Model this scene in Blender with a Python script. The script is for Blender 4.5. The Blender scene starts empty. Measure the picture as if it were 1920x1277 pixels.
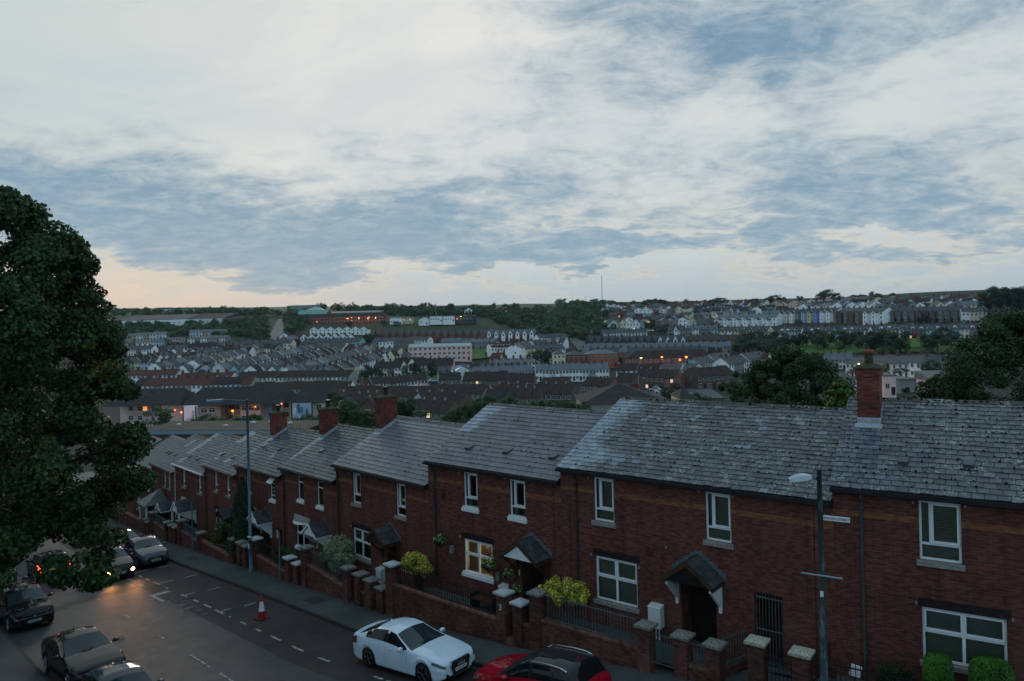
import bpy, math, random
import numpy as np
from mathutils import Vector, Matrix
C = bpy.context.scene.collection
SC = bpy.context.scene
R_ = math.radians
# ---------------------------------------------------------------- camera
F = 1370.0; ROLL = .025; CX, CY = 960.0, 603.0     # focal length in photo pixels, roll, principal point
cam = bpy.data.cameras.new('camera'); co = bpy.data.objects.new('camera', cam); C.objects.link(co)
cam.sensor_width = 36; cam.lens = F / 1920 * 36; cam.clip_end = 20000; cam.clip_start = .2
cam.shift_y = -(638.5 - CY) / 1920
co.matrix_world = Matrix.Rotation(ROLL, 4, 'Y') @ Matrix.Rotation(R_(90), 4, 'X')
SC.camera = co
SC.view_settings.view_transform = 'Standard'; SC.view_settings.look = 'None'
SC.view_settings.exposure = 0; SC.view_settings.gamma = 1
SC.cycles.max_bounces = 6; SC.cycles.diffuse_bounces = 2; SC.cycles.glossy_bounces = 3
SC.cycles.transparent_max_bounces = 12; SC.cycles.volume_bounces = 0
SC.cycles.use_adaptive_sampling = True; SC.cycles.sample_clamp_indirect = 4
# ---------------------------------------------------------------- world: dusk sky, clouds laid out by direction
SUN_EL, SUN_AZ = 4.0, -18.0          # degrees; azimuth left of the view direction
W = bpy.data.worlds.new('World'); SC.world = W; W.use_nodes = True
nt = W.node_tree; nt.nodes.clear()
class NG:
    """tiny helper for building node graphs"""
    def __init__(s, nt): s.nt = nt
    def n(s, typ, **kw):
        x = s.nt.nodes.new(typ)
        for k, v in kw.items(): setattr(x, k, v)
        return x
    def put(s, sock, v):
        if isinstance(v, bpy.types.NodeSocket): s.nt.links.new(v, sock)
        elif v is not None: sock.default_value = v
    def m(s, op, a, b=None, c=None, clamp=False):
        x = s.n('ShaderNodeMath', operation=op, use_clamp=clamp)
        s.put(x.inputs[0], a); s.put(x.inputs[1], b)
        if c is not None: s.put(x.inputs[2], c)
        return x.outputs[0]
    def vm(s, op, a, b=None, sc=None):
        x = s.n('ShaderNodeVectorMath', operation=op)
        s.put(x.inputs[0], a); s.put(x.inputs[1], b)
        if sc is not None: s.put(x.inputs['Scale'], sc)
        return x.outputs[1] if op in ('DOT_PRODUCT', 'LENGTH') else x.outputs[0]
    def comb(s, x=0., y=0., z=0.):
        c = s.n('ShaderNodeCombineXYZ'); s.put(c.inputs[0], x); s.put(c.inputs[1], y); s.put(c.inputs[2], z); return c.outputs[0]
    def sep(s, v):
        c = s.n('ShaderNodeSeparateXYZ'); s.put(c.inputs[0], v); return c.outputs
    def noise(s, v, scale=1., detail=4., rough=.55, dist=0., dim='3D'):
        x = s.n('ShaderNodeTexNoise', noise_dimensions=dim); s.put(x.inputs['Vector'], v)
        x.inputs['Scale'].default_value = scale; x.inputs['Detail'].default_value = detail
        x.inputs['Roughness'].default_value = rough; x.inputs['Distortion'].default_value = dist
        return x.outputs[0]
    def ramp(s, f, stops, interp='LINEAR'):
        x = s.n('ShaderNodeValToRGB'); s.put(x.inputs[0], f); x.color_ramp.interpolation = interp
        el = x.color_ramp.elements
        while len(el) < len(stops): el.new(.5)
        for e, (p, c) in zip(el, stops):
            e.position = p; e.color = (*c, 1) if len(c) == 3 else c
        return x.outputs[0]
    def mix(s, f, a, b, blend='MIX'):
        x = s.n('ShaderNodeMix', data_type='RGBA', blend_type=blend)
        s.put(x.inputs[0], f)
        for i, v in ((6, a), (7, b)):
            s.put(x.inputs[i], (*v, 1) if isinstance(v, tuple) and len(v) == 3 else v)
        return x.outputs[2]
    def rng(s, v, a, b, c=0., d=1., smooth=True):
        x = s.n('ShaderNodeMapRange', interpolation_type='SMOOTHSTEP' if smooth else 'LINEAR')
        s.put(x.inputs[0], v)
        for i, q in enumerate((a, b, c, d)): s.put(x.inputs[i + 1], q)
        return x.outputs[0]
g = NG(nt)
dirv = g.n('ShaderNodeTexCoord').outputs['Generated']
dx, dy, dz = g.sep(dirv)
az = g.m('MULTIPLY', g.m('ARCTAN2', dx, dy), 57.2958)
el = g.m('MULTIPLY', g.m('ARCSINE', dz), 57.2958)
# cloud deck mapping: direction projected on a high plane, so clouds flatten towards the horizon
zz = g.m('ADD', g.m('MAXIMUM', dz, 0.), .21)
cp = g.comb(g.m('DIVIDE', dx, zz), g.m('DIVIDE', dy, zz), 0.)
warp = g.noise(cp, .9, 5, .6)
warp2 = g.noise(g.vm('ADD', cp, (7.3, 2.1, 0)), .9, 5, .6)
az_w = g.m('ADD', az, g.m('MULTIPLY', g.m('SUBTRACT', warp, .5), 26.))
el_w = g.m('ADD', el, g.m('MULTIPLY', g.m('SUBTRACT', warp2, .5), 13.))
def blob(a, e, sa, se, amp):
    q = g.m('ADD', g.m('POWER', g.m('DIVIDE', g.m('SUBTRACT', az_w, a), sa), 2.), g.m('POWER', g.m('DIVIDE', g.m('SUBTRACT', el_w, e), se), 2.))
    return g.m('MULTIPLY', g.m('EXPONENT', g.m('MULTIPLY', q, -1.)), amp)
def pae(px, py):
    c, s = math.cos(ROLL), math.sin(ROLL)
    u = (px - CX) * c - (py - CY) * s; v = (px - CX) * s + (py - CY) * c
    return math.degrees(math.atan2(u, F)), math.degrees(math.atan2(-v, math.hypot(u, F)))
def blobpx(px, py, wx, wy, amp):
    a, e = pae(px, py); a2, e2 = pae(px + wx, py); _, e3 = pae(px, py - wy)
    return blob(a, e, abs(a2 - a), abs(e3 - e), amp)
bias = None
for t in [(350, 430, 600, 85, .52), (120, 370, 300, 55, .28), (700, 400, 320, 80, .28), (1370, 105, 260, 100, .68), (1080, 190, 130, 60, .22),
          (1560, 330, 360, 85, .50), (1800, 400, 200, 70, .30), (1830, 60, 150, 60, .28), (980, 460, 560, 50, .46), (1000, 345, 160, 55, .25), (1150, 20, 260, 40, .22), (1500, 470, 380, 55, .35),
          (150, 120, 420, 130, -.45), (640, 140, 330, 130, -.50), (850, 330, 120, 30, -.1), (1750, 150, 150, 35, -.32), (1400, 235, 160, 30, -.22),
          (1080, 505, 220, 14, -.55), (1650, 455, 120, 14, -.55), (1200, 418, 160, 10, -.35), (1880, 340, 90, 30, -.25), (300, 535, 330, 16, -.25)]:
    b = blobpx(*t); bias = b if bias is None else g.m('ADD', bias, b)
n1 = g.noise(cp, 1.9, 9, .60, .6)
n2 = g.noise(g.vm('MULTIPLY', cp, (1.0, 1.25, 1)), 6.0, 7, .66, .6)
n1 = g.rng(n1, .30, .70, 0., 1., False); n2 = g.rng(n2, .28, .72, 0., 1., False)
n3 = g.rng(g.noise(g.vm('MULTIPLY', cp, (1.0, 1.1, 1)), 17.0, 6, .7, .4), .3, .7, 0., 1., False)
dens = g.m('ADD', g.m('ADD', g.m('ADD', g.m('MULTIPLY', n1, .55), g.m('MULTIPLY', n2, .42)), g.m('MULTIPLY', n3, .11)), g.m('ADD', bias, -.27))
cm = g.rng(dens, .12, 1.02)
# colours (linear)
sky_hi = g.mix(g.rng(az, -40., 25.), (.64, .72, .70), (.72, .77, .77))
core = g.m('EXPONENT', g.m('MULTIPLY', g.m('ADD', g.m('POWER', g.m('DIVIDE', g.m('SUBTRACT', az, -6.), 20.), 2.), g.m('POWER', g.m('DIVIDE', g.m('SUBTRACT', el, 16.), 13.), 2.)), -1.))
sky_hi = g.mix(core, sky_hi, (.92, .90, .86))
sky_lo = g.mix(g.rng(az, -30., -2.), (.90, .70, .54), (.54, .63, .68))
clear = g.mix(g.rng(el, 1.5, 7.5), sky_lo, sky_hi)
soft = g.rng(g.noise(g.vm('ADD', cp, (3.1, 9.2, 0)), 1.1, 6, .62, .8), .38, .68)
clear = g.mix(g.m('MULTIPLY', soft, .42), clear, (.50, .62, .68))
cl_dark = g.mix(g.rng(el, 0., 24.), (.29, .43, .545), (.20, .335, .465))
cl_dark = g.mix(g.m('MULTIPLY', g.rng(g.m('ADD', g.m('MULTIPLY', n2, .6), g.m('MULTIPLY', n3, .4)), .75, .25), .50), cl_dark, (.44, .55, .63))
cloud = g.mix(cm, clear, cl_dark)
# warm lit edges low down, near where the sun went
edge = g.m('MULTIPLY', g.m('MULTIPLY', g.rng(cm, .05, .3), g.rng(cm, .75, .35)), g.rng(el, 12., 4.))
cloud = g.mix(g.m('MULTIPLY', edge, .34), cloud, (.98, .84, .62))
low = g.rng(el, 3.2, .3)
cloud = g.mix(g.m('MULTIPLY', low, .7), cloud, g.mix(g.rng(az, -34., -2.), (.85, .66, .54), (.46, .56, .64)))
# overhead and behind the viewer the evening sky is bluer, brightened to light facades
back = g.rng(dy, .45, -.4)
up = g.rng(dz, .45, .9)
dim = g.m('MAXIMUM', back, up)
skyc = g.mix(dim, cloud, (.45, .665, .82))
nish = g.n('ShaderNodeTexSky', sky_type='NISHITA'); nish.sun_disc = False; nish.dust_density = .3
nish.sun_elevation = R_(SUN_EL); nish.sun_rotation = R_(SUN_AZ)
bg1 = g.n('ShaderNodeBackground'); g.put(bg1.inputs[0], nish.outputs[0]); bg1.inputs[1].default_value = .05
bg2 = g.n('ShaderNodeBackground'); g.put(bg2.inputs[0], skyc); bg2.inputs[1].default_value = .95
ad = g.n('ShaderNodeMixShader'); ad.inputs[0].default_value = .93; nt.links.new(bg1.outputs[0], ad.inputs[1]); nt.links.new(bg2.outputs[0], ad.inputs[2])
wo = g.n('ShaderNodeOutputWorld'); nt.links.new(ad.outputs[0], wo.inputs[0])
W.cycles.sampling_method = 'MANUAL'; W.cycles.sample_map_resolution = 512
sl = bpy.data.lights.new('sun', 'SUN'); sl.energy = .5; sl.angle = R_(14); sl.color = (1, .86, .72)
so = bpy.data.objects.new('sun', sl); C.objects.link(so)
sd = Vector((math.sin(R_(SUN_AZ)) * math.cos(R_(SUN_EL + 6)), math.cos(R_(SUN_AZ)) * math.cos(R_(SUN_EL + 6)), math.sin(R_(SUN_EL + 6))))
so.rotation_euler = sd.to_track_quat('Z', 'Y').to_euler()

# ---------------------------------------------------------------- helpers
def lv(px, py):
    c, s = math.cos(ROLL), math.sin(ROLL)
    return (px - CX) * c - (py - CY) * s, (px - CX) * s + (py - CY) * c
def at(px, py, D):
    u, v = lv(px, py); return Vector((u / F * D, D, -v / F * D))
def tag(o, label=None, cat=None, group=None, kind=None):
    if label: o['label'] = label
    if cat: o['category'] = cat
    if group: o['group'] = group
    if kind: o['kind'] = kind
    return o
def link(o, parent=None):
    C.objects.link(o)
    if parent is not None: o.parent = parent
    return o
def empty(name, loc=(0, 0, 0), rz=0., label=None, cat=None, group=None, scale=1.):
    o = bpy.data.objects.new(name, None); C.objects.link(o); o.location = loc; o.rotation_euler = (0, 0, rz)
    o.scale = (scale,) * 3; o.empty_display_size = .2
    return tag(o, label, cat, group)
class MB:
    def __init__(s): s.v = []; s.f = []; s.mi = []; s.col = []
    def face(s, pts, mi=0, col=None):
        b = len(s.v); s.v += [tuple(p) for p in pts]; s.f.append(tuple(range(b, b + len(pts)))); s.mi.append(mi); s.col.append(col)
    def box(s, x0, x1, y0, y1, z0, z1, mi=0, M=None, col=None):
        b = len(s.v)
        P = [(x0, y0, z0), (x1, y0, z0), (x1, y1, z0), (x0, y1, z0), (x0, y0, z1), (x1, y0, z1), (x1, y1, z1), (x0, y1, z1)]
        if M is not None: P = [tuple(M @ Vector(p)) for p in P]
        s.v += P
        for q in ((0, 3, 2, 1), (4, 5, 6, 7), (0, 1, 5, 4), (1, 2, 6, 5), (2, 3, 7, 6), (3, 0, 4, 7)):
            s.f.append(tuple(b + i for i in q)); s.mi.append(mi); s.col.append(col)
    def hexa(s, P, mi=0, col=None):          # 8 points: bottom ring, top ring
        b = len(s.v); s.v += [tuple(p) for p in P]
        for q in ((0, 3, 2, 1), (4, 5, 6, 7), (0, 1, 5, 4), (1, 2, 6, 5), (2, 3, 7, 6), (3, 0, 4, 7)):
            s.f.append(tuple(b + i for i in q)); s.mi.append(mi); s.col.append(col)
    def tube(s, pts, r, n=8, mi=0, caps=True):
        pts = [Vector(p) for p in pts]; rs = r if isinstance(r, (list, tuple)) else [r] * len(pts); rings = []
        for i, p in enumerate(pts):
            d = (pts[min(i + 1, len(pts) - 1)] - pts[max(i - 1, 0)]).normalized()
            a = Vector((0, 0, 1)) if abs(d.z) < .9 else Vector((1, 0, 0))
            u = d.cross(a).normalized(); w = d.cross(u); b = len(s.v); rings.append(b)
            for k in range(n):
                t = 2 * math.pi * k / n; s.v.append(tuple(p + (u * math.cos(t) + w * math.sin(t)) * rs[i]))
        for a, b in zip(rings, rings[1:]):
            for k in range(n):
                k2 = (k + 1) % n; s.f.append((a + k, a + k2, b + k2, b + k)); s.mi.append(mi); s.col.append(None)
        if caps:
            s.f.append(tuple(rings[0] + k for k in range(n))); s.f.append(tuple(rings[-1] + k for k in reversed(range(n)))); s.mi += [mi, mi]; s.col += [None, None]
    def lathe(s, prof, axis_o, ax, n=16, mi=0):
        """prof: list of (r, h) along axis ax from axis_o"""
        o = Vector(axis_o); d = Vector(ax).normalized(); a = Vector((0, 0, 1)) if abs(d.z) < .9 else Vector((1, 0, 0))
        u = d.cross(a).normalized(); w = d.cross(u); rings = []
        for r, h in prof:
            rings.append(len(s.v))
            for k in range(n):
                t = 2 * math.pi * k / n; s.v.append(tuple(o + d * h + (u * math.cos(t) + w * math.sin(t)) * r))
        for a_, b_ in zip(rings, rings[1:]):
            for k in range(n):
                k2 = (k + 1) % n; s.f.append((a_ + k, a_ + k2, b_ + k2, b_ + k)); s.mi.append(mi); s.col.append(None)
        s.f.append(tuple(rings[0] + k for k in range(n))); s.f.append(tuple(rings[-1] + k for k in reversed(range(n)))); s.mi += [mi, mi]; s.col += [None, None]
    def mesh(s, name, mats, smooth=False, cols=False):
        me = bpy.data.meshes.new(name); me.from_pydata(s.v, [], s.f)
        for m in (mats if isinstance(mats, (list, tuple)) else [mats]): me.materials.append(m)
        me.polygons.foreach_set('material_index', s.mi)
        if smooth: me.polygons.foreach_set('use_smooth', [True] * len(s.f))
        if cols:
            a = me.color_attributes.new('Col', 'FLOAT_COLOR', 'CORNER'); d = []
            for f, c in zip(s.f, s.col):
                c = c or (1, 1, 1); d += [c[0], c[1], c[2], 1] * len(f)
            a.data.foreach_set('color', d)
        me.update(); return me
    def build(s, name, mats, parent=None, smooth=False, cols=False):
        return link(bpy.data.objects.new(name, s.mesh(name, mats, smooth, cols)), parent)

# ---------------------------------------------------------------- materials
MT = {}
def mat(name, fn):
    if name in MT: return MT[name]
    m = bpy.data.materials.new(name); m.use_nodes = True; t = m.node_tree; t.nodes.clear()
    gg = NG(t); out = gg.n('ShaderNodeOutputMaterial'); sh = fn(gg)
    t.links.new(sh, out.inputs[0]); MT[name] = m; return m
def pr(gg, col, rough=.6, metal=0., bump=None, bs=.3, spec=.15, emis=None, es=0., coat=0., alpha=None):
    p = gg.n('ShaderNodeBsdfPrincipled')
    gg.put(p.inputs['Base Color'], (*col, 1) if isinstance(col, tuple) and len(col) == 3 else col)
    gg.put(p.inputs['Roughness'], rough); p.inputs['Metallic'].default_value = metal; p.inputs['Specular IOR Level'].default_value = spec
    if coat: p.inputs['Coat Weight'].default_value = coat; p.inputs['Coat Roughness'].default_value = .04
    if bump is not None:
        b = gg.n('ShaderNodeBump'); b.inputs['Strength'].default_value = bs; b.inputs['Distance'].default_value = .02; gg.put(b.inputs['Height'], bump)
        gg.nt.links.new(b.outputs[0], p.inputs['Normal'])
    if emis is not None: gg.put(p.inputs['Emission Color'], (*emis, 1)); p.inputs['Emission Strength'].default_value = es
    return p.outputs[0]
def obc(gg): return gg.n('ShaderNodeTexCoord').outputs['Object']
def plain(name, col, rough=.6, var=.12, scale=3., metal=0., spec=.18):
    def fn(gg):
        n = gg.noise(obc(gg), scale, 4, .6); k = gg.rng(n, .3, .7, 1 - var, 1 + var, False)
        c = gg.vm('SCALE', col, None, k); return pr(gg, c, rough, metal, spec=spec)
    return mat(name, fn)
def brick(name, c1, c2, mort, bw=.225, bh=.075, band=False, dirt=.3):
    def fn(gg):
        x, y, z = gg.sep(obc(gg)); v = gg.comb(gg.m('ADD', x, y), z, 0.)
        b = gg.n('ShaderNodeTexBrick'); gg.put(b.inputs['Vector'], v)
        b.inputs['Scale'].default_value = 1; b.inputs['Brick Width'].default_value = bw; b.inputs['Row Height'].default_value = bh
        b.inputs['Mortar Size'].default_value = .011; b.inputs['Mortar Smooth'].default_value = .3
        b.inputs['Color1'].default_value = (*c1, 1); b.inputs['Color2'].default_value = (*c2, 1); b.inputs['Mortar'].default_value = (*mort, 1)
        n = gg.noise(obc(gg), .8, 5, .6); k = gg.rng(n, .3, .7, 1 - dirt, 1 + dirt, False); k = gg.m('MULTIPLY', k, gg.rng(gg.n('ShaderNodeObjectInfo').outputs['Random'], 0., 1., .80, 1.08, False))
        n2 = gg.noise(gg.comb(gg.m('MULTIPLY', gg.m('ADD', x, y), 4.4), gg.m('MULTIPLY', z, 13.3), 0.), 1., 0, .5)
        k2 = gg.rng(n2, .35, .65, .76, 1.2, False)
        col = gg.vm('SCALE', b.outputs[0], None, gg.m('MULTIPLY', k, k2))
        if band:   # buff string course two bricks high under the eaves
            f = gg.m('MULTIPLY', gg.m('GREATER_THAN', z, 4.20), gg.m('LESS_THAN', z, 4.35))
            col = gg.mix(gg.m('MULTIPLY', f, .42), col, gg.vm('SCALE', (.30, .125, .055), None, k2))
            st = gg.rng(gg.noise(gg.comb(gg.m('MULTIPLY', gg.m('ADD', x, y), 2.2), gg.m('MULTIPLY', z, .22), 0.), 1., 5, .7), .5, .72, 1., .62); col = gg.vm('SCALE', col, None, st)   # damp runs down the wall
            rp = gg.rng(gg.noise(obc(gg), .45, 2, .5), .60, .64, 0., .22); col = gg.mix(rp, col, (.13, .075, .06))   # repointed areas
        spot = gg.rng(gg.noise(obc(gg), 6., 3, .7), .70, .80, 0, .35)
        col = gg.mix(spot, col, (.22, .17, .15))
        return pr(gg, col, .85, bump=b.outputs[1], bs=-.25)
    return mat(name, fn)
M_brick = brick('house_brick', (.168, .047, .034), (.112, .037, .029), (.12, .072, .060), band=True, dirt=.22)
M_wallbrick = brick('garden_brick', (.145, .050, .037), (.08, .034, .028), (.085, .056, .046), dirt=.55)
M_chim = brick('chimney_brick', (.20, .045, .032), (.11, .032, .027), (.10, .06, .05))
M_soldier = brick('soldier_brick', (.040, .026, .026), (.028, .021, .021), (.016, .014, .014), bw=.075, bh=.23)
M_coping = brick('coping_brick', (.24, .11, .08), (.15, .072, .055), (.06, .045, .04), bw=.08, bh=.3)
def slate_fn(base, lich, rough=.5):
    def fn(gg):
        a = gg.n('ShaderNodeAttribute', attribute_name='Col').outputs['Color']
        p = obc(gg)
        n = gg.noise(p, 9., 6, .65); k = gg.rng(n, .3, .7, .7, 1.25, False)
        c = gg.vm('SCALE', gg.vm('MULTIPLY', a, base), None, k)
        l1 = gg.noise(p, 14., 5, .75); l2 = gg.noise(gg.vm('ADD', p, (5, 3, 1)), 2.2, 4, .7)
        th = gg.m('SUBTRACT', .69, gg.m('MULTIPLY', gg.rng(l2, .35, .65), .19 * lich))
        m = gg.m('MULTIPLY', gg.rng(gg.m('SUBTRACT', l1, th), 0., .05), min(1, lich))
        c = gg.mix(gg.m('MULTIPLY', m, .8), c, (.34, .37, .35))
        m2 = gg.m('MULTIPLY', gg.rng(gg.noise(p, 5., 6, .8), .56, .66), .75 * min(1, lich))
        c = gg.mix(m2, c, (.035, .032, .02))
        return pr(gg, c, rough, bump=n, bs=.25, spec=.32)
    return fn
M_slate_old = mat('weathered_slate', slate_fn((.084, .094, .100), 1.0))
M_slate_mid = mat('slate', slate_fn((.086, .094, .100), .9))
M_slate_new = mat('clean_slate', slate_fn((.145, .152, .165), .25, .48))
M_slate_dark = mat('porch_slate', slate_fn((.05, .052, .058), .25))
M_ribtile = mat('ribbed_roof_tile', slate_fn((.085, .09, .10), .2))
M_white = plain('white_paint', (.70, .72, .73), .45, .08)
M_upvc = plain('window_frame_plastic', (.72, .75, .78), .35, .04)
M_stone = plain('concrete_cill', (.25, .235, .22), .85, .35, 12)
M_capst = plain('pillar_capstone', (.17, .165, .15), .9, .5, 14)
M_capwh = plain('painted_capstone', (.40, .43, .45), .6, .15, 9)
M_caplich = plain('lichen_capstone', (.36, .35, .29), .9, .6, 22)
M_black = plain('black_metal', (.018, .019, .021), .45, .2)
M_pipe = plain('dark_downpipe', (.030, .036, .042), .4, .2)
M_pipeb = plain('grey_downpipe', (.055, .068, .08), .4, .2)
M_rail = plain('railing_metal', (.085, .10, .11), .5, .3)
M_railblue = plain('blue_grey_railing', (.10, .14, .17), .5, .2)
M_leadd = plain('dark_lead_flashing', (.10, .13, .15), .5, .35, 10)
M_lead = plain('lead_flashing', (.30, .33, .36), .45, .35, 10)
M_moss = plain('moss', (.022, .016, .008), .95, .5, 20)
M_wood = plain('brown_timber', (.06, .03, .018), .6, .3)
M_darkdoor = plain('dark_door', (.016, .015, .016), .4, .3)
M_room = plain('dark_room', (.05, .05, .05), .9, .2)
M_curtain = plain('curtain', (.30, .32, .33), .9, .2)
M_blind = plain('venetian_blind', (.36, .38, .32), .6, .1)
M_galv = plain('galvanised_steel', (.22, .27, .31), .45, .25, 5)
M_plastic = plain('meter_box_plastic', (.60, .62, .62), .5, .06)
M_soil = plain('garden_soil', (.03, .025, .02), .95, .4)
M_bark = plain('bark', (.035, .028, .022), .95, .4, 8)
M_redpot = plain('terracotta', (.22, .05, .03), .7, .2)
def glass_fn(gg):
    fr = gg.n('ShaderNodeFresnel'); fr.inputs[0].default_value = 1.55
    tr = gg.n('ShaderNodeBsdfTransparent'); tr.inputs[0].default_value = (.80, .85, .84, 1)
    gl = gg.n('ShaderNodeBsdfGlossy'); gl.inputs[1].default_value = .03
    mx = gg.n('ShaderNodeMixShader'); gg.put(mx.inputs[0], gg.m('ADD', gg.m('MULTIPLY', fr.outputs[0], 1.4), .05, clamp=True))
    gg.nt.links.new(tr.outputs[0], mx.inputs[1]); gg.nt.links.new(gl.outputs[0], mx.inputs[2]); return mx.outputs[0]
M_glass = mat('window_glass', glass_fn)
M_farglass = mat('far_window_glass', lambda gg: pr(gg, (.025, .03, .035), .12, spec=.8))
M_farlit = mat('lit_window', lambda gg: pr(gg, (.3, .15, .05), .5, emis=(1., .33, .10), es=1.1))
M_farlity = mat('lit_window_pale', lambda gg: pr(gg, (.3, .2, .1), .5, emis=(1., .72, .42), es=.9))
def asphalt(name, base, spec, tint=(1, 1, 1), patches=None):
    def fn(gg):
        p = obc(gg); n = gg.noise(p, 60., 3, .8); n2 = gg.noise(p, .35, 5, .6); n3 = gg.noise(p, 2.2, 4, .65)
        k = gg.m('MULTIPLY', gg.rng(n, .3, .7, .55, 1.5, False), gg.m('MULTIPLY', gg.rng(n2, .3, .7, .62, 1.4, False), gg.rng(n3, .3, .7, .8, 1.2, False)))
        c = gg.vm('SCALE', tuple(base[i] * tint[i] for i in range(3)), None, k)
        return pr(gg, c, gg.rng(n3, .3, .7, spec, spec + .15, False), bump=n, bs=.8, spec=.22)
    return mat(name, fn)
M_road = asphalt('road_asphalt', (.033, .040, .045), .46)
M_bay = asphalt('parking_asphalt', (.030, .027, .027), .62)
M_trench = asphalt('trench_patch', (.018, .019, .020), .5)
M_pave = asphalt('pavement_concrete', (.052, .060, .062), .72)
M_slabs = asphalt('paving_slabs', (.07, .08, .08), .7)
M_kerb = asphalt('kerb_stone', (.034, .034, .033), .7)
M_line = plain('road_marking', (.26, .28, .28), .8, .6, 9)
M_faint = plain('faded_road_marking', (.12, .13, .13), .8, .6, 14)
def leaf_fn(col, hue=.25):
    def fn(gg):
        a = gg.n('ShaderNodeAttribute', attribute_name='Col').outputs['Color']
        c = gg.vm('MULTIPLY', a, col)
        d = gg.n('ShaderNodeBsdfPrincipled'); gg.put(d.inputs['Base Color'], c); d.inputs['Roughness'].default_value = .5; d.inputs['Specular IOR Level'].default_value = .22
        t = gg.n('ShaderNodeBsdfTranslucent'); gg.put(t.inputs[0], c)
        mx = gg.n('ShaderNodeMixShader'); mx.inputs[0].default_value = .22
        gg.nt.links.new(d.outputs[0], mx.inputs[1]); gg.nt.links.new(t.outputs[0], mx.inputs[2]); return mx.outputs[0]
    return fn
M_leaf = mat('broad_leaves', leaf_fn((.024, .056, .018)))
M_leafd = mat('dark_leaves', leaf_fn((.026, .052, .030)))
M_leaff = mat('far_foliage', leaf_fn((.042, .098, .038)))
M_leafg = mat('light_green_leaves', leaf_fn((.075, .13, .03)))
M_leafy = mat('yellow_leaves', leaf_fn((.72, .62, .08)))
M_leafv = mat('variegated_leaves', leaf_fn((.24, .32, .17)))
M_hedge = mat('clipped_hedge_leaves', leaf_fn((.055, .17, .02)))

# ---------------------------------------------------------------- leafy crowns
def leaf_mesh(name, P, N, size, mats, rng, cols, shape=4, flat=.35):
    """P: n x 3 leaf centres, N: n x 3 preferred normals; one small polygon each"""
    n = len(P); N = N + rng.normal(0, flat, (n, 3)); N /= np.linalg.norm(N, axis=1)[:, None] + 1e-9
    A = rng.normal(0, 1, (n, 3)); U = np.cross(N, A); U /= np.linalg.norm(U, axis=1)[:, None] + 1e-9; V = np.cross(N, U)
    s = (size * rng.uniform(.7, 1.3, n))[:, None]
    if shape == 4: tpl = [(-.5, 0, 0), (0, -.36, .06), (.5, 0, -.04), (0, .36, .06)]
    else: tpl = [(-.5, 0, 0), (-.12, -.42, .05), (.22, -.46, -.03), (.55, 0, -.06), (.22, .46, -.03), (-.12, .42, .05)]
    k = len(tpl); VV = np.zeros((n, k, 3))
    for i, (a, b, c) in enumerate(tpl): VV[:, i] = P + U * (a * s) + V * (b * s) + N * (c * s)
    me = bpy.data.meshes.new(name); me.vertices.add(n * k); me.loops.add(n * k); me.polygons.add(n)
    me.vertices.foreach_set('co', VV.reshape(-1)); me.loops.foreach_set('vertex_index', np.arange(n * k, dtype=np.int32))
    me.polygons.foreach_set('loop_start', np.arange(0, n * k, k, dtype=np.int32))
    me.update(calc_edges=True)
    at_ = me.color_attributes.new('Col', 'FLOAT_COLOR', 'CORNER')
    cc = np.ones((n, k, 4)); cc[:, :, :3] = cols[:, None, :]; at_.data.foreach_set('color', cc.reshape(-1))
    me.materials.append(mats); return me
def clump_pts(centres, radii, per, rng, squash=.8, shell=.5):
    n = len(centres) * per; c = np.repeat(centres, per, 0); r = np.repeat(radii, per)
    d = rng.normal(0, 1, (n, 3)); d /= np.linalg.norm(d, axis=1)[:, None]
    rr = r * (shell + (1 - shell) * rng.random(n)) ** .6
    P = c + d * rr[:, None] * np.array([1, 1, squash]); return P, d
def leafcols(n, rng, var=.35, rust=0., blk=None):
    b = rng.uniform(1 - var, 1 + var, n)[:, None]; c = np.ones((n, 3)) * b
    c[:, 0] *= rng.uniform(.7, 1.4, n); 
    m = rng.random(n) < rust; c[m] = c[m] * np.array([2.6, 1.05, .6])
    return c
def ellipsoid_clumps(rx, ry, rz, zc, ncl, rng, inner=.55):
    d = rng.normal(0, 1, (ncl, 3)); d /= np.linalg.norm(d, axis=1)[:, None]
    rr = inner + (1 - inner) * rng.random(ncl) ** .5
    rr *= rng.uniform(.82, 1.08, ncl)
    P = d * rr[:, None] * np.array([rx, ry, rz]); P[:, 2] += zc; return P
def trunk_mesh(name, h, r, limbs, rng, mat_=None, spread=1.5, top=.75):
    m = MB(); m.tube([(0, 0, 0), (.04 * h * rng.normal(0, .3), 0, h * .35), (0, .03 * h * rng.normal(0, .4), h * top)], [r, r * .8, r * .25], 8)
    for i in range(limbs):
        a = rng.uniform(0, 6.28); z = h * rng.uniform(.28, .6); e = Vector((math.cos(a) * spread, math.sin(a) * spread, z + h * rng.uniform(.12, .3)))
        m.tube([(0, 0, z), tuple(Vector((0, 0, z)).lerp(e, .5) + Vector((0, 0, .1 * h))), tuple(e)], [r * .45, r * .3, r * .1], 6)
    return m.mesh(name, mat_ or M_bark, True)
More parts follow.
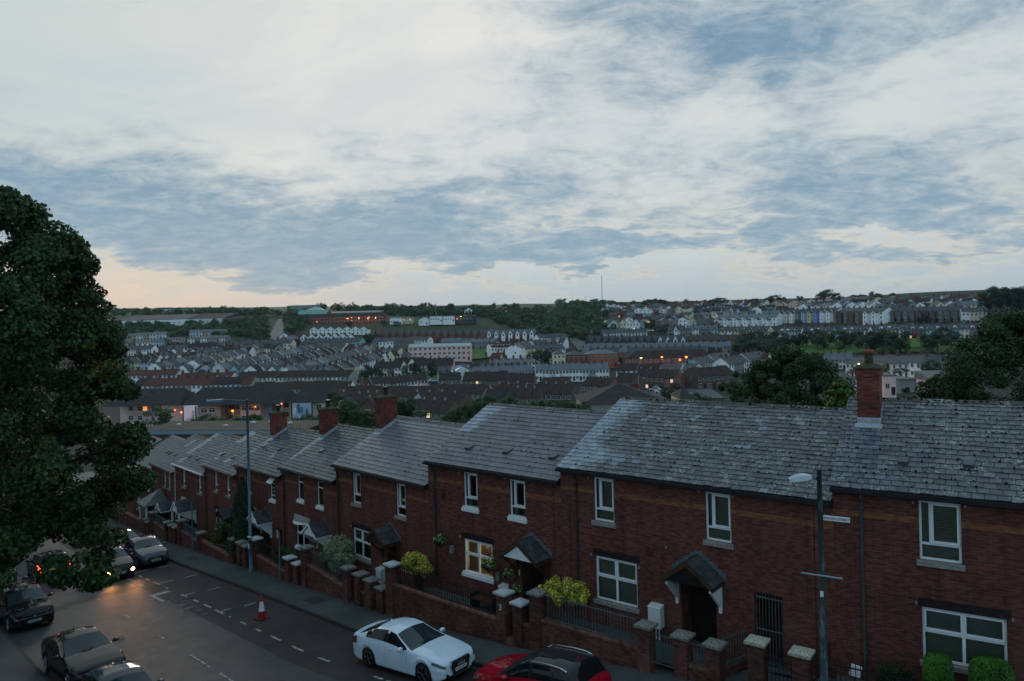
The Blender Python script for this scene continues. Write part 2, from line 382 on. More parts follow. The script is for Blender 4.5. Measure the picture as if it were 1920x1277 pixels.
# ================================================================ the street (S along the facades, o = metres in front of them)
FV = [(-26.8, 53.89), (-23.29, 49.9), (-19.45, 45.74), (-16.04, 41.97), (-12.18, 38.02), (-8.4, 34.1), (-3.49, 29.07), (1.51, 24.8), (8.36, 19.35)]
SV = [-40.63, -35.31, -29.65, -24.57, -19.05, -13.6, -6.57, 0., 8.76]
AN = [math.atan2(b[1] - a[1], b[0] - a[0]) for a, b in zip(FV, FV[1:])]
def sbase(S):
    if S < SV[0]: a = R_(-49.5); return FV[0][0] + math.cos(a) * (S - SV[0]), FV[0][1] + math.sin(a) * (S - SV[0]), a
    for i in range(8):
        if S <= SV[i + 1]:
            a = AN[i]; f = S - SV[i]; return FV[i][0] + math.cos(a) * f, FV[i][1] + math.sin(a) * f, a
    a = R_(-31.4); f = S - SV[8]; return FV[8][0] + math.cos(a) * f, FV[8][1] + math.sin(a) * f, a
def sang(S): return sum(sbase(S - 3.5 + .5 * i)[2] for i in range(15)) / 15
def XY(S, o):
    x, y, _ = sbase(S); a = sang(S); return x + math.sin(a) * o, y - math.cos(a) * o
ZPT = [(-110, -20.5), (-80, -18), (-60, -16.1), (-41, -14.3), (-27, -13.0), (-16, -12.05), (-7.7, -11.42), (-1.6, -10.87), (3.8, -10.25), (8.8, -9.8), (14, -9.4), (40, -7.4)]
def zp(S): return float(np.interp(S, [a for a, _ in ZPT], [b for _, b in ZPT]))
def SP(S, o, dz=0.): x, y = XY(S, o); return (x, y, zp(S) + dz)
def strip(name, o0, o1, z0, z1, m, S0=-100, S1=34, st=1.5, no=2, kind='structure', jit=0, thick=0):
    """a sheet running along the street between offsets o0..o1"""
    mb = MB(); n = int((S1 - S0) / st); rows = []
    for i in range(n + 1):
        S = S0 + (S1 - S0) * i / n; r = []
        for j in range(no + 1):
            t = j / no; zz = (z0(S) if callable(z0) else zp(S) + z0) * (1 - t) + (z1(S) if callable(z1) else zp(S) + z1) * t
            x, y = XY(S, o0 + (o1 - o0) * t); r.append(len(mb.v)); mb.v.append((x, y, zz))
        rows.append(r)
    for a, b in zip(rows, rows[1:]):
        for j in range(no): mb.f.append((a[j], a[j + 1], b[j + 1], b[j])); mb.mi.append(0); mb.col.append(None)
    return tag(mb.build(name, m, smooth=True), kind=kind)
RD = -.12
strip('road', 5.95, 11.95, RD, RD, M_road)
strip('parking_lane', 3.0, 5.97, RD + .004, RD + .004, M_bay)
strip('pavement', 1.2, 3.02, .01, 0., M_pave)
strip('kerb', 2.98, 3.10, .004, .004, M_kerb); strip('kerb', 3.10, 3.12, .004, -.2, M_kerb, no=1)
strip('kerb', 11.92, 12.04, .004, .004, M_kerb); strip('kerb', 11.92, 11.90, .004, -.2, M_kerb, no=1)
strip('pavement', 12.03, 14.6, 0., .03, M_pave)
M_bankg = mat('grass_bank', lambda gg: pr(gg, gg.ramp(gg.noise(obc(gg), 1.5, 6, .7), [(.3, (.02, .03, .012)), (.7, (.045, .055, .02))]), .95))
strip('ground_bank', 14.58, 18, .03, 1.6, M_bankg); strip('ground_bank', 18, 30, 1.6, lambda S: min(zp(S) + 7.0, -3.), M_bankg, no=4)
strip('ground_yard', -16, .3, -.4, .12, M_slabs, no=4); strip('ground_yard', -16, -40, -.4, lambda S: -22., M_bankg, no=4)

# road markings, each a thin sheet 4 mm proud
def quadS(pts, dz=RD + .012): return [SP(s, o, dz) for s, o in pts]
def mark(name, quads, m=M_line, dz=RD + .012):
    mb = MB(); rs = random.Random(len(quads) * 7 + int(quads[0][0][0] * 10))
    for q in quads: mb.face(quadS(q, dz))
    return mb.build(name, m)
def rect(s0, s1, o0, o1): return [(s0, o0), (s0, o1), (s1, o1), (s1, o0)]
def worn(s0, s1, o0, o1, seed, cell=.16, keep=.7):
    rs = random.Random(seed); q = []; n = max(1, int((s1 - s0) / cell)); 
    for i in range(n):
        a = s0 + (s1 - s0) * i / n; b = s0 + (s1 - s0) * (i + 1) / n
        if rs.random() < keep:
            q.append([(a, o0 + rs.uniform(0, .03)), (a, o1 - rs.uniform(0, .03)), (b, o1 - rs.uniform(0, .03)), (b, o0 + rs.uniform(0, .03))])
    return q or [rect(s0, s1, o0, o1)]
k = 0
for i, (s0, ln, kp) in enumerate([(-26.9, .55, 1), (-25.9, .5, 1), (-24.9, .5, 1), (-23.8, .5, 1), (-22.7, .9, 1), (-21.3, .65, .9), (-19.0, .8, .95), (-17.4, .7, .8), (-16.2, .75, 1), (-14.95, .9, 1), (-13.5, .45, .6), (-12.4, .5, 1), (-11.0, .55, .6), (-9.8, .75, 1), (-8.2, .75, .95), (-6.6, .75, .95), (-3.6, 1.2, .85), (-1.5, .7, .8)]):
    o = mark('bay_edge_dash', worn(s0, s0 + ln, 5.15, 5.27, i, .12, kp if kp < 1 else 2))
    tag(o, kind='structure')
for s, o0, o1 in [(-25.7, 4.5, 5.2), (-22.1, 4.46, 5.2), (-18.6, 4.7, 5.35), (-14.5, 4.7, 5.3), (-22.0, 3.33, 3.95), (-18.35, 3.62, 4.22), (-14.3, 3.7, 4.22), (-25.6, 3.4, 4.1)]:
    tag(mark('bay_end_line', [rect(s - .05, s + .05, o0, o1)]), kind='structure')
for i, (s0, ln) in enumerate([(-22.2, .5), (-18.0, .6), (-13.9, .7), (-10.6, 1.7), (-8.3, 1.6), (-5, 1.6)]):
    tag(mark('centre_line_dash', worn(s0, s0 + ln, 7.85, 7.95, 50 + i, .12, .75)), kind='structure')
# worn lettering: stroke remains of the painted words across the lane edge
rs = random.Random(4); q = [rect(-20.3, -19.9, 5.35, 6.2), rect(-19.9, -18.5, 6.08, 6.22)]
for i in range(11):
    s = -18.9 + i * .40
    for j in range(5):
        o = 5.42 + j * .15
        if rs.random() < .72: q.append([(s + rs.uniform(-.03, .03), o), (s + .02, o + rs.uniform(.06, .13)), (s + .10, o + .13), (s + .10, o)])
    if rs.random() < .7: q.append(rect(s, s + rs.uniform(.2, .34), 5.42 + .15 * rs.randint(0, 4), 5.50 + .15 * rs.randint(0, 3) + .1))
tag(mark('worn_road_lettering', q[:2]), kind='structure'); tag(mark('worn_road_lettering', [z_ for i_, z_ in enumerate(q[2:]) if i_ % 3], M_faint), kind='structure')
tag(mark('worn_road_lettering', worn(-24.6, -22.4, 5.7, 5.9, 9, .15, .5) + worn(-24.2, -22.8, 6.0, 6.2, 10, .15, .4)), kind='structure')
tag(mark('trench_patch', [rect(-23.0, -22.2, 5.9, 9.2), rect(-22.6, -21.7, 9.2, 11.8), [(-22.9, 5.3), (-21.9, 5.3), (-22.0, 5.96), (-22.9, 5.96)]], M_trench, RD + .006), kind='structure')
tag(mark('trench_patch', [rect(-9.9, -8.6, 3.15, 4.1), rect(-28, -8.6, 4.12, 4.17)], M_trench, RD + .008), kind='structure')
tag(mark('drain_cover', [rect(-9.3, -8.9, 5.35, 5.7), rect(-18.2, -17.8, 3.2, 3.45), rect(-6.0, -5.6, 6.9, 7.3), rect(-15.2, -14.7, 8.8, 9.2), rect(-24.5, -24.1, 3.2, 3.45)], M_trench, RD + .014), kind='structure')
tag(mark('tarmac_crack', [[(-22 + i * .9, 6.9 + .35 * math.sin(i * 1.7)), (-22 + i * .9, 6.93 + .35 * math.sin(i * 1.7)), (-21.1 + i * .9, 6.93 + .35 * math.sin(i * 1.7 + 1.7)), (-21.1 + i * .9, 6.9 + .35 * math.sin(i * 1.7 + 1.7))] for i in range(0)] + [[(-11.5, 3.3), (-11.5, 3.33), (-12.6, 5.9), (-12.6, 5.87)], [(-6.2, 4.0), (-6.2, 4.03), (-7.5, 5.9), (-7.5, 5.87)]], M_trench, RD + .009), kind='structure')
tag(mark('patched_slab', [rect(-12.4, -11.4, 1.9, 2.5), rect(-26, -25, 2.0, 2.6), rect(-6.2, -4.9, 1.7, 2.7)], M_kerb, .016), kind='structure')

# ================================================================ terraced houses of the street
# key, boundary index or None, eave height, roof run, roof rise, scale
EH = 5.05
class House: pass
HS = {}
def mkhouse(k, i0, eave, run, rise, sc, label, S0=None, L=None, ang=None):
    h = House(); h.k = k; h.S0 = SV[i0] if i0 is not None else S0
    if i0 is not None and i0 < 8: h.L = SV[i0 + 1] - SV[i0]; h.ang = AN[i0]
    else: h.L = L; h.ang = ang
    x, y, _ = sbase(h.S0 + 1e-6); h.P = (x, y); h.eave = eave; h.floor = eave - EH * sc; h.sc = sc; h.run = run / sc; h.rise = rise / sc; h.Ll = h.L / sc
    h.root = empty('terraced_house', (x, y, h.floor), h.ang, label, 'house', 'brick terraced houses stepping down the street', sc)
    HS[k] = h; return h
def wallgrid(mb, x0, x1, z0, z1, holes, y=0., dep=.11):
    xs = sorted({x0, x1, *[a for q in holes for a in q[:2]]}); zs = sorted({z0, z1, *[a for q in holes for a in q[2:]]})
    for a, b in zip(xs, xs[1:]):
        for c, d in zip(zs, zs[1:]):
            mx, mz = (a + b) / 2, (c + d) / 2
            if any(q[0] < mx < q[1] and q[2] < mz < q[3] for q in holes): continue
            mb.face([(a, y, c), (b, y, c), (b, y, d), (a, y, d)])
    for a, b, c, d in holes:
        mb.face([(a, y, c), (a, y, d), (a, y + dep, d), (a, y + dep, c)]); mb.face([(b, y, c), (b, y + dep, c), (b, y + dep, d), (b, y, d)])
        mb.face([(a, y, d), (b, y, d), (b, y + dep, d), (a, y + dep, d)]); mb.face([(a, y, c), (a, y + dep, c), (b, y + dep, c), (b, y, c)])
def window(h, x0, x1, z0, z1, style, sill='stone', blinds=False, curtain=False, fl=False, label=None):
    y = .07; mb = MB(); t = .055
    def bar(a, b, c, d, yy=0., th=.05): mb.box(a, b, y + yy, y + yy + th, c, d)
    bar(x0, x0 + t, z0, z1); bar(x1 - t, x1, z0, z1); bar(x0 + t, x1 - t, z0, z0 + t); bar(x0 + t, x1 - t, z1 - t, z1)
    panes = []
    if style == 'U':
        zt = z0 + .27 * (z1 - z0); xm = x0 + .26 * (x1 - x0)
        bar(x0 + t, x1 - t, zt - .025, zt + .03); bar(xm - .02, xm + .03, zt + .03, z1 - t)
        # opening casement stands proud
        bar(xm + .03, x1 - t + .02, zt + .03, zt + .085, -.025); bar(xm + .03, x1 - t + .02, z1 - t - .05, z1 - t, -.025)
        bar(xm + .03, xm + .08, zt + .085, z1 - t - .05, -.025); bar(x1 - t - .03, x1 - t + .02, zt + .085, z1 - t - .05, -.025)
    elif style == 'T':
        zt = z1 - .26 * (z1 - z0); bar(x0 + t, x1 - t, zt - .03, zt + .03)
    elif style == 'O':     # top light hanging open
        zt = z1 - .26 * (z1 - z0); bar(x0 + t, x1 - t, zt - .03, zt + .03)
        P = [(x0, y - .02, z1 - .02), (x1, y - .02, z1 - .02), (x1, y - .30, zt + .05), (x0, y - .30, zt + .05)]
        mb.hexa([P[3], P[2], P[1], P[0]] + [(p[0], p[1], p[2] + .04) for p in (P[3], P[2], P[1], P[0])])
        zt2 = z0 + .2 * (z1 - z0); bar(x0 + t, x1 - t, zt2 - .02, zt2 + .02); xm = (x0 + x1) / 2
        for q in (.33, .66): bar(x0 + t, x1 - t, zt2 + (zt - zt2) * q, zt2 + (zt - zt2) * q + .015, .02, .02)
        bar(xm - .008, xm + .008, zt2, zt, .02, .02)
    elif style == 'L':
        zt = z0 + .54 * (z1 - z0); xm = (x0 + x1) / 2
        bar(xm - .035, xm + .035, z0 + t, z1 - t); bar(x0 + t, xm - .035, zt - .03, zt + .03); bar(xm + .035, x1 - t, zt - .03, zt + .03)
        for a, b in ((x0 + t - .01, xm - .02), (xm + .02, x1 - t + .01)):
            bar(a, b, zt + .03, zt + .075, -.02); bar(a, b, z1 - t - .04, z1 - t, -.02); bar(a, a + .04, zt + .075, z1 - t - .04, -.02); bar(b - .04, b, zt + .075, z1 - t - .04, -.02)
    w = mb.build('window', M_upvc, h.root)
    if label: w['label'] = label
    gm = MB(); gm.face([(x0 + t, y + .03, z0 + t), (x1 - t, y + .03, z0 + t), (x1 - t, y + .03, z1 - t), (x0 + t, y + .03, z1 - t)]); gm.build('pane', M_glass, w)
    if sill:
        s = MB(); m = M_white if sill == 'white' else M_stone
        s.hexa([(x0 - .07, -.07, z0 - .14), (x1 + .07, -.07, z0 - .14), (x1 + .07, .07, z0 - .14), (x0 - .07, .07, z0 - .14), (x0 - .07, -.07, z0 - .02), (x1 + .07, -.07, z0 - .02), (x1 + .07, .09, z0 + .012), (x0 - .07, .09, z0 + .012)])
        if sill == 'white': s.box(x0 - .05, x1 + .05, -.02, .06, z0 - .003, z0 + .055)
        s.build('sill', m, w)
    if blinds:
        b = MB(); z = z0 + .03
        while z < z1 - .04:
            b.hexa([(x0 + .04, y + .10, z), (x1 - .04, y + .10, z), (x1 - .04, y + .135, z + .022), (x0 + .04, y + .135, z + .022), (x0 + .04, y + .10, z + .004), (x1 - .04, y + .10, z + .004), (x1 - .04, y + .135, z + .026), (x0 + .04, y + .135, z + .026)]); z += .048
        b.build('blind', M_blind, w)
    if curtain:
        c = MB(); n = 6
        for side in (0, 1):
            for i in range(n):
                a = x0 + .06 + i * .03 if side == 0 else x1 - .06 - (i + 1) * .03
                yy = y + .12 + (.02 if i % 2 else 0); c.box(a, a + .03, yy, yy + .02, z0 + .05, z1 - .05)
        c.build('curtain', M_curtain, w)
    return w
def slate_roof(h, kind, colf, m, moss=0, seed=1, parent=None):
    rs = random.Random(seed); L = h.Ll; run, rise = h.run, h.rise; sl = math.hypot(run, rise); c, s = run / sl, rise / sl
    roof = MB()                      # underlay + rear slope
    e = .10; zz = EH
    ov = .16                         # eaves overhang
    def P(x, v, hh): return (x, v * c - hh * s, zz + v * s + hh * c)
    v0 = -ov / c
    roof.hexa([P(-.02, v0, -.10), P(L + .0, v0, -.10), (L, run, zz + rise - .12), (-.02, run, zz + rise - .12), P(-.02, v0, -.004), P(L, v0, -.004), P(L, sl, -.004), P(-.02, sl, -.004)])
    roof.face([(0, run, zz + rise), (L, run, zz + rise), (L, 2 * run + .1, zz - .05), (0, 2 * run + .1, zz - .05)])
    r = roof.build('roof', M_slate_dark, h.root)
    mb = MB(); ex, wd = {'H': (.232, .265), 'R': (.232, .265), 'A': (.27, .34), 'B': (.27, .34)}.get(h.k, (.245, .29)); row = 0; v = v0 - .02
    lift = dict(new=.002, mid=.006, old=.012)[kind]
    while v < sl - .05:
        x = -.04 - (wd / 2 if row % 2 else 0) - rs.uniform(0, .02); ve = min(v + ex + .06, sl + .01)
        while x < L - .02:
            x0 = max(x, -.04); x1 = min(x + wd - .010 - (rs.uniform(0, .008)), L)
            if x1 - x0 > .06:
                j = rs.uniform(-1, 1) * lift; k2 = rs.uniform(-1, 1) * lift; a = .028 + max(0, rs.gauss(0, lift * .7)); b_ = .028 + max(0, rs.gauss(0, lift * .7))
                if rs.random() < (0 if kind == 'new' else .97):
                    vv = v + rs.uniform(-.4, .4) * lift * 3
                else: vv = v
                col = colf((x0 + x1) / 2, v, rs)
                A, B, C_, D = P(x0, vv + j * .5, a), P(x1, vv - j * .5, b_), P(x1, ve, .004), P(x0, ve, .004)
                A2, B2 = P(x0, vv + j * .5, .0), P(x1, vv - j * .5, .0)
                mb.face([A, B, C_, D], 0, col); mb.face([A2, B2, B, A], 0, tuple(q * .9 for q in col)); mb.face([A2, A, D], 0, col); mb.face([B2, C_, B], 0, col)
            x += wd
        v += ex; row += 1
    mb.build('slates', m, r, cols=True)
    # ridge tiles
    rd = MB(); x = 0.
    while x < L:
        x1 = min(x + .45, L); hh = rs.uniform(0, .012)
        for sgn in (-1, 1):
            rd.hexa([(x, run + sgn * .15, zz + rise - .06 + hh), (x1 - .01, run + sgn * .15, zz + rise - .06 + hh), (x1 - .01, run, zz + rise + .0 + hh), (x, run, zz + rise + .0 + hh),
                     (x, run + sgn * .15, zz + rise - .035 + hh), (x1 - .01, run + sgn * .15, zz + rise - .035 + hh), (x1 - .01, run, zz + rise + .04 + hh), (x, run, zz + rise + .04 + hh)], 0, ((.42, .36, .22) if kind == 'old' else (.62, .58, .46)))
        x = x1
    rd.build('ridge_tiles', M_slate_mid if kind != 'old' else M_slate_old, r, cols=True)
    if moss:
        mm = MB()
        for i in range(moss):
            if i < moss * .18: x = rs.uniform(0, L); v = sl - abs(rs.gauss(0, .05)) - .02; q = .03
            else:
                x = rs.uniform(0, L) ** 1.0; v = rs.uniform(0, sl) ** 1.0; q = .02
                v = v0 + ex * round((v - v0) / ex); 
            w_ = rs.uniform(.025, .07) * (1.1 if i < moss * .18 else .62); hh = rs.uniform(.012, .035); p = P(x, v, 0.02)
            mm.lathe([(w_ * .9, 0), (w_, hh * .4), (w_ * .6, hh)], p, (rs.uniform(-.2, .2), -s, c), 5)
        tag(mm.build('moss', M_moss, r, smooth=True), kind='stuff')
    return r, P, sl
def gutter(h, m=M_black):
    mb = MB(); L = h.Ll; mb.box(-.03, L - .0, -.27, -.15, EH - .20, EH - .10); mb.box(0, L, -.15, -.002, EH - .24, EH - .06)
    mb.build('gutter', m, h.root)
def downpipe(h, x, m=M_pipe, z0=.2):
    mb = MB(); mb.tube([(x, -.2, EH - .16), (x, -.2, EH - .30), (x, -.07, EH - .46), (x, -.07, z0)], .035, 8)
    z = EH - .6
    while z > z0 + .2: mb.box(x - .055, x + .055, -.11, 0, z, z + .04); z -= 1.25
    mb.build('downpipe', m, h.root, smooth=False)
M_potol = plain('lichened_pot', (.055, .05, .032), .9, .5, 14)
def chimney(h, x0, x1, w0, w1, ztop, pot=True, potcol=None):
    z0 = EH + h.rise * w0 / h.run - .25; mb = MB(); zt = EH + ztop
    mb.box(x0, x1, w0, w1, z0, zt - .30); mb.box(x0 - .035, x1 + .035, w0 - .035, w1 + .035, zt - .30, zt - .08)
    c = mb.build('chimney', M_chim, h.root)
    m2 = MB(); m2.hexa([(x0 - .08, w0 - .08, zt - .08), (x1 + .08, w0 - .08, zt - .08), (x1 + .08, w1 + .08, zt - .08), (x0 - .08, w1 + .08, zt - .08), (x0 - .08, w0 - .08, zt - .04), (x1 + .08, w0 - .08, zt - .04), (x1 + .08, w1 + .08, zt - .04), (x0 - .08, w1 + .08, zt - .04)])
    m2.hexa([(x0 - .07, w0 - .07, zt - .04), (x1 + .07, w0 - .07, zt - .04), (x1 + .07, w1 + .07, zt - .04), (x0 - .07, w1 + .07, zt - .04), (x0 + .1, w0 + .15, zt + .05), (x1 - .1, w0 + .15, zt + .05), (x1 - .1, w1 - .15, zt + .05), (x0 + .1, w1 - .15, zt + .05)])
    m2.build('chimney_cap', M_potol, c)
    if pot:
        p = MB(); cx, cy = (x0 + x1) / 2, (w0 + w1) / 2
        p.lathe([(.125, 0), (.12, .30), (.14, .31), (.14, .34)], (cx, cy, zt + .02), (0, 0, 1), 14); p.build('chimney_pot', M_black if not potcol else M_potol, c, smooth=False)
        q = MB(); q.lathe([(.15, 0), (.165, .03), (.165, .07), (.12, .10)], (cx, cy, zt + .36), (0, 0, 1), 14); q.build('pot_cap', M_redpot if potcol else M_black, c)
    # lead flashing: front apron and steps up both sides
    f = MB(); zr = lambda w: EH + h.rise * w / h.run
    f.hexa([(x0 - .06, w0 - .20, zr(w0 - .20) + .03), (x1 + .06, w0 - .20, zr(w0 - .20) + .03), (x1 + .06, w0, zr(w0) + .03), (x0 - .06, w0, zr(w0) + .03)] + [(x0 - .06, w0 - .20, zr(w0 - .20) + .04), (x1 + .06, w0 - .20, zr(w0 - .20) + .04), (x1 + .06, w0 - .02, zr(w0) + .05), (x0 - .06, w0 - .02, zr(w0) + .05)])
    f.box(x0 - .012, x1 + .012, w0 - .012, w0, zr(w0) - .02, zr(w0) + .22)
    w = w0
    while w < w1 - .02:
        f.box(x1, x1 + .015, w, min(w + .16, w1), zr(w) - .1, zr(w) + .24); f.box(x0 - .015, x0, w, min(w + .16, w1), zr(w) - .1, zr(w) + .24); w += .16
    f.build('flashing', M_lead, c)
def vent(h, x, w):
    sl = math.hypot(h.run, h.rise); c, s = h.run / sl, h.rise / sl; mb = MB(); v = w / c
    def P(xx, vv, hh): return (xx, vv * c - hh * s, EH + vv * s + hh * c)
    mb.hexa([P(x - .13, v - .16, .02), P(x + .13, v - .16, .02), P(x + .15, v + .24, .02), P(x - .15, v + .24, .02), P(x - .11, v - .14, .12), P(x + .11, v - .14, .12), P(x + .13, v + .20, .05), P(x - .13, v + .20, .05)])
    mb.build('roof_vent', M_pipeb, h.root)
def canopy(h, ax, hw, zr, out, rise, mats, fascia, style='dark', brackets='dark', slats=3):
    """gabled porch canopy: apex line at x=ax, half width hw, ridge height zr"""
    mb = MB(); ze = zr - rise
    for sg in (-1, 1):
        a = (ax, 0, zr); b = (ax + sg * hw, 0, ze); L_ = math.hypot(hw, rise); nx, nz = sg * rise / L_, hw / L_
        mb.hexa([(ax + sg * hw, -out, ze - .0), (ax, -out, zr), (ax, 0, zr), (ax + sg * hw, 0, ze)] + [(ax + sg * hw + nx * .05, -out, ze + nz * .05), (ax, -out, zr + .05), (ax, 0, zr + .05), (ax + sg * hw + nx * .05, 0, ze + nz * .05)])
    cp = mb.build('porch_canopy', M_wood, h.root)
    sm = MB(); rs = random.Random(int(ax * 100)); 
    for sg in (-1, 1):
        L_ = math.hypot(hw, rise); n = max(3, int(L_ / .24)); tx, tz = sg * hw / L_, -rise / L_; nx, nz = sg * rise / L_, hw / L_
        for i in range(n):
            for j in range(int(out / .3) + 1):
                y0 = -out + j * .3 - (.15 if i % 2 else 0); y1 = min(y0 + .29, 0); y0 = max(y0, -out - .03)
                if y1 - y0 < .04: continue
                d0 = L_ * (i + 1) / n + .02; d1 = L_ * i / n; q = rs.uniform(.7, 1.3)
                f = lambda d, y, hh: (ax + tx * d + nx * hh, y, zr + tz * d + nz * hh)
                sm.face([f(d0, y0, .075), f(d0, y1, .075), f(d1, y1, .058), f(d1, y0, .058)], 0, (q, q, q)); sm.face([f(d0, y0, .052), f(d0, y1, .052), f(d0, y1, .075), f(d0, y0, .075)], 0, (q, q, q))
                sm.face([f(d0, y0, .05), f(d0, y0, .075), f(d1, y0, .058), f(d1, y0, .05)], 0, (q, q, q))
    sm.build('canopy_slates', M_slate_dark, cp, cols=True)
    fm = MB(); t = .10                       # barge boards
    for sg in (-1, 1):
        fm.hexa([(ax, -out - .03, zr - t), (ax + sg * (hw + .02), -out - .03, ze - t), (ax + sg * (hw + .02), -out, ze - t), (ax, -out, zr - t), (ax, -out - .03, zr + .045), (ax + sg * (hw + .02), -out - .03, ze + .03), (ax + sg * (hw + .02), -out, ze + .03), (ax, -out, zr + .045)])
        fm.box(*sorted((ax + sg * (hw - .01), ax + sg * (hw + .03))), -out, 0, ze - t, ze - .005)
    fm.build('barge_board', M_white if fascia == 'white' else M_wood, cp)
    if style == 'dark':
        g2 = MB(); g2.hexa([(ax - hw + .03, -out + .02, ze - .02), (ax + hw - .03, -out + .02, ze - .02), (ax + hw - .03, -out + .06, ze - .02), (ax - hw + .03, -out + .06, ze - .02), (ax - .02, -out + .02, zr - .04), (ax + .02, -out + .02, zr - .04), (ax + .02, -out + .06, zr - .04), (ax - .02, -out + .06, zr - .04)]); g2.build('gable_panel', M_darkdoor, cp)
    if style in ('whitegable', 'white'):
        g2 = MB(); i = .17; g2.hexa([(ax - hw + i, -out + .02, ze + .0), (ax + hw - i, -out + .02, ze + .0), (ax + hw - i, -out + .05, ze + .0), (ax - hw + i, -out + .05, ze + .0), (ax - .01, -out + .02, zr - t * 1.3), (ax + .01, -out + .02, zr - t * 1.3), (ax + .01, -out + .05, zr - t * 1.3), (ax - .01, -out + .05, zr - t * 1.3)])
        g2.build('gable_panel', M_white, cp)
    # lead step flashing where it meets the brickwork
    lm = MB(); n = 7
    for sg in (-1, 1):
        for j in range(n):
            x0 = ax + sg * (hw + .06) * j / n; x1 = ax + sg * (hw + .06) * (j + 1) / n; z_ = zr - rise * j / n
            lm.box(*sorted((x0, x1)), -.02, -.001, z_ - rise / n - .02, z_ + .14)
    lm.build('flashing', M_leadd if style != 'white' else M_slate_mid, cp, cols=True)
    if brackets:
        for sg in (-1, 1):
            bm = MB(); x = ax + sg * (hw - .10); x0, x1 = x - .04, x + .04
            bm.box(x0, x1, -.09, -.001, ze - .95, ze - t); bm.box(x0, x1, -out + .1, -.09, ze - t - .07, ze - t)
            if brackets == 'panel': bm.hexa([(x0, -.12, ze - .75), (x1, -.12, ze - .75), (x1, -.09, ze - .75), (x0, -.09, ze - .75), (x0, -out + .12, ze - t - .07), (x1, -out + .12, ze - t - .07), (x1, -.09, ze - t - .07), (x0, -.09, ze - t - .07)])
            else: bm.hexa([(x0, -.14, ze - .70), (x1, -.14, ze - .70), (x1, -.09, ze - .66), (x0, -.09, ze - .66), (x0, -out + .2, ze - t - .07), (x1, -out + .2, ze - t - .07), (x1, -out + .27, ze - t - .07), (x0, -out + .27, ze - t - .07)])
            bm.build('bracket', M_wood if brackets == 'dark' else M_white, cp)
    return cp
def door(h, x0, x1, z1, m, rec=.5):
    mb = MB(); mb.box(x0 + .06, x1 - .06, rec, rec + .05, .02, z1 - .06)
    for a in (.18, .55): mb.box(x0 + .18, x1 - .18, rec - .012, rec, z1 * a - .2, z1 * a + .35)
    d = mb.build('door', m, h.root)
    f = MB(); f.box(x0, x0 + .06, rec - .03, rec + .06, 0, z1); f.box(x1 - .06, x1, rec - .03, rec + .06, 0, z1); f.box(x0 + .06, x1 - .06, rec - .03, rec + .06, z1 - .06, z1); f.build('door_frame', M_wood, d)
    k_ = MB(); k_.lathe([(.02, 0), (.03, .03), (.02, .06)], (x1 - .15, rec - .06, 1.0), (0, 1, 0), 8); k_.build('handle', M_galv, d)
def dome_hood(h, x0, x1, z0):
    mb = MB(); n = 10
    pts = [(x0 + (x1 - x0) * i / n, -.02 - .42 * math.sin(math.pi * i / n)) for i in range(n + 1)]
    for a, b in zip(pts, pts[1:]):
        mb.hexa([(a[0], 0, z0), (b[0], 0, z0), (b[0], b[1], z0), (a[0], a[1], z0), (a[0], 0, z0 + .30), (b[0], 0, z0 + .30), (b[0], b[1] * .82, z0 + .12), (a[0], a[1] * .82, z0 + .12)])
    hd = mb.build('window_hood', M_white, h.root)
    m2 = MB()
    for a, b in zip(pts, pts[1:]): m2.hexa([(a[0], 0, z0 + .31), (b[0], 0, z0 + .31), (b[0], b[1] * .84, z0 + .125), (a[0], a[1] * .84, z0 + .125), (a[0], 0, z0 + .34), (b[0], 0, z0 + .34), (b[0], b[1] * .8, z0 + .15), (a[0], a[1] * .8, z0 + .15)])
    m2.build('lead_covering', M_stone, hd)
def body(h, holes, rec=None, gable=True, back=True):
    """brick shell with openings; rec: dict hole -> recess depth"""
    mb = MB(); L = h.Ll; D = 2 * h.run; zb = -2.2
    flat = [q[:4] for q in holes]
    wallgrid(mb, 0, L, zb, EH, flat, 0, .11)
    for sx in (0, L):
        P = [(sx, 0, zb), (sx, D, zb), (sx, D, EH), (sx, h.run, EH + h.rise - .1), (sx, 0, EH)]
        if sx: P.reverse()
        mb.face(P)
    mb.face([(L, D, zb), (0, D, zb), (0, D, EH), (L, D, EH)])
    w = mb.build('wall', M_brick, h.root)
    # unlit rooms behind the openings
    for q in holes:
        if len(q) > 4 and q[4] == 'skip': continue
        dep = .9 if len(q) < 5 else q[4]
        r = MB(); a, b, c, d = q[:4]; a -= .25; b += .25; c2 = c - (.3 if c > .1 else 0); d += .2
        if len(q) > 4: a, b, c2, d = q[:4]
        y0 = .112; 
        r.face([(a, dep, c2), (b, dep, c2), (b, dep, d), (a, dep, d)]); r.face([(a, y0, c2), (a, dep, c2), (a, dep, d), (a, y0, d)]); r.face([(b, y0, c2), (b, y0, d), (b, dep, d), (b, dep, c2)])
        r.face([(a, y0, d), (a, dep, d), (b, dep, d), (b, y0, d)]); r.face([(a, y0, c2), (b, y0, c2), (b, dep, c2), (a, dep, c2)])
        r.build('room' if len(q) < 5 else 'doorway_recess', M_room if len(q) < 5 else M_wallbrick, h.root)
    return w
def soldier(h, x0, x1, z):
    mb = MB(); mb.box(x0 - .08, x1 + .1, -.006, .02, z, z + .22); mb.build('window_lintel', M_soldier, h.root)
def band_fix(h, x, w=.04):   # vertical movement joint beside the party wall
    mb = MB(); mb.box(x, x + .018, -.004, .01, 0, EH - .3); mb.build('movement_joint', M_black, h.root)
def lamp_brackets(h, pts):
    for x, z in pts:
        mb = MB(); mb.box(x - .022, x + .022, -.07, 0, z - .03, z + .03); mb.tube([(x, -.05, z + .03), (x + .02, -.06, z + .06)], .009, 5); mb.build('cable_clip', M_stone, h.root)

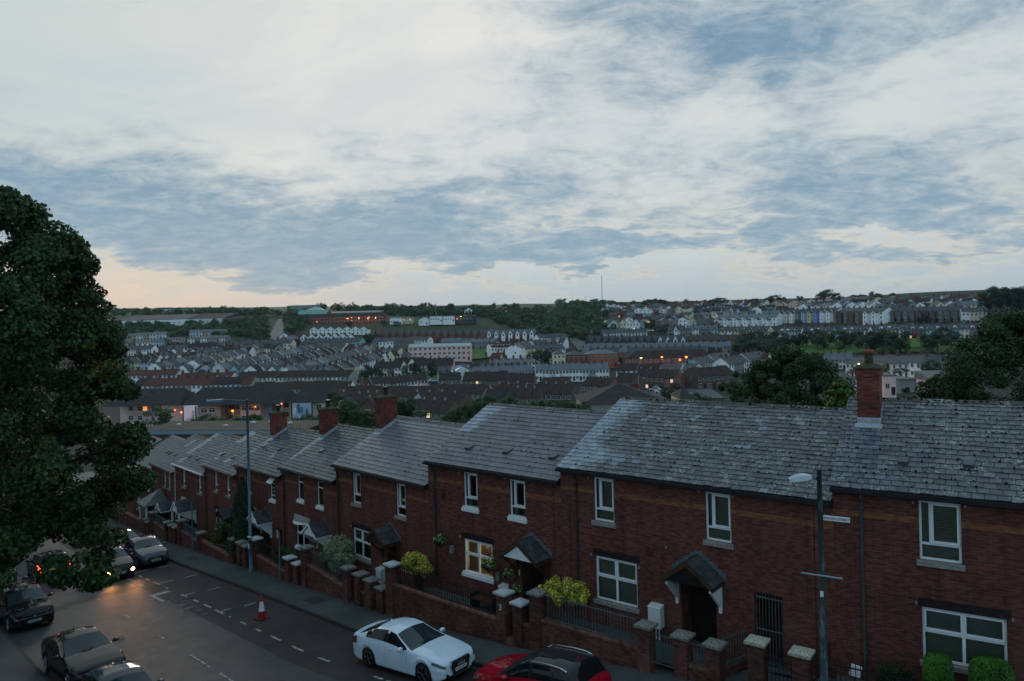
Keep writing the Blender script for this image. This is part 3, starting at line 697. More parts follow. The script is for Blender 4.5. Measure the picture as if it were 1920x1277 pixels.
# slate colour rules: x along, v up the slope
def c_old(x, v, rs): q = rs.uniform(.72, 1.25); return (q * rs.uniform(.95, 1.08), q, q * rs.uniform(.95, 1.08))
def c_H(x, v, rs):
    edge = 1.15 if v > 3.2 else .95 if v > 2.0 else 1.5 + .6 * math.sin(v * 3)
    if x < edge * rs.uniform(.8, 1.15):
        q = rs.uniform(2.5, 3.3) if x < edge * .62 else rs.uniform(1.7, 2.3); return (q * .93, q, q * 1.10)
    if rs.random() < .03: return (1.9, 2.1, 2.4)
    return c_old(x, v, rs)
def c_R(x, v, rs):
    if x < 1.5 - .25 * v and rs.random() < .85 or (x < 1.0 and v < 3): q = rs.uniform(.75, 1.45); return (q * .95, q, q * 1.12)
    return c_old(x, v, rs)
def c_A(x, v, rs):
    if v > 1.9 and x < (.55 + .22 * (v - 1.9)) * rs.uniform(.8, 1.2): q = rs.uniform(1.6, 1.95); return (q * .93, q, q * 1.1)
    if (2.0 < x < 3.8 and 2.3 < v < 3.2 and rs.random() < .45) or (4.0 < x < 5.2 and 1.5 < v < 2.3 and rs.random() < .5): return (.55, .58, .60)
    q = rs.uniform(.72, 1.0); return (q, q * .98, q * 1.02)
def c_B(x, v, rs):
    q = rs.uniform(.85, 1.1)
    if x < .45: q *= 1.3
    return (q, q * .99, q * 1.02)
def c_strip(x0, x1, v0, v1, amt=1.9):
    def f(x, v, rs):
        if v0 < v < v1 and x0 < x - .0 < x1 and rs.random() < .93: q = rs.uniform(.85, 1.1) * amt * 1.45; return (q, q, q * 1.03)
        return c_old(x, v, rs)
    return f
def c_multi(*st):
    fs = [c_strip(*t) for t in st]
    def f(x, v, rs):
        for q, t in zip(fs, st):
            if t[2] < v < t[3] and t[0] < x < t[1]: return q(x, v, rs)
        return c_old(x, v, rs)
    return f
def c_rib(x, v, rs): q = rs.uniform(.85, 1.1); return (q, q, q)

# ---- R: the nearest house, right edge
def up(x0, x1, a=3.34, b=4.76): return (x0, x1, a, b)
h = mkhouse('R', 8, -4.46, 4.15, 1.80, 1, 'nearest brick terraced house at the right edge, slates heavily mossed, tall chimney with red pot', L=9.2, ang=R_(-31.4))
holes = [(2.0, 2.9, 3.30, 4.78), (5.6, 6.5, 3.30, 4.78), (2.02, 3.78, .80, 2.12), (6.3, 7.3, 0, 2.1, .5)]
body(h, holes); slate_roof(h, 'old', c_R, M_slate_old, 420, 3); gutter(h); downpipe(h, .70, M_pipeb, -.3)
window(h, *holes[0][:4], 'U', blinds=True); window(h, *holes[1][:4], 'U', blinds=True); window(h, *holes[2][:4], 'L', blinds=True); soldier(h, 2.02, 3.78, 2.125)
door(h, 6.3, 7.3, 2.1, M_darkdoor, .45); canopy(h, 6.8, .8, 2.85, .8, .6, None, 'dark')
chimney(h, .36, .96, 2.72, 3.55, 2.9, True, 'red'); vent(h, 1.62, 1.05); vent(h, 3.1, 1.12); vent(h, 6.4, 1.1)
lamp_brackets(h, [(1.88, 4.72), (3.0, 4.75), (1.9, 2.2), (3.9, 2.15)])
# ---- H: long house with the passage gate
h = mkhouse('H', 7, -4.87, 4.30, 1.83, 1, 'long brick terraced house with pale new slates at one verge and a barred passage gate')
holes = [up(1.31, 2.07), up(5.18, 5.96), (1.31, 2.85, .77, 2.19), (4.35, 5.45, 0, 2.05, .6), (6.58, 7.38, .05, 2.11, 1.6)]
body(h, holes); slate_roof(h, 'old', c_H, M_slate_old, 300, 5); gutter(h); downpipe(h, .66)
for q in holes[:2]: window(h, *q[:4], 'U', blinds=True)
window(h, *holes[2][:4], 'L', blinds=True); soldier(h, 1.31, 2.85, 2.195); door(h, 4.35, 5.45, 2.05, M_darkdoor, .55)
canopy(h, 4.92, .78, 2.83, .85, .60, None, 'dark', 'dark', 'panel'); band_fix(h, .34); band_fix(h, 8.26)
lamp_brackets(h, [(1.15, 4.72), (2.16, 4.78), (5.02, 4.76), (6.05, 4.72), (1.18, 2.2), (2.95, 2.1), (3.9, 2.9)])
gt = MB()
for i in range(9): x = 6.62 + i * .09; gt.tube([(x, .06, .1), (x, .06, 2.08)], .011, 6)
for z in (.12, 1.05, 1.95): gt.box(6.6, 7.37, .045, .075, z, z + .04)
gt.build('passage_gate', M_rail, h.root)
db = MB(); db.box(6.62, 7.34, .9, .94, .06, 2.05); db.build('passage_door', M_wood, h.root)
# ---- A
h = mkhouse('A', 6, -5.35, 3.75, 1.79, 1, 'brick terraced house with a lit kitchen window, white cills and hanging baskets')
holes = [up(1.95, 2.68, 3.40, 4.74), up(4.26, 5.0, 3.40, 4.74), (1.89, 3.36, .92, 2.21, 'skip'), (4.75, 5.75, 0, 2.05, .6)]
body(h, holes); slate_roof(h, 'new', c_A, M_slate_new, 90, 7); gutter(h); downpipe(h, .42)
window(h, *holes[0][:4], 'U', 'white', curtain=True, label='upper window with curtain, white painted cill'); window(h, *holes[1][:4], 'U', 'white', curtain=True)
window(h, *holes[2][:4], 'L', 'white', label='lit kitchen window'); soldier(h, 1.89, 3.36, 2.215); door(h, 4.75, 5.75, 2.05, M_darkdoor, .55)
canopy(h, 5.28, .80, 2.83, .85, .58, None, 'dark', 'whitegable', 'dark'); band_fix(h, 6.25)
for x, w in ((1.5, .87), (3.43, .9), (5.6, .93)): vent(h, x, w)
lamp_brackets(h, [(1.78, 4.7), (2.78, 4.78), (4.08, 4.75), (5.1, 4.78), (1.75, 2.25), (3.45, 2.1)])
# lit kitchen behind the lower window
rm = MB(); a, b, c_, d, y0, y1 = .6, 4.6, -.02, 2.45, .115, 3.0
rm.face([(a, y1, c_), (b, y1, c_), (b, y1, d), (a, y1, d)]); rm.face([(a, y0, c_), (a, y1, c_), (a, y1, d), (a, y0, d)]); rm.face([(b, y0, c_), (b, y0, d), (b, y1, d), (b, y1, c_)])
rm.face([(a, y0, d), (a, y1, d), (b, y1, d), (b, y0, d)]); rm.face([(a, y0, c_), (b, y0, c_), (b, y1, c_), (a, y1, c_)])
kr = rm.build('kitchen', plain('kitchen_wall', (.48, .44, .34), .8, .05), h.root)
fu = MB(); fu.box(a, 3.0, 2.4, 3.0, 0, .9); fu.box(3.0, b, 2.4, 2.95, 0, .88); fu.box(2.3, b, 2.62, 2.98, 1.45, 2.1); fu.box(1.2, 2.0, 1.3, 2.0, .7, .75); fu.box(1.25, 1.3, 1.35, 1.4, 0, .7); fu.box(1.9, 1.95, 1.9, 1.95, 0, .7); fu.box(1.7, 2.15, .5, .95, 0, 1.9); fu.box(2.9, 3.3, .35, .6, .85, 1.25); fu.box(2.4, 2.9, 1.2, 1.3, .9, 1.9); fu.build('kitchen_units', plain('kitchen_unit', (.22, .15, .08), .5, .3), kr)
f2 = MB(); f2.box(2.35, 4.2, 2.2, 2.27, 2.30, 2.36); f2.box(2.6, 4.3, 2.56, 2.61, 1.40, 1.44); f2.build('strip_light', mat('warm_strip_light', lambda gg: pr(gg, (1, .9, .7), .5, emis=(1, .80, .45), es=9.0)), kr)
kl = bpy.data.lights.new('kitchen_lamp', 'POINT'); kl.energy = 105; kl.color = (1, .84, .55); kl.shadow_soft_size = .3; ko = link(bpy.data.objects.new('kitchen_lamp', kl), kr); ko.location = (3.7, 2.1, 2.15)
# ---- B
h = mkhouse('B', 5, -6.34, 3.55, 1.75, .97, 'brick terraced house with clean even slates and a chimney at its left party wall')
holes = [up(1.45, 2.15), up(4.93, 5.63), (1.40, 2.85, .88, 2.2), (4.15, 5.05, 0, 2.05, .6), (6.1, 6.75, 0, 1.95, 1.2)]
body(h, holes); slate_roof(h, 'new', c_B, M_slate_new, 120, 9); gutter(h); downpipe(h, .25)
for q in holes[:2]: window(h, *q[:4], 'U')
window(h, *holes[2][:4], 'L', curtain=True); soldier(h, 1.4, 2.85, 2.205); door(h, 4.15, 5.05, 2.05, M_darkdoor, .55)
canopy(h, 4.45, .72, 2.80, .85, .55, None, 'dark', 'dark', 'dark'); chimney(h, .03, .50, 2.3, 3.30, 2.95); band_fix(h, 6.95)
lamp_brackets(h, [(1.3, 4.72), (4.78, 4.75), (1.28, 2.2)])
# ---- C
h = mkhouse('C', 4, -7.16, 3.40, 1.73, .94, 'brick terraced house with a white arched window hood beside its white porch canopy')
holes = [up(1.80, 2.45, 3.42, 4.72), up(3.85, 4.5, 3.42, 4.72), (1.5, 2.9, .9, 2.2), (4.15, 5.0, 0, 2.05, .6)]
body(h, holes); slate_roof(h, 'mid', c_strip(-1, .32, .5, 4), M_slate_mid, 90, 11); gutter(h); downpipe(h, .3)
for q in holes[:2]: window(h, *q[:4], 'T', 'white')
window(h, *holes[2][:4], 'L', 'white'); dome_hood(h, 1.38, 3.05, 2.28); door(h, 4.15, 5.0, 2.05, M_darkdoor, .55)
canopy(h, 4.52, .72, 2.80, .9, .58, None, 'white', 'white', 'panel'); chimney(h, .0, .48, 2.35, 3.3, 2.9); vent(h, 1.86, 1.5)
# ---- D
h = mkhouse('D', 3, -7.68, 3.25, 1.70, .91, 'brick terraced house behind the tall grey lamp post, top light of one window hanging open')
holes = [up(1.4, 2.02, 3.42, 4.74), up(4.55, 5.2, 3.42, 4.72), (1.2, 2.6, .9, 2.2), (3.65, 4.5, 0, 2.05, .6), (5.3, 5.95, 0, 1.9, 1.2)]
body(h, holes); slate_roof(h, 'mid', c_multi((-1, .25, .3, 4, 1.7), (2.55, 2.9, .9, 1.7, 1.6)), M_slate_mid, 260, 13); gutter(h); downpipe(h, .28)
window(h, *holes[0][:4], 'T', 'white'); window(h, *holes[1][:4], 'O', 'white', label='window with its top light hanging open'); window(h, *holes[2][:4], 'L', 'white'); dome_hood(h, 1.1, 2.8, 2.28); door(h, 3.65, 4.5, 2.05, M_darkdoor, .55)
canopy(h, 4.0, .75, 2.75, .9, .6, None, 'white', 'white', 'panel'); chimney(h, .0, .48, 2.3, 3.25, 2.9); vent(h, .62, 1.6); vent(h, 2.75, 1.6)
# ---- E
h = mkhouse('E', 2, -8.36, 3.2, 1.68, .90, 'brick terraced house with white slate patches, its door hidden behind the dark conifer')
holes = [up(1.75, 2.35, 3.42, 4.76), up(3.9, 4.5, 3.42, 4.76), (1.75, 3.1, .9, 2.2), (4.2, 5.1, 0, 2.05, .5)]
body(h, holes); slate_roof(h, 'mid', c_multi((-1, .9, 2.3, 4, 2.2), (.2, .75, .9, 1.2, 2.4), (.3, .9, .5, .75, 1.9), (2.2, 2.75, .5, .9, 2.4)), M_slate_mid, 60, 15); gutter(h); downpipe(h, .25)
for q in holes[:2]: window(h, *q[:4], 'U')
window(h, *holes[2][:4], 'L'); soldier(h, 1.75, 3.1, 2.205); door(h, 4.2, 5.1, 2.05, M_darkdoor, .5); vent(h, .75, 1.0); vent(h, 2.6, 1.0)
canopy(h, 4.65, .7, 2.75, .8, .5, None, 'dark')
# ---- F
h = mkhouse('F', 1, -8.96, 3.05, 1.62, .89, 'brick terraced house with a white eaves board and a white gabled porch on posts')
holes = [up(1.75, 2.35, 3.42, 4.76), up(5.0, 5.6, 3.42, 4.76), (1.5, 2.9, .9, 2.2), (3.3, 4.2, 0, 2.05, .6)]
body(h, holes); slate_roof(h, 'mid', c_multi((-1, .75, .8, 4, 1.9), (.6, 1.1, 0, .75, 2.2)), M_slate_mid, 60, 17); gutter(h, M_white); downpipe(h, .25, M_plastic)
for q in holes[:2]: window(h, *q[:4], 'U')
window(h, *holes[2][:4], 'L'); dome_hood(h, 1.4, 3.0, 2.28); door(h, 3.3, 4.2, 2.05, M_darkdoor, .55); vent(h, 1.3, .75); vent(h, 2.95, .75)
cp = canopy(h, 3.75, .75, 2.8, 1.3, .7, None, 'white', 'white', 'panel')
for x in (3.05, 4.45):
    pm = MB(); pm.box(x - .05, x + .05, -1.25, -1.15, -.1, 2.0); pm.build('porch_post', M_white, cp)
# ---- G
h = mkhouse('G', 0, -9.64, 3.05, 1.62, .87, 'brick terraced house with a hipped bay porch, last with slates before the ribbed tile roofs')
holes = [up(3.2, 3.78, 3.46, 4.76), up(4.35, 4.93, 3.46, 4.76), (1.2, 2.4, .9, 2.2)]
body(h, holes); slate_roof(h, 'mid', c_multi((1.6, 1.9, 2.3, 3.3, 2.4),), M_slate_mid, 60, 19); gutter(h); downpipe(h, .2)
for q in holes[:2]: window(h, *q[:4], 'U')
window(h, *holes[2][:4], 'L'); canopy(h, 5.35, .7, 2.6, 1.1, .55, None, 'white', 'white', None)
for x, w in ((.0, 1.2), (.75, 1.2), (2.2, 1.2)): vent(h, x + .25, w)
bp = MB(); bx, bw, bo = 3.35, 1.0, 1.7; bp.box(bx - bw, bx + bw, -bo, 0, -1, .95); bp.build('bay_base', M_wallbrick, h.root)
for x in (bx - bw + .05, bx + bw - .15): q = MB(); q.box(x, x + .1, -bo + .02, -bo + .12, .95, 2.3); q.build('bay_post', M_white, h.root)
bp = MB(); bp.box(bx - bw + .1, bx + bw - .1, -bo + .1, -.05, .95, 2.3); bp.build('bay_glazing', M_farglass, h.root)
rf = MB(); e_ = 1.15; ap = (bx, -.3, 3.35)
for A, B in (((bx - e_, -bo - .15, 2.3), (bx + e_, -bo - .15, 2.3)), ((bx + e_, -bo - .15, 2.3), (bx + e_, 0, 2.3)), ((bx - e_, 0, 2.3), (bx - e_, -bo - .15, 2.3))): rf.face([A, B, ap])
rf.face([(bx - e_, -bo - .15, 2.3), (bx - e_, 0, 2.3), (bx + e_, 0, 2.3), (bx + e_, -bo - .15, 2.3)]); rf.build('bay_roof', M_slate_mid, h.root, cols=True)
# ---- two ribbed-tile houses at the far end
for k_, (S0, ev, lab) in enumerate([(-46.6, -10.3, 'brick terraced house with ribbed grey tile roof, next beyond the slate roofs'), (-52.6, -11.0, 'farthest brick terraced house with ribbed tile roof, mostly behind the big tree')]):
    h = mkhouse('Z%d' % k_, None, ev, 3.05, 1.62, .87, lab, S0=S0, L=5.97, ang=R_(-49.5))
    holes = [up(4.4, 5.8, 3.2, 4.7), up(1.5, 2.2), (1.5, 2.9, .9, 2.2)]; body(h, holes)
    for q in holes[:2]: window(h, *q[:4], 'L' if q[1] > 4 else 'U', 'white')
    window(h, *holes[2][:4], 'L'); gutter(h)
    L = h.Ll; run, rise = h.run, h.rise; mb = MB(); n = 17
    for i in range(n):           # ribbed courses as overlapping long tiles
        v0, v1 = i / n * 1.04 - .04, (i + 1) / n + .02; P = lambda x, t, hh: (x, t * run - hh * .45, EH + t * rise + hh * .88)
        mb.hexa([P(-.05, v0, 0), P(L, v0, 0), P(L, v1, 0), P(-.05, v1, 0), P(-.05, v0, .05), P(L, v0, .05), P(L, v1, .012), P(-.05, v1, .012)], 0, (1, 1, 1))
    mb.face([(0, run, EH + rise), (L, run, EH + rise), (L, 2 * run, EH), (0, 2 * run, EH)], 0, (1, 1, 1))
    mb.box(-.12, -.02, -.1, run, EH - .3, EH - .29, 0)
    rb = mb.build('roof', M_ribtile, h.root, cols=True)
    vb = MB(); vb.hexa([(-.1, -.2, EH - .1), (.02, -.2, EH - .1), (.02, run, EH + rise), (-.1, run, EH + rise), (-.1, -.2, EH + .08), (.02, -.2, EH + .08), (.02, run, EH + rise + .12), (-.1, run, EH + rise + .12)]); vb.build('verge', M_black, rb)

# ================================================================ garden walls, pillars, railings, gates
def rotbox(mb, S, o, ws, wo, z0, z1, mi=0, taper=0):
    x, y = XY(S, o); a = sang(S); M = Matrix.Translation((x, y, 0)) @ Matrix.Rotation(a, 4, 'Z')
    if taper:
        mb.hexa([tuple(M @ Vector(p)) for p in ((-ws, -wo, z0), (ws, -wo, z0), (ws, wo, z0), (-ws, wo, z0), (-ws * taper, -wo * taper, z1), (ws * taper, -wo * taper, z1), (ws * taper, wo * taper, z1), (-ws * taper, wo * taper, z1))], mi)
    else: mb.box(-ws, ws, -wo, wo, z0, z1, mi, M)
OW = 1.35
class Frame:      # local frame for one garden wall so that its bricks run along it
    def __init__(s, S): x, y = XY(S, OW); s.x, s.y, s.a, s.S, s.z = x, y, sang(S), S, zp(S); s.M = (Matrix.Translation((x, y, s.z)) @ Matrix.Rotation(s.a, 4, 'Z')).inverted()
    def p(s, S, o, z): x, y = XY(S, o); return tuple(s.M @ Vector((x, y, z)))
def seg(mb, fr, S0, S1, o, w, z00, z01, z10=None, z11=None):
    """wall length from S0 to S1; bottom/top heights at each end (absolute)"""
    n = max(1, int(abs(S1 - S0) / 1.2)); z10 = z00 if z10 is None else z10; z11 = z01 if z11 is None else z11
    for i in range(n):
        t0, t1 = i / n, (i + 1) / n; a, b = S0 + (S1 - S0) * t0, S0 + (S1 - S0) * t1
        lo0, lo1 = z00 + (z10 - z00) * t0, z00 + (z10 - z00) * t1; hi0, hi1 = z01 + (z11 - z01) * t0, z01 + (z11 - z01) * t1
        mb.hexa([fr.p(a, o + w, lo0), fr.p(b, o + w, lo1), fr.p(b, o - w, lo1), fr.p(a, o - w, lo0), fr.p(a, o + w, hi0), fr.p(b, o + w, hi1), fr.p(b, o - w, hi1), fr.p(a, o - w, hi0)])
def pillar(root, fr, S, o, ztop, cap='stone', half=.2):
    mb = MB(); x, y, z = fr.p(S, o, ztop); zb = fr.p(S, o, zp(S) - .4)[2]
    mb.box(x - half, x + half, y - half, y + half, zb, z - .17); p = mb.build('pillar', M_wallbrick, root)
    m = {'stone': M_capst, 'white': M_capwh, 'lichen': M_caplich}[cap]; c = MB(); e = half + .07
    c.box(x - e, x + e, y - e, y + e, z - .17, z - .10)
    c.hexa([(x - e, y - e, z - .10), (x + e, y - e, z - .10), (x + e, y + e, z - .10), (x - e, y + e, z - .10), (x - .01, y - .01, z), (x + .01, y - .01, z), (x + .01, y + .01, z), (x - .01, y + .01, z)])
    c.build('pillar_cap', m, p, smooth=False); return p
def railing(root, fr, pts, zlo, zhi, m, name='railing', step=.115, spike=.10):
    """pts: list of (S,o) along which it runs"""
    mb = MB(); P = [Vector((*fr.p(s, o, 0)[:2], 0)) for s, o in pts]; z0, z1 = fr.p(pts[0][0], pts[0][1], zlo)[2], fr.p(pts[0][0], pts[0][1], zhi)[2]
    for a, b in zip(P, P[1:]):
        L = (b - a).length; d = (b - a) / L; n = int(L / step)
        for i in range(1, n + 1):
            q = a + d * (i * L / (n + 1)); mb.box(q.x - .008, q.x + .008, q.y - .008, q.y + .008, z0 + .05, z1 + spike)
        for z in (z0 + .06, z1 - .02):
            nrm = Vector((-d.y, d.x, 0)) * .012
            mb.hexa([a - nrm + Vector((0, 0, z)), b - nrm + Vector((0, 0, z)), b + nrm + Vector((0, 0, z)), a + nrm + Vector((0, 0, z)), a - nrm + Vector((0, 0, z + .03)), b - nrm + Vector((0, 0, z + .03)), b + nrm + Vector((0, 0, z + .03)), a + nrm + Vector((0, 0, z + .03))])
    return mb.build(name, m, root)
def gate(S0, S1, zlo, zhi, m, label):
    fr = Frame(S0); r = railing(None, fr, [(S0, OW), (S1, OW)], zlo, zhi, m, 'garden_gate', .10, .03)
    r.location = (fr.x, fr.y, fr.z); r.rotation_euler = (0, 0, fr.a)
    mb = r.data; tag(r, label, 'gate', 'metal garden gates'); return r
def garden(label, Sl, ctall, ztall, seg_, zc, rail_m, zr, pills, small=None, gatez=None, floor=None, kS=None, gate_label=None, gm=None):
    """Sl left tall pillar; seg_ (S0,S1) main wall; zc coping height; pills [(S,z,cap)]; small (S0,S1,zc) short piece"""
    fr = Frame(Sl); root = empty('garden_wall', (fr.x, fr.y, fr.z), fr.a, label, 'garden wall', 'front garden walls with pillars and railings')
    mb = MB(); S0, S1 = seg_; zc0, zc1 = zc if isinstance(zc, tuple) else (zc, zc)
    seg(mb, fr, S0, S1, OW, .11, zp(S0) - .3, zc0 - .075, zp(S1) - .3, zc1 - .075)
    if small: seg(mb, fr, small[0], small[1], OW, .11, zp(small[0]) - .3, small[2] - .075, zp(small[1]) - .3, small[2] - .075)
    mb.build('wall', M_wallbrick, root)
    mb = MB(); seg(mb, fr, S0, S1, OW, .14, zc0 - .075, zc0, zc1 - .075, zc1)
    if small: seg(mb, fr, small[0], small[1], OW, .14, small[2] - .075, small[2])
    mb.build('coping', M_coping, root)
    if zr: railing(root, fr, [(S0 + .1, OW), ((S0 + S1) / 2, OW), (S1 - .1, OW)], min(zc0, zc1) - .03, zr, rail_m)
    if small: railing(root, fr, [(small[0] + .05, OW), (small[1] - .05, OW)], small[2] - .03, small[2] + .55, rail_m)
    pillar(root, fr, Sl, OW, ztall, ctall)
    for s, z, c in pills: pillar(root, fr, s, OW, z, c)
    return root, fr
gr, frA = garden('brick garden wall with white pyramid caps and a white number 3, below the lit window', -7.30, 'white', -9.24, (-7.1, -1.75), -10.06, M_black, -9.38, [(-1.50, -9.02, 'white'), (-.78, -9.20, 'white')], (-.6, -.2, -9.95))
def text_mesh(txt, size, m, name, parent, loc, rot, ext=.004, align='CENTER', sx=1.):
    cu = bpy.data.curves.new(name, 'FONT'); cu.body = txt; cu.size = size; cu.extrude = ext; cu.align_x = align; cu.align_y = 'CENTER'
    o = bpy.data.objects.new(name, cu); C.objects.link(o); dg = bpy.context.evaluated_depsgraph_get(); me = bpy.data.meshes.new_from_object(o.evaluated_get(dg)); C.objects.unlink(o); bpy.data.objects.remove(o)
    me.materials.clear(); me.materials.append(m); q = link(bpy.data.objects.new(name, me), parent); q.location = loc; q.rotation_euler = rot; q.scale = (sx, 1, 1); return q
x_, y_, z_ = frA.p(-1.50, OW, -9.62); text_mesh('3', .28, M_white, 'house_number', gr, (x_, y_ - .206, z_), (R_(90), 0, 0))
gr, frH = garden('brick garden wall with grey railings in front of the large yellow bush', -.05, 'stone', -8.71, (.15, 3.66), -9.63, M_rail, -8.86, [(3.86, -8.82, 'stone'), (5.02, -8.83, 'stone')], (5.2, 5.78, -9.68))
pillar(gr, frH, 5.95, OW, -8.84, 'stone')
rw = MB(); seg(rw, frH, 6.0, 6.2, OW, .02, -10.6, -10.5)
w2 = MB()
for o0, o1 in ((1.2, .02),): w2.hexa([frH.p(6.0 - .11, o0, -10.6), frH.p(6.0 + .11, o0, -10.6), frH.p(6.35 + .11, o1, -10.6), frH.p(6.35 - .11, o1, -10.6), frH.p(6.0 - .11, o0, -9.72), frH.p(6.0 + .11, o0, -9.72), frH.p(6.35 + .11, o1, -9.72), frH.p(6.35 - .11, o1, -9.72)])
w2.build('side_wall', M_wallbrick, gr); railing(gr, frH, [(6.0, 1.15), (6.35, .05)], -9.72, -8.95, M_rail, 'side_railing')
gr, frR = garden('brick garden wall with lichened caps and black railings beside the passage gate', 7.10, 'lichen', -8.46, (8.35, 15.6), -9.45, M_black, -8.72, [(8.22, -8.46, 'lichen')])
railing(gr, frR, [(7.25, OW), (8.05, OW)], -9.72, -8.98, M_black, 'low_railing'); sm_ = MB(); seg(sm_, frR, 7.2, 8.1, OW, .11, -10.3, -9.72); sm_.build('low_wall', M_coping, gr)
railing(gr, frR, [(8.3, 1.15), (8.65, .05)], -9.5, -8.75, M_black, 'side_railing')
gr, frB = garden('brick garden wall with grey railings in front of the round variegated bush', -14.05, 'stone', -9.96, (-13.85, -10.7), (-10.80, -11.05), M_rail, -10.20, [(-10.49, -10.10, 'stone'), (-9.55, -10.14, 'stone'), (-8.76, -10.20, 'stone'), (-7.96, -10.32, 'stone')], (-9.4, -8.95, -10.9))
gr, frC = garden('brick garden wall with white domed caps beside the tall grey lamp post', -19.29, 'white', -10.59, (-19.1, -15.9), (-11.48, -11.64), M_black, -10.86, [(-15.70, -10.79, 'white'), (-14.83, -10.87, 'white')])
gr, frD = garden('brick garden wall below the dark conifer, capped with plain grey stones', -26.67, 'stone', -11.72, (-26.4, -22.15), (-12.2, -12.25), M_black, None, [(-21.95, -11.11, 'stone'), (-21.03, -11.13, 'stone'), (-20.35, -11.17, 'stone')], (-20.9, -20.5, -11.8))
gr, frF = garden('brick garden wall with a long blue grey railing, left of the conifer', -30.07, 'stone', -11.64, (-29.9, -26.9), (-12.3, -12.45), M_railblue, -11.85, [])
gr, frG = garden('farthest brick garden wall in view, blue grey railing between dark pillars', -35.54, 'stone', -12.10, (-35.3, -32.8), (-12.75, -12.9), M_railblue, -12.3, [(-32.61, -12.21, 'stone'), (-31.69, -12.22, 'stone'), (-30.9, -12.19, 'stone')])
gr, frZ = garden('brick garden wall running behind the red parked car under the tree', -46.5, 'stone', -12.9, (-46.3, -37.3), (-13.6, -13.3), M_black, None, [(-37.05, -12.81, 'stone'), (-36.5, -12.90, 'stone')])
gate(3.98, 4.90, -10.05, -9.15, M_rail, 'grey metal garden gate between two brick pillars, right of the yellow bush')
gate(-21.8, -21.2, -12.35, -11.5, M_black, 'black metal garden gate beneath the dark conifer, left of the grey lamp post')
gate(-10.3, -9.75, -11.45, -10.55, M_black, 'narrow black garden gate below the dark hooded porch')
gate(-15.5, -15.0, -12.0, -11.2, M_black, 'small black gate between two white capped pillars')
# garden paths seen through the gateways
for a, b, z, m in ((-1.3, -.98, -10.58, M_coping), (4.0, 4.9, -10.2, M_coping), (6.1, 6.95, -10.0, M_coping), (7.3, 8.1, -10.0, M_coping)):
    mb = MB(); mb.face([SP(a, 1.55, z - zp(a)), SP(b, 1.55, z - zp(b)), SP(b, .0, z - zp(b)), SP(a, .0, z - zp(a))]); mb.face([SP(a, 1.55, z - zp(a)), SP(b, 1.55, z - zp(b)), SP(b, 1.55, -.3), SP(a, 1.55, -.3)])
    tag(mb.build('path', m), kind='structure')
for k_ in 'GFEDCBAHR':
    h = HS[k_]; mb = MB(); z = h.floor - .05; n = 4
    a, b = h.S0 + .02, h.S0 + h.L - .02
    for i in range(n):
        s0, s1 = a + (b - a) * i / n, a + (b - a) * (i + 1) / n; x0, y0 = XY(s0, OW - .12); x1, y1 = XY(s1, OW - .12); x2, y2 = XY(s1, -.05); x3, y3 = XY(s0, -.05)
        zz_ = max(z, zp((s0 + s1) / 2) + .03); mb.face([(x0, y0, zz_), (x1, y1, zz_), (x2, y2, zz_), (x3, y3, zz_)])
        mb.face([(x0, y0, zz_), (x3, y3, zz_), (x3, y3, zz_ - .8), (x0, y0, zz_ - .8)]); mb.face([(x1, y1, zz_), (x1, y1, zz_ - .8), (x2, y2, zz_ - .8), (x2, y2, zz_)])
    tag(mb.build('ground_garden', M_slabs if k_ in 'AHR' else M_soil), kind='structure')
# ================================================================ the valley and the hill beyond it
TPX = [-300, 250, 500, 800, 1100, 1400, 1700, 2200]           # columns given by the azimuth of these photo columns
TD = [0, 60, 100, 150, 200, 300, 400, 450, 500, 560, 630, 700, 780, 850, 1000, 1300, 2000, 3000, 7000]
TZ = np.array([
 [-24, -24, -24, -28, -29, -29, -28.5, -26, -21, -14, -8, -2, 5, 11, 20, 34, 66, 98, 150],
 [-24, -24, -24, -28, -29, -29, -28.5, -26, -21, -14, -8, -2, 5, 11, 20, 32, 62, 92, 150],
 [-24, -24, -24, -28, -29, -29, -28, -26, -21, -15, -10, -4, 4, 10, 22, 34, 56, 82, 150],
 [-24, -24, -24, -28, -29, -29, -23, -20, -17.5, -15, -12, -6, 1, 6, 15, 26, 48, 72, 140],
 [-24, -24, -24, -28, -29, -29, -28, -24, -21, -16, -10, -4, 3, 9, 18, 28, 46, 66, 130],
 [-24, -24, -24, -27, -28, -28, -25, -22, -19, -14, -8, 1, 9, 14, 22, 26, 42, 58, 110],
 [-22, -22, -22, -22, -22, -23, -15, -8, -2, 3, 8, 14, 19, 21, 22, 20, 20, 20, 20],
 [-22, -22, -22, -22, -22, -20, -11, -4, 3, 9, 14, 20, 25, 28, 28, 26, 26, 26, 26]], float)
TA = [(p - CX) / F for p in TPX]
def TH(x, y):
    a = x / max(y, 1.); D = max(y, 0.); cols = [np.interp(D, TD, TZ[i]) for i in range(len(TA))]; z = float(np.interp(a, TA, cols))
    return z
def hit(px, py, up=0., d0=60., d1=3200.):
    """first distance at which the ray meets the ground raised by up"""
    u, v = lv(px, py); D = d0; a = u / F
    while D < d1:
        if -v / F * D < TH(a * D, D) + up: return D
        D *= 1.006
    return d1
mb = MB(); Ds = [2, 30, 55] + [60 * 1.045 ** i for i in range(108)]; As = [math.tan(R_(q)) for q in np.linspace(-58, 58, 120)]
rows = []
for D in Ds:
    r = []
    for a in As:
        x, y = a * D, D; z = TH(x, y); z += 0 if D < 400 else .6 * math.sin(x * .021 + 1) * math.sin(y * .013) * min(3, D / 700); r.append(len(mb.v)); mb.v.append((x, y, z))
    rows.append(r)
for a, b in zip(rows, rows[1:]):
    for j in range(len(As) - 1): mb.f.append((a[j], a[j + 1], b[j + 1], b[j])); mb.mi.append(0); mb.col.append(None)
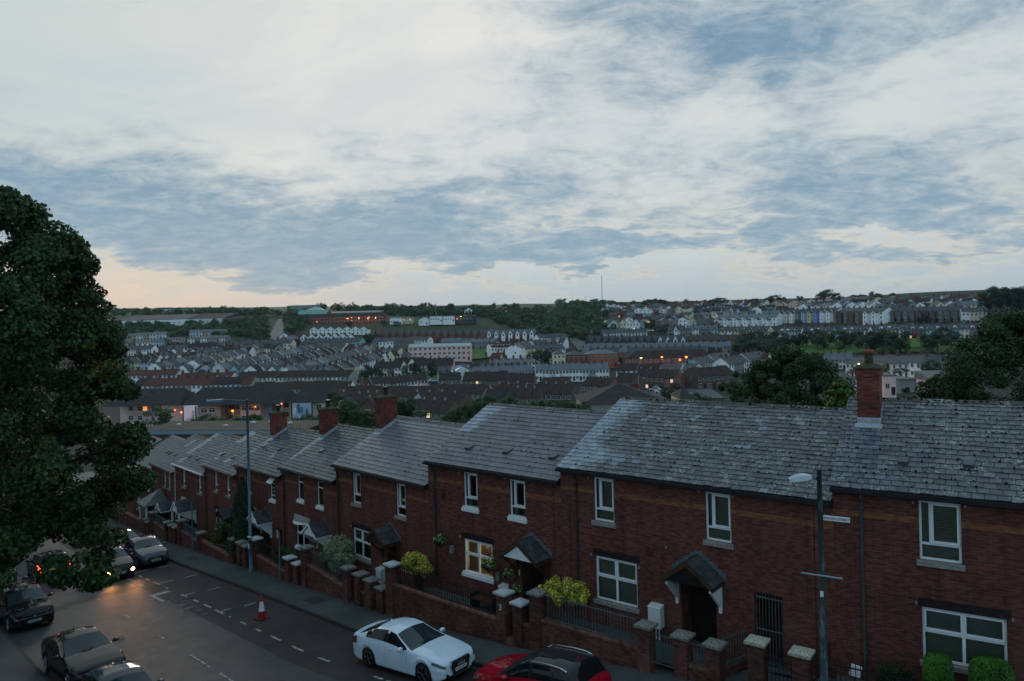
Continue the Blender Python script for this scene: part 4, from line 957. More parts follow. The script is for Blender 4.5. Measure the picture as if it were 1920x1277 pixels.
def ground_fn(gg):
    p = obc(gg); x, y, z = gg.sep(p)
    grass = gg.ramp(gg.noise(p, .05, 6, .7), [(.3, (.016, .030, .014)), (.7, (.035, .062, .026))])
    town = gg.ramp(gg.noise(p, .12, 6, .7), [(.35, (.016, .022, .017)), (.55, (.030, .034, .031)), (.7, (.018, .032, .014))])
    far = gg.ramp(gg.noise(gg.vm('MULTIPLY', p, (1, .35, 1)), .004, 4, .6), [(.42, (.035, .055, .028)), (.5, (.10, .16, .07)), (.58, (.05, .08, .035))])
    c = gg.mix(gg.rng(y, 560., 800.), town, grass); c = gg.mix(gg.rng(y, 1100., 1500.), c, far)
    return pr(gg, c, .95)
tag(mb.build('ground', mat('valley_ground', ground_fn), smooth=True), kind='structure')
def patch(name, pts, m, up=.35, n=10):
    """a sheet draped on the ground between four photo points"""
    P = [Vector((at(x, y, hit(x, y)).x, at(x, y, hit(x, y)).y, 0)) for x, y in pts]; mb = MB(); g_ = []
    for i in range(n + 1):
        r = []
        for j in range(n + 1):
            q = P[0].lerp(P[1], j / n).lerp(P[3].lerp(P[2], j / n), i / n); r.append(len(mb.v)); mb.v.append((q.x, q.y, TH(q.x, q.y) + up))
        g_.append(r)
    for a, b in zip(g_, g_[1:]):
        for j in range(n): mb.f.append((a[j], a[j + 1], b[j + 1], b[j])); mb.mi.append(0); mb.col.append(None)
    return tag(mb.build(name, m, smooth=True), kind='structure')
M_lawn = plain('mown_grass', (.05, .115, .022), .95, .3, .3)
M_hroad = plain('distant_road', (.085, .09, .095), .8, .15, .2)
patch('grass', [(886, 656), (950, 652), (925, 672), (884, 676)], M_lawn, .6)
patch('grass', [(1440, 645), (1800, 632), (1860, 668), (1430, 672)], M_lawn, .5)
patch('grass', [(1690, 636), (1745, 634), (1748, 655), (1700, 656)], M_lawn, .9)
patch('grass', [(800, 708), (822, 706), (826, 716), (802, 718)], M_lawn, .5)
patch('grass', [(1048, 590), (1074, 588), (1066, 600), (1052, 602)], M_lawn, 1.5)
patch('road', [(522, 600), (530, 600), (535, 640), (498, 640)], M_hroad, .9, 14)
patch('road', [(1065, 636), (1078, 634), (1110, 652), (1085, 660)], M_hroad, .9)
patch('road', [(1190, 730), (1330, 728), (1360, 748), (1180, 752)], M_hroad, .3)
patch('road', [(700, 700), (800, 706), (815, 718), (760, 722)], M_hroad, .3)

# ---------------------------------------------------------------- houses of the town
def wallm(name, c, rough=.85): return plain('wall_' + name, c, rough, .14, .5)
WM = {'white': wallm('white', (.78, .80, .82)), 'offwhite': wallm('offwhite', (.60, .60, .58)), 'cream': wallm('cream', (.66, .60, .42)), 'grey': wallm('grey', (.22, .23, .23)), 'pebbledash': wallm('pebbledash', (.30, .28, .25)),
      'stone': wallm('stone', (.15, .145, .135)), 'brown brick': wallm('brown', (.115, .080, .068)), 'pink brick': wallm('pinkbrick', (.20, .095, .078)), 'red brick': wallm('red', (.20, .060, .045)), 'orange brick': wallm('orange', (.30, .12, .07)),
      'pink': wallm('pink', (.72, .50, .46)), 'pale blue': wallm('paleblue', (.36, .47, .62)), 'blue': wallm('blue', (.16, .28, .58)), 'yellow': wallm('yellow', (.60, .52, .10)), 'pale yellow': wallm('paleyellow', (.58, .53, .32)),
      'turquoise': wallm('turquoise', (.22, .42, .42)), 'green': wallm('green', (.20, .36, .25)), 'dark red': wallm('darkred', (.20, .025, .025)), 'peach': wallm('peach', (.62, .44, .32)), 'dark grey': wallm('darkgrey', (.06, .06, .065)), 'bright green': wallm('brightgreen', (.10, .60, .12))}
RM = {'slate': plain('far_slate', (.058, .066, .074), .6, .3, .9), 'bslate': plain('blue_slate', (.105, .125, .145), .55, .25, .9), 'brown': plain('brown_tiles', (.038, .029, .026), .9, .4, .6), 'lilac': plain('lilac_tiles', (.10, .082, .088), .8, .25, .6),
      'dark': plain('dark_tiles', (.028, .026, .027), .8, .35, .6), 'red': plain('red_tiles', (.085, .035, .028), .8, .3, .6), 'cyan': plain('pale_sheet_roof', (.25, .34, .36), .4, .3, .9), 'green': plain('green_roof', (.10, .26, .22), .6, .2, .5), 'grey': plain('flat_grey_roof', (.13, .135, .13), .8, .3, .4)}
M_chf = plain('far_chimney', (.12, .06, .05), .9, .3, 2)
M_frame = plain('far_window_frame', (.60, .62, .64), .5, .05)
OR = 'first second third fourth fifth sixth seventh eighth ninth tenth eleventh twelfth thirteenth fourteenth fifteenth sixteenth seventeenth eighteenth nineteenth twentieth'.split()
MC = {}
def cached(key, fn):
    if key not in MC: MC[key] = fn()
    return MC[key]
def add(name, me, parent, m=None, loc=None):
    o = bpy.data.objects.new(name, me); C.objects.link(o); o.parent = parent
    if loc is not None: o.location = loc
    if m is not None: o.material_slots[0].link = 'OBJECT'; o.material_slots[0].material = m
    return o
def wall_mesh(w, d, h, rise, kind):
    mb = MB(); zb = -3.
    if kind == 'G':   # gable to the front: ridge runs back
        mb.face([(0, 0, zb), (w, 0, zb), (w, 0, h), (w / 2, 0, h + rise), (0, 0, h)]); mb.face([(w, d, zb), (0, d, zb), (0, d, h), (w / 2, d, h + rise), (w, d, h)])
        mb.face([(0, d, zb), (0, 0, zb), (0, 0, h), (0, d, h)]); mb.face([(w, 0, zb), (w, d, zb), (w, d, h), (w, 0, h)])
    else:
        r = 0 if kind in ('F', 'H') else rise
        mb.face([(0, 0, zb), (w, 0, zb), (w, 0, h), (0, 0, h)]); mb.face([(w, d, zb), (0, d, zb), (0, d, h), (w, d, h)])
        mb.face([(0, d, zb), (0, 0, zb), (0, 0, h), (0, d / 2, h + r), (0, d, h)]); mb.face([(w, 0, zb), (w, d, zb), (w, d, h), (w, d / 2, h + r), (w, 0, h)])
    return mb.mesh('wall', WM['white'])
def roof_mesh(w, d, h, rise, kind, oh=.0):
    mb = MB(); e, t = .35, .14
    if kind == 'G':
        for sg in (0, 1):
            x0 = -e if sg == 0 else w + e; dz = rise * e / (w / 2)
            mb.hexa([(x0, -.3, h - dz + .02), (w / 2, -.3, h + rise + .02), (w / 2, d + .2, h + rise + .02), (x0, d + .2, h - dz + .02), (x0, -.3, h - dz + t), (w / 2, -.3, h + rise + t), (w / 2, d + .2, h + rise + t), (x0, d + .2, h - dz + t)])
    elif kind == 'H':   # hipped
        i = min(w / 2 - .2, d / 2); A = [(-e, -e, h), (w + e, -e, h), (w + e, d + e, h), (-e, d + e, h)]; r0, r1 = (i, d / 2, h + rise), (w - i, d / 2, h + rise)
        mb.face([A[0], A[1], r1, r0]); mb.face([A[2], A[3], r0, r1]); mb.face([A[1], A[2], r1]); mb.face([A[3], A[0], r0]); mb.face([A[3], A[2], A[1], A[0]])
    elif kind == 'F':
        mb.hexa([(-.3, -.3, h), (w + .3, -.3, h), (w + .3, d + .3, h), (-.3, d + .3, h), (-.3, -.3, h + .3), (w + .3, -.3, h + .3), (w + .3, d + .3, h + rise), (-.3, d + .3, h + rise)])
    else:
        dz = rise * e / (d / 2)
        for y0 in (-e, d + e):
            mb.hexa([(-oh, y0, h - dz + .02), (w + oh, y0, h - dz + .02), (w + oh, d / 2, h + rise + .02), (-oh, d / 2, h + rise + .02), (-oh, y0, h - dz + t), (w + oh, y0, h - dz + t), (w + oh, d / 2, h + rise + t), (-oh, d / 2, h + rise + t)])
    return mb.mesh('roof', RM['slate'])
def win_mesh(w, h, big=False):
    mb = MB(); t = .1; mb.box(-w / 2 - t, w / 2 + t, -.05, .0, -t, h + t, 0); mb.box(-w / 2, w / 2, -.07, -.05, 0, h, 1)
    mb.box(-.04, .04, -.085, -.07, 0, h, 0)
    if big: mb.box(-w / 2, w / 2, -.084, -.07, h * .6, h * .6 + .07, 0)
    return mb.mesh('window', [M_frame, M_farglass])
def lit(o, pale=False):
    o.material_slots[1].link = 'OBJECT'; o.material_slots[1].material = M_farlity if pale else M_farlit
def town_house(name, P, ang, w, d, h, rise, kind, wall, roof, label, cat, group, rs, storeys=2, nw=2, chim=True, dormer=None, ret=None, litp=.004, endwin=True, floorz=None, oh=0., front=True):
    root = empty(name, P, ang, label, cat, group); key = (round(w, 1), round(d, 1), round(h, 1), round(rise, 1), kind)
    add('wall', cached(('w',) + key, lambda: wall_mesh(*key)), root, WM[wall]); add('roof', cached(('r', oh) + key, lambda: roof_mesh(*key, oh)), root, RM[roof])
    sh = h / storeys; ww = 1.25 if w / nw > 2.4 else .95
    if front:
        for s in range(storeys):
            for i in range(nw):
                x = w * (i + .5) / nw
                if s == 0 and i == nw - 1 and storeys < 4:
                    add('door', cached('door', lambda: (lambda m: (m.box(-.5, .5, -.06, 0, 0, 2.05), m.mesh('door', M_darkdoor))[1])(MB())), root, None, (x, 0, .05)); continue
                o = add('window', cached(('win', ww, kind), lambda: win_mesh(ww, 1.25)), root, None, (x, 0, sh * s + sh * .36))
                if rs.random() < litp: lit(o, rs.random() < .5)
    if kind == 'T' and endwin:
        q = add('window', cached('ew', lambda: win_mesh(.7, 1.0)), root, None, (w, d * .5, sh * (storeys - 1) + .9)); q.rotation_euler = (0, 0, R_(90))
        q = add('window', cached('ew', lambda: win_mesh(.7, 1.0)), root, None, (0, d * .4, sh * (storeys - 1) + .9)); q.rotation_euler = (0, 0, R_(-90))
    if chim:
        zr = h + rise; cx = .35 if kind != 'G' else w * .5; cy = d / 2
        ch_ = add('chimney', cached('chim', lambda: (lambda m: (m.box(-.35, .35, -.5, .5, -1.2, 1.0), m.box(-.4, .4, -.55, .55, .85, .95), m.tube([(0, -.22, 1), (0, -.22, 1.35)], .12, 6), m.tube([(0, .22, 1), (0, .22, 1.35)], .12, 6), m.mesh('chimney', M_chf))[-1])(MB())), root, M_chf if roof != 'brown' else WM['pebbledash'], (cx, cy if kind != 'G' else d * .4, zr + .25 - (0 if roof != 'brown' else .1)))
        if roof == 'brown': ch_.scale = (.6, .5, .55)
    if dormer:
        dk, dc = dormer
        if dk == 'box':
            def f():
                m = MB(); m.box(-1.1, 1.1, -.2, 1.9, -.2, 1.3); m.box(-1.2, 1.2, -.35, 2.1, 1.3, 1.45, 1); m.box(-.95, .95, -.24, -.2, .25, 1.1, 2); return m.mesh('dormer', [WM['white'], RM['slate'], M_farglass])
            add('dormer', cached('dbox', f), root, WM[dc], (w / 2, d * .12, h + .35))
        elif dk == 'round':
            def f():
                m = MB(); m.tube([(0, -.1, .75), (0, 1.6, .75)], .75, 12); m.box(-.75, .75, -.1, 1.6, -.3, .75); m.box(-.4, .4, -.14, -.1, .1, 1.0, 1); return m.mesh('dormer', [WM['white'], M_farglass])
            add('dormer', cached('dround', f), root, WM[dc], (w / 2, d * .1, h + .35))
        elif dk == 'wallgable':
            wd = min(w * .55, 3.4); key2 = ('wg', round(wd, 1), round(h, 1), round(rise, 1), round(d, 1))
            def f():
                m = MB(); hh = rise * .92; m.box(-wd / 2, wd / 2, -.5, 0, -3, h); m.face([(-wd / 2, -.5, h), (wd / 2, -.5, h), (0, -.5, h + hh)])
                for sg in (-1, 1): m.hexa([(0, -.75, h + hh + .02), (sg * (wd / 2 + .3), -.75, h - .3), (sg * (wd / 2 + .3), d * .4, h - .3), (0, d * .45, h + hh + .02), (0, -.75, h + hh + .2), (sg * (wd / 2 + .3), -.75, h - .1), (sg * (wd / 2 + .3), d * .4, h - .1), (0, d * .45, h + hh + .2)], 1)
                m.box(-.55, .55, -.56, -.5, h - 1.3, h + .2, 2); return m.mesh('front_gable', [WM['white'], RM['slate'], M_farglass])
            add('front_gable', cached(key2, f), root, WM[dc], (w * .36, 0, 0))
    if ret:     # tall gabled return standing out at the back, as seen on the hillside terraces
        rc, ro, rh = ret; key3 = ('ret', round(w, 1), ro, rh, round(h, 1))
        def f():
            m = MB(); W_ = w * .50; m.face([(0, -ro, -4), (W_, -ro, -4), (W_, -ro, rh), (W_ / 2, -ro, rh + 1.5), (0, -ro, rh)]); m.face([(0, 0, -4), (0, -ro, -4), (0, -ro, rh), (0, 0, rh)]); m.face([(W_, -ro, -4), (W_, 0, -4), (W_, 0, rh), (W_, -ro, rh)])
            for sg in (-1, 1): m.hexa([(W_ / 2, -ro - .2, rh + 1.5), (W_ / 2 + sg * (W_ / 2 + .2), -ro - .2, rh - .2), (W_ / 2 + sg * (W_ / 2 + .2), 0, rh - .2), (W_ / 2, 0, rh + 1.5), (W_ / 2, -ro - .2, rh + 1.65), (W_ / 2 + sg * (W_ / 2 + .2), -ro - .2, rh - .05), (W_ / 2 + sg * (W_ / 2 + .2), 0, rh - .05), (W_ / 2, 0, rh + 1.65)], 1)
            for z in (1.2, 3.9, 6.4):
                if z < rh - .5: m.box(W_ / 2 - .45, W_ / 2 + .45, -ro - .05, -ro, z, z + 1.3, 2)
            return m.mesh('rear_return', [WM['white'], RM['slate'], M_farglass])
        add('rear_return', cached(key3, f), root, WM[rc], (.15, 0, 0))
    return root
NH = [0]
def short(s):
    w = s.split()
    if len(w) <= 16: return s
    for a in ('estate', 'terraced', 'gabled'):
        if a in w[:4]: w.remove(a)
        if len(w) <= 16: break
    if len(w) > 16 and 'the' in w: w = [q for i, q in enumerate(w) if not (q == 'the' and i > 6)]
    return ' '.join(w[:16])
def row(desc, A, B, n, h, rise, d, walls, roof, kind='T', storeys=2, nw=2, chim=True, dormer=None, ret=None, seed=0, name='terraced_house', cat='house', base=False, litp=.004, da=None, db=None, typ='terraced house', group=None, front=True, flip=False, widths=None, roofs=None, scatter=0.):
    """A, B: photo pixels of the eaves line at its left and right ends (or base line when base=True)"""
    rs = random.Random(seed + NH[0]); up = 0 if base else h
    if name == 'terraced_house':
        if kind == 'G': name = 'gabled_house'; typ = 'gabled house' if typ == 'terraced house' else typ
        elif roof == 'grey': name = 'flat_roofed_house'
        elif dormer: name = 'dormered_house'
        elif h < 5: name = 'cottage'
        elif storeys == 3 or h > 6.4: name = 'tall_terraced_house'
    DA = da or hit(*A, up); DB = db or hit(*B, up)
    a = at(*A, DA); b = at(*B, DB); L = (b - a).to_2d().length; t = (b - a).to_2d() / L; ang = math.atan2(t.y, t.x); w = L / n
    res = []
    for i in range(n):
        q = a + (b - a) * (i / n); x, y = q.x, q.y; mx, my = x + t.x * w / 2, y + t.y * w / 2
        z = (q.z + (b - a).z / n * .5) - (0 if base else h) + (rs.uniform(-.25, .25) if n > 2 else 0)
        wc = walls[i % len(walls)] if len(walls) >= n or rs.random() < .4 else rs.choice(walls)
        wc = wc if True else walls[i % len(walls)] if isinstance(walls, (list, tuple)) else walls; rc = (rs.choice(roofs) if roofs else roof)
        dm = dormer
        if dormer and isinstance(dormer[0], (list, tuple)): dm = dormer[i % len(dormer)]
        if dm and dm[1] == '=': dm = (dm[0], wc)
        rt = ret
        if ret and ret[0] == '=': rt = (wc, *ret[1:])
        lab = short(f"{wc} {typ}, {OR[i]} from left in {desc}" if n > 1 else f"{wc} {typ} {desc}")
        res.append(town_house(name, (x, y, z), ang, w, d, h, rise, kind, wc, rc, lab, cat, group or ('houses in ' + desc if n > 1 else None), rs, storeys, nw, chim, dm, rt, litp, front=front, endwin=(i in (0, n - 1))))
        if scatter: r_ = res[-1]; r_.rotation_euler = (0, 0, ang + rs.uniform(-1, 1) * scatter); k_ = 1 + rs.uniform(-.03, .03) * scatter; r_.location = (x * k_, y * k_, z * k_); r_.scale = (rs.uniform(.85, 1.2), rs.uniform(.8, 1.1), rs.uniform(.85, 1.12))
        NH[0] += 1
    return res
# --- hilltop and upper slopes first (far), then nearer rows
row('the row below the skyline woods', (620, 572), (700, 577), 1, 6, 2.5, 14, 'white', 'cyan', 'T', base=False, typ='barrel roofed hall', name='hall', cat='hall', chim=False, nw=5, storeys=1, da=900, db=900) if False else None
rs0 = random.Random(11)
WH = ['white', 'offwhite', 'cream', 'white', 'pebbledash', 'grey', 'red brick', 'white', 'pink brick', 'offwhite']
# right-hand hill: lines of houses climbing to the skyline
for j, (x0, y0, x1, y1, n, desc, wl, rf, kd) in enumerate([
    (1130, 574, 1290, 571, 12, 'the far hilltop row right of the tall mast', ['red brick', 'offwhite', 'brown brick', 'white', 'red brick', 'grey'], ['red', 'slate', 'brown', 'slate'], 'G'),
    (1290, 571, 1450, 566, 12, 'the hilltop row left of the skyline tree group', ['offwhite', 'red brick', 'stone', 'white'], ['slate', 'brown', 'slate', 'red'], 'T'),
    (1130, 583, 1300, 580, 11, 'the second row down right of the mast', ['white', 'red brick', 'offwhite', 'stone', 'cream'], ['slate', 'red', 'brown', 'bslate'], 'G'),
    (1300, 581, 1470, 576, 11, 'the second row from the skyline', ['grey', 'white', 'brown brick', 'offwhite'], ['brown', 'slate', 'dark'], 'T'),
    (1450, 568, 1560, 564, 7, 'the skyline row under the dark tree group', ['offwhite', 'cream', 'peach', 'white'], ['brown', 'slate', 'lilac'], 'G'),
    (1575, 562, 1700, 561, 8, 'the red skyline row right of the big tree', ['cream', 'red brick', 'pink brick', 'red brick'], ['slate', 'bslate'], 'T'),
    (1700, 560, 1850, 559, 9, 'the skyline row at the right end', ['red brick', 'grey', 'red brick', 'white'], ['slate', 'red', 'bslate'], 'T'),
    (1490, 574, 1640, 571, 9, 'the pale row above the coloured terrace', ['white', 'grey', 'white', 'offwhite'], ['slate', 'bslate'], 'T'),
    (1640, 574, 1840, 571, 11, 'the mixed row above the stone terrace', ['cream', 'pale blue', 'grey', 'red brick', 'white', 'grey'], ['slate', 'bslate', 'dark'], 'T'),
    (1140, 592, 1330, 591, 11, 'the third row down right of the mast', ['white', 'offwhite', 'red brick', 'cream', 'stone'], ['bslate', 'brown', 'slate'], 'T'),
    (1330, 590, 1460, 586, 9, 'the row behind the long white terrace', ['pebbledash', 'white', 'pale blue', 'turquoise', 'red brick'], ['slate', 'brown', 'bslate'], 'T'),
    (1205, 602, 1340, 600, 8, 'the stone row right of the round dark tree', ['turquoise', 'stone', 'stone', 'grey', 'white', 'cream', 'stone', 'stone'], ['slate', 'bslate'], 'G'),
    ]):
    row(desc, (x0, y0), (x1, y1), n, 5.2, 2.3, 8, wl, rf[0], kd, roofs=rf, seed=j * 31, dormer=None, scatter=.6)
for j, (x0, y0, x1, y1, n, desc) in enumerate([(1135, 579, 1290, 576, 9, 'the scattered line between the top hill rows'), (1295, 576, 1440, 571, 9, 'the scattered line under the skyline trees'), (1165, 598, 1290, 596, 6, 'the scattered houses above the round tree'), (1300, 586, 1460, 581, 9, 'the scattered line above the long white terrace'),
        (1470, 570, 1620, 568, 8, 'the scattered line below the skyline at right'), (1640, 567, 1840, 566, 10, 'the scattered line below the right skyline'), (1220, 613, 1250, 611, 2, 'the gap beside the short gabled row'), (1110, 600, 1160, 598, 4, 'the scattered houses beside the central wood')]):
    row(desc, (x0, y0), (x1, y1), n, 4.8, 2.3, 8, ['white', 'brown brick', 'white', 'stone', 'cream', 'pale blue', 'pebbledash'], 'slate', 'T', roofs=['slate', 'brown', 'dark', 'slate'], seed=300 + j, scatter=1.1, name='hill_house', typ='house')
for j, (x0, y0, x1, y1, n, desc) in enumerate([(320, 662, 420, 658, 8, 'the jumble below the left pale blocks'), (430, 657, 520, 652, 7, 'the jumble below the stone terrace'), (560, 652, 690, 650, 9, 'the jumble below the grey terrace'), (250, 682, 330, 680, 6, 'the jumble above the left brown roofs'), (350, 693, 440, 690, 6, 'the jumble at the foot of the left terraces'),
        (940, 645, 1060, 642, 8, 'the jumble right of the stone row'), (1000, 668, 1060, 665, 4, 'the jumble by the poplars'), (700, 672, 765, 668, 5, 'the jumble left of the pale flats'), (860, 690, 930, 688, 5, 'the jumble below the lawn'), (1390, 676, 1440, 672, 4, 'the jumble behind the leafy tree')]):
    row(desc, (x0, y0), (x1, y1), n, 4.6, 2.6, 8, ['white', 'pale blue', 'white', 'cream', 'grey', 'offwhite', 'pebbledash'], 'slate', 'T', roofs=['slate', 'dark', 'slate', 'brown'], seed=400 + j, scatter=1.0, name='town_house', typ='house')
row('the long white terrace on the hill', (1345, 596), (1455, 595), 6, 6.6, 2.6, 9, ['white'], 'bslate', storeys=2, nw=3, ret=('white', 4.5, 4.6), seed=3)
row('the coloured gabled terrace on the hill', (1465, 587), (1568, 583), 9, 8.0, 2.6, 9, ['white', 'offwhite', 'white', 'grey', 'pale blue', 'pale yellow', 'blue', 'white', 'white'], 'slate', storeys=3, ret=('=', 3.2, 7.4), dormer=('wallgable', '='), seed=5)
row('the dark stone terrace right of the coloured one', (1569, 585), (1622, 585), 5, 7.6, 2.6, 9, ['stone', 'dark grey', 'stone', 'brown brick', 'stone'], 'slate', storeys=3, ret=('=', 3, 6.8), seed=6)
row('the tall pair between stone houses', (1624, 585), (1656, 584), 2, 8.2, 2.4, 9, ['white', 'white'], 'slate', storeys=3, ret=('white', 3, 7.4), seed=7)
row('the long stone terrace at the right', (1658, 584), (1802, 582), 11, 7.4, 2.6, 9, ['stone', 'brown brick', 'stone', 'grey', 'stone'], 'slate', storeys=3, ret=('=', 3, 6.5), seed=8)
row('the pale terrace end behind the right tree', (1803, 584), (1850, 584), 3, 7.4, 2.4, 9, ['white', 'cream', 'offwhite'], 'slate', storeys=2, seed=9)
row('the dormered terrace behind the park trees', (1458, 623), (1702, 618), 19, 5.3, 3.0, 8.5, ['white', 'offwhite', 'white', 'pale blue', 'white', 'stone', 'cream', 'pale yellow', 'pale yellow', 'turquoise', 'pale blue', 'white', 'blue', 'white', 'white', 'offwhite', 'cream', 'cream', 'white'], 'slate', dormer=[('round', 'white'), ('round', 'white'), ('box', 'white'), ('box', '='), ('wallgable', '=')], seed=10)
row('the dormered pair right of the park lawn', (1703, 619), (1735, 619), 2, 5.3, 3.0, 8.5, ['dark red', 'dark grey'], 'slate', dormer=('round', 'white'), seed=12, litp=.3)
row('the dormered terrace right of the dark red house', (1736, 619), (1850, 616), 7, 5.3, 3.0, 8.5, ['turquoise', 'green', 'pale blue', 'turquoise', 'cream', 'stone', 'red brick'], 'slate', dormer=[('box', 'white'), ('round', 'white')], seed=13)
row('the row above the black gabled terrace', (1100, 625), (1213, 623), 10, 3.6, 2.6, 8, ['offwhite'], 'slate', seed=14)
row('right of the wood, gable to the valley', (1128, 606), (1158, 606), 2, 6, 3, 9, ['white', 'offwhite'], 'slate', 'G', seed=15)
row('the large white pair left of the round dark tree', (1162, 606), (1198, 605), 3, 6.8, 3.0, 9, ['cream', 'white', 'white'], 'slate', 'G', seed=16, litp=.1)
row('the short gabled row below the stone houses', (1252, 619), (1285, 618), 3, 5.2, 3.2, 9, ['grey', 'white', 'grey'], 'slate', dormer=('wallgable', '='), seed=17)
row('the low pale row right of the short gabled row', (1287, 618), (1345, 617), 5, 5.0, 2.8, 8, ['pebbledash', 'white', 'stone', 'stone', 'turquoise'], 'bslate', dormer=('box', 'white'), seed=18)
row('the low mixed row ending at the park trees', (1346, 620), (1440, 619), 7, 5.0, 2.8, 8, ['cream', 'white', 'pale yellow', 'red brick', 'cream', 'pale blue', 'cream'], 'slate', dormer=('box', 'white'), seed=19)
row('the long black gabled terrace', (1098, 640), (1232, 639), 10, 5.2, 3.2, 8, ['red brick', 'brown brick'], 'slate', dormer=('wallgable', 'dark grey'), seed=20)
row('the white gabled part of the black terrace', (1233, 639), (1290, 638), 4, 5.2, 3.2, 8, ['brown brick'], 'slate', dormer=('wallgable', 'white'), seed=21)
row('the brick gabled terrace left of the park trees', (1291, 637), (1385, 636), 7, 6.0, 3.2, 8, ['red brick', 'pink brick'], 'slate', dormer=('wallgable', 'orange brick'), seed=22)
row('the pale roofed row above the lamp lit block', (1095, 652), (1225, 651), 10, 4.6, 2.6, 8, ['white', 'offwhite', 'grey', 'cream'], 'bslate', seed=23)
row('the pale roofed row left of the park', (1226, 651), (1370, 650), 11, 4.6, 2.8, 8, ['offwhite', 'white', 'grey'], 'bslate', seed=24)
row('the row just behind the lamp lit block', (1090, 662), (1325, 659), 16, 4.6, 2.8, 8, ['offwhite', 'grey', 'cream', 'pink brick', 'brown brick'], 'slate', seed=25, roofs=['slate', 'bslate', 'slate'])
# centre hill
row('the red gabled Victorian terrace', (700, 628), (908, 628), 15, 6.2, 2.8, 8, ['red brick'], 'slate', dormer=('wallgable', '='), seed=26)
row('the white gabled end of the red terrace', (912, 627), (1005, 625), 7, 6.0, 3.2, 8, ['red brick'], 'bslate', dormer=('wallgable', 'white'), seed=27)
row('the upper line of white gabled modern houses', (581, 618), (690, 617), 7, 4.8, 2.6, 8, ['white'], 'dark', 'G', seed=28, chim=False)
row('the front line of white gabled modern houses', (563, 633), (664, 631), 7, 5.2, 2.8, 8, ['white'], 'dark', 'G', seed=29, chim=False)
row('brick house beside the hill road', (524, 631), (562, 631), 2, 5, 3, 8, ['white', 'red brick'], 'dark', 'G', seed=30, chim=False)
row('the stone terrace under the hill road', (438, 645), (546, 644), 7, 7.2, 2.6, 8, ['cream', 'stone', 'stone', 'grey', 'stone', 'stone', 'cream'], 'slate', seed=31)
row('the grey terrace left of the dark trees', (566, 643), (675, 641), 8, 7.4, 2.6, 8, ['stone', 'stone', 'grey', 'pebbledash', 'stone', 'pebbledash', 'grey', 'turquoise'], 'slate', seed=32, litp=.1)
row('the grey terrace above the pale flats', (697, 641), (765, 640), 5, 6.6, 2.4, 8, ['grey', 'white', 'white', 'stone', 'stone'], 'slate', seed=33)
row('the low grey row beside the pale flats', (766, 637), (802, 637), 3, 5, 2, 8, ['cream', 'offwhite', 'white'], 'slate', seed=34)
row('the stone row right of the pale flats', (826, 641), (930, 642), 8, 5.0, 2.4, 8, ['stone', 'stone', 'grey'], 'bslate', seed=35)
row('the white three storey dormer row', (921, 651), (965, 650), 4, 7.0, 2.2, 9, ['white', 'offwhite'], 'red', storeys=2, dormer=('box', 'white'), seed=36)
row('the white row receding behind the cream gable', (978, 652), (995, 648), 4, 7.0, 2.4, 9, ['white'], 'slate', seed=37, da=400, db=520)
row('with blank gable, right of the lawn', (951, 653), (978, 657), 1, 6.4, 3.6, 11, ['cream'], 'slate', 'G', seed=38, nw=1, chim=False, front=False, typ='house')
row('the tight row left of the red blocks', (1010, 634), (1065, 632), 5, 6, 2.6, 8, ['white', 'cream', 'stone', 'white', 'offwhite'], 'slate', seed=39)
row('the roofs between lawn and red blocks', (1000, 655), (1060, 652), 6, 5, 2.6, 8, ['brown brick', 'white', 'red brick', 'stone'], 'slate', seed=40)
row('the low roofs behind the white valley terrace', (930, 682), (1010, 678), 6, 4.5, 2.4, 8, ['cream', 'grey', 'stone', 'brown brick'], 'bslate', 'H', seed=41)
row('the long white valley terrace', (1004, 694), (1142, 692), 11, 5.4, 2.6, 8, ['white', 'white', 'offwhite', 'white', 'white', 'white', 'white', 'offwhite', 'pebbledash', 'white', 'white'], 'bslate', seed=42)
row('the roofs leading into the white valley terrace', (890, 700), (1002, 695), 9, 5.0, 2.8, 8, ['grey', 'white', 'offwhite'], 'bslate', seed=43)
row('beside the pale sheet roof', (820, 697), (846, 697), 2, 5.2, 2.4, 8, ['offwhite', 'white'], 'slate', seed=44)
row('with pale sheet roof left of the valley terrace', (848, 700), (888, 699), 1, 4, 2.6, 9, ['white'], 'cyan', 'H', seed=45, typ='shed', name='shed', cat='shed', chim=False, nw=4, storeys=1)
row('above the green lawn', (934, 672), (958, 671), 2, 3.6, 2.8, 9, ['peach', 'cream'], 'red', 'G', seed=46)
# --- receding slate terraces in the middle distance (left half), front faces the right/viewer
rec = [((372, 684), (560, 634), 15, 'the uppermost receding terrace left of centre'), ((345, 672), (470, 648), 9, 'the receding terrace above it on the left'),
       ((420, 692), (600, 652), 14, 'the second receding terrace'), ((482, 696), (640, 657), 14, 'the third receding terrace'), ((548, 700), (700, 655), 15, 'the fourth receding terrace'),
       ((610, 703), (735, 662), 13, 'the fifth receding terrace'), ((300, 690), (400, 668), 8, 'the receding terrace nearest the big tree'), ((240, 682), (330, 664), 8, 'the leftmost receding terrace')]
for j, (A, B, n, ds) in enumerate(rec):
    row(ds, A, B, n, 5.0, 2.8, 8, [['white', 'offwhite', 'cream', 'white', 'pale blue', 'white', 'grey'], ['white', 'cream', 'white', 'offwhite', 'green', 'white'], ['offwhite', 'white', 'pale blue', 'white', 'yellow']][j % 3], 'slate', seed=60 + j, roofs=[['slate', 'slate', 'bslate'], ['slate', 'dark', 'slate']][j % 2])
row('the gabled ends above the brown roofs', (430, 694), (600, 697), 9, 4.2, 2.8, 9, ['pale blue', 'grey', 'cream', 'white', 'white', 'offwhite', 'pale blue', 'white', 'grey'], 'slate', 'G', seed=70, chim=False, nw=1)
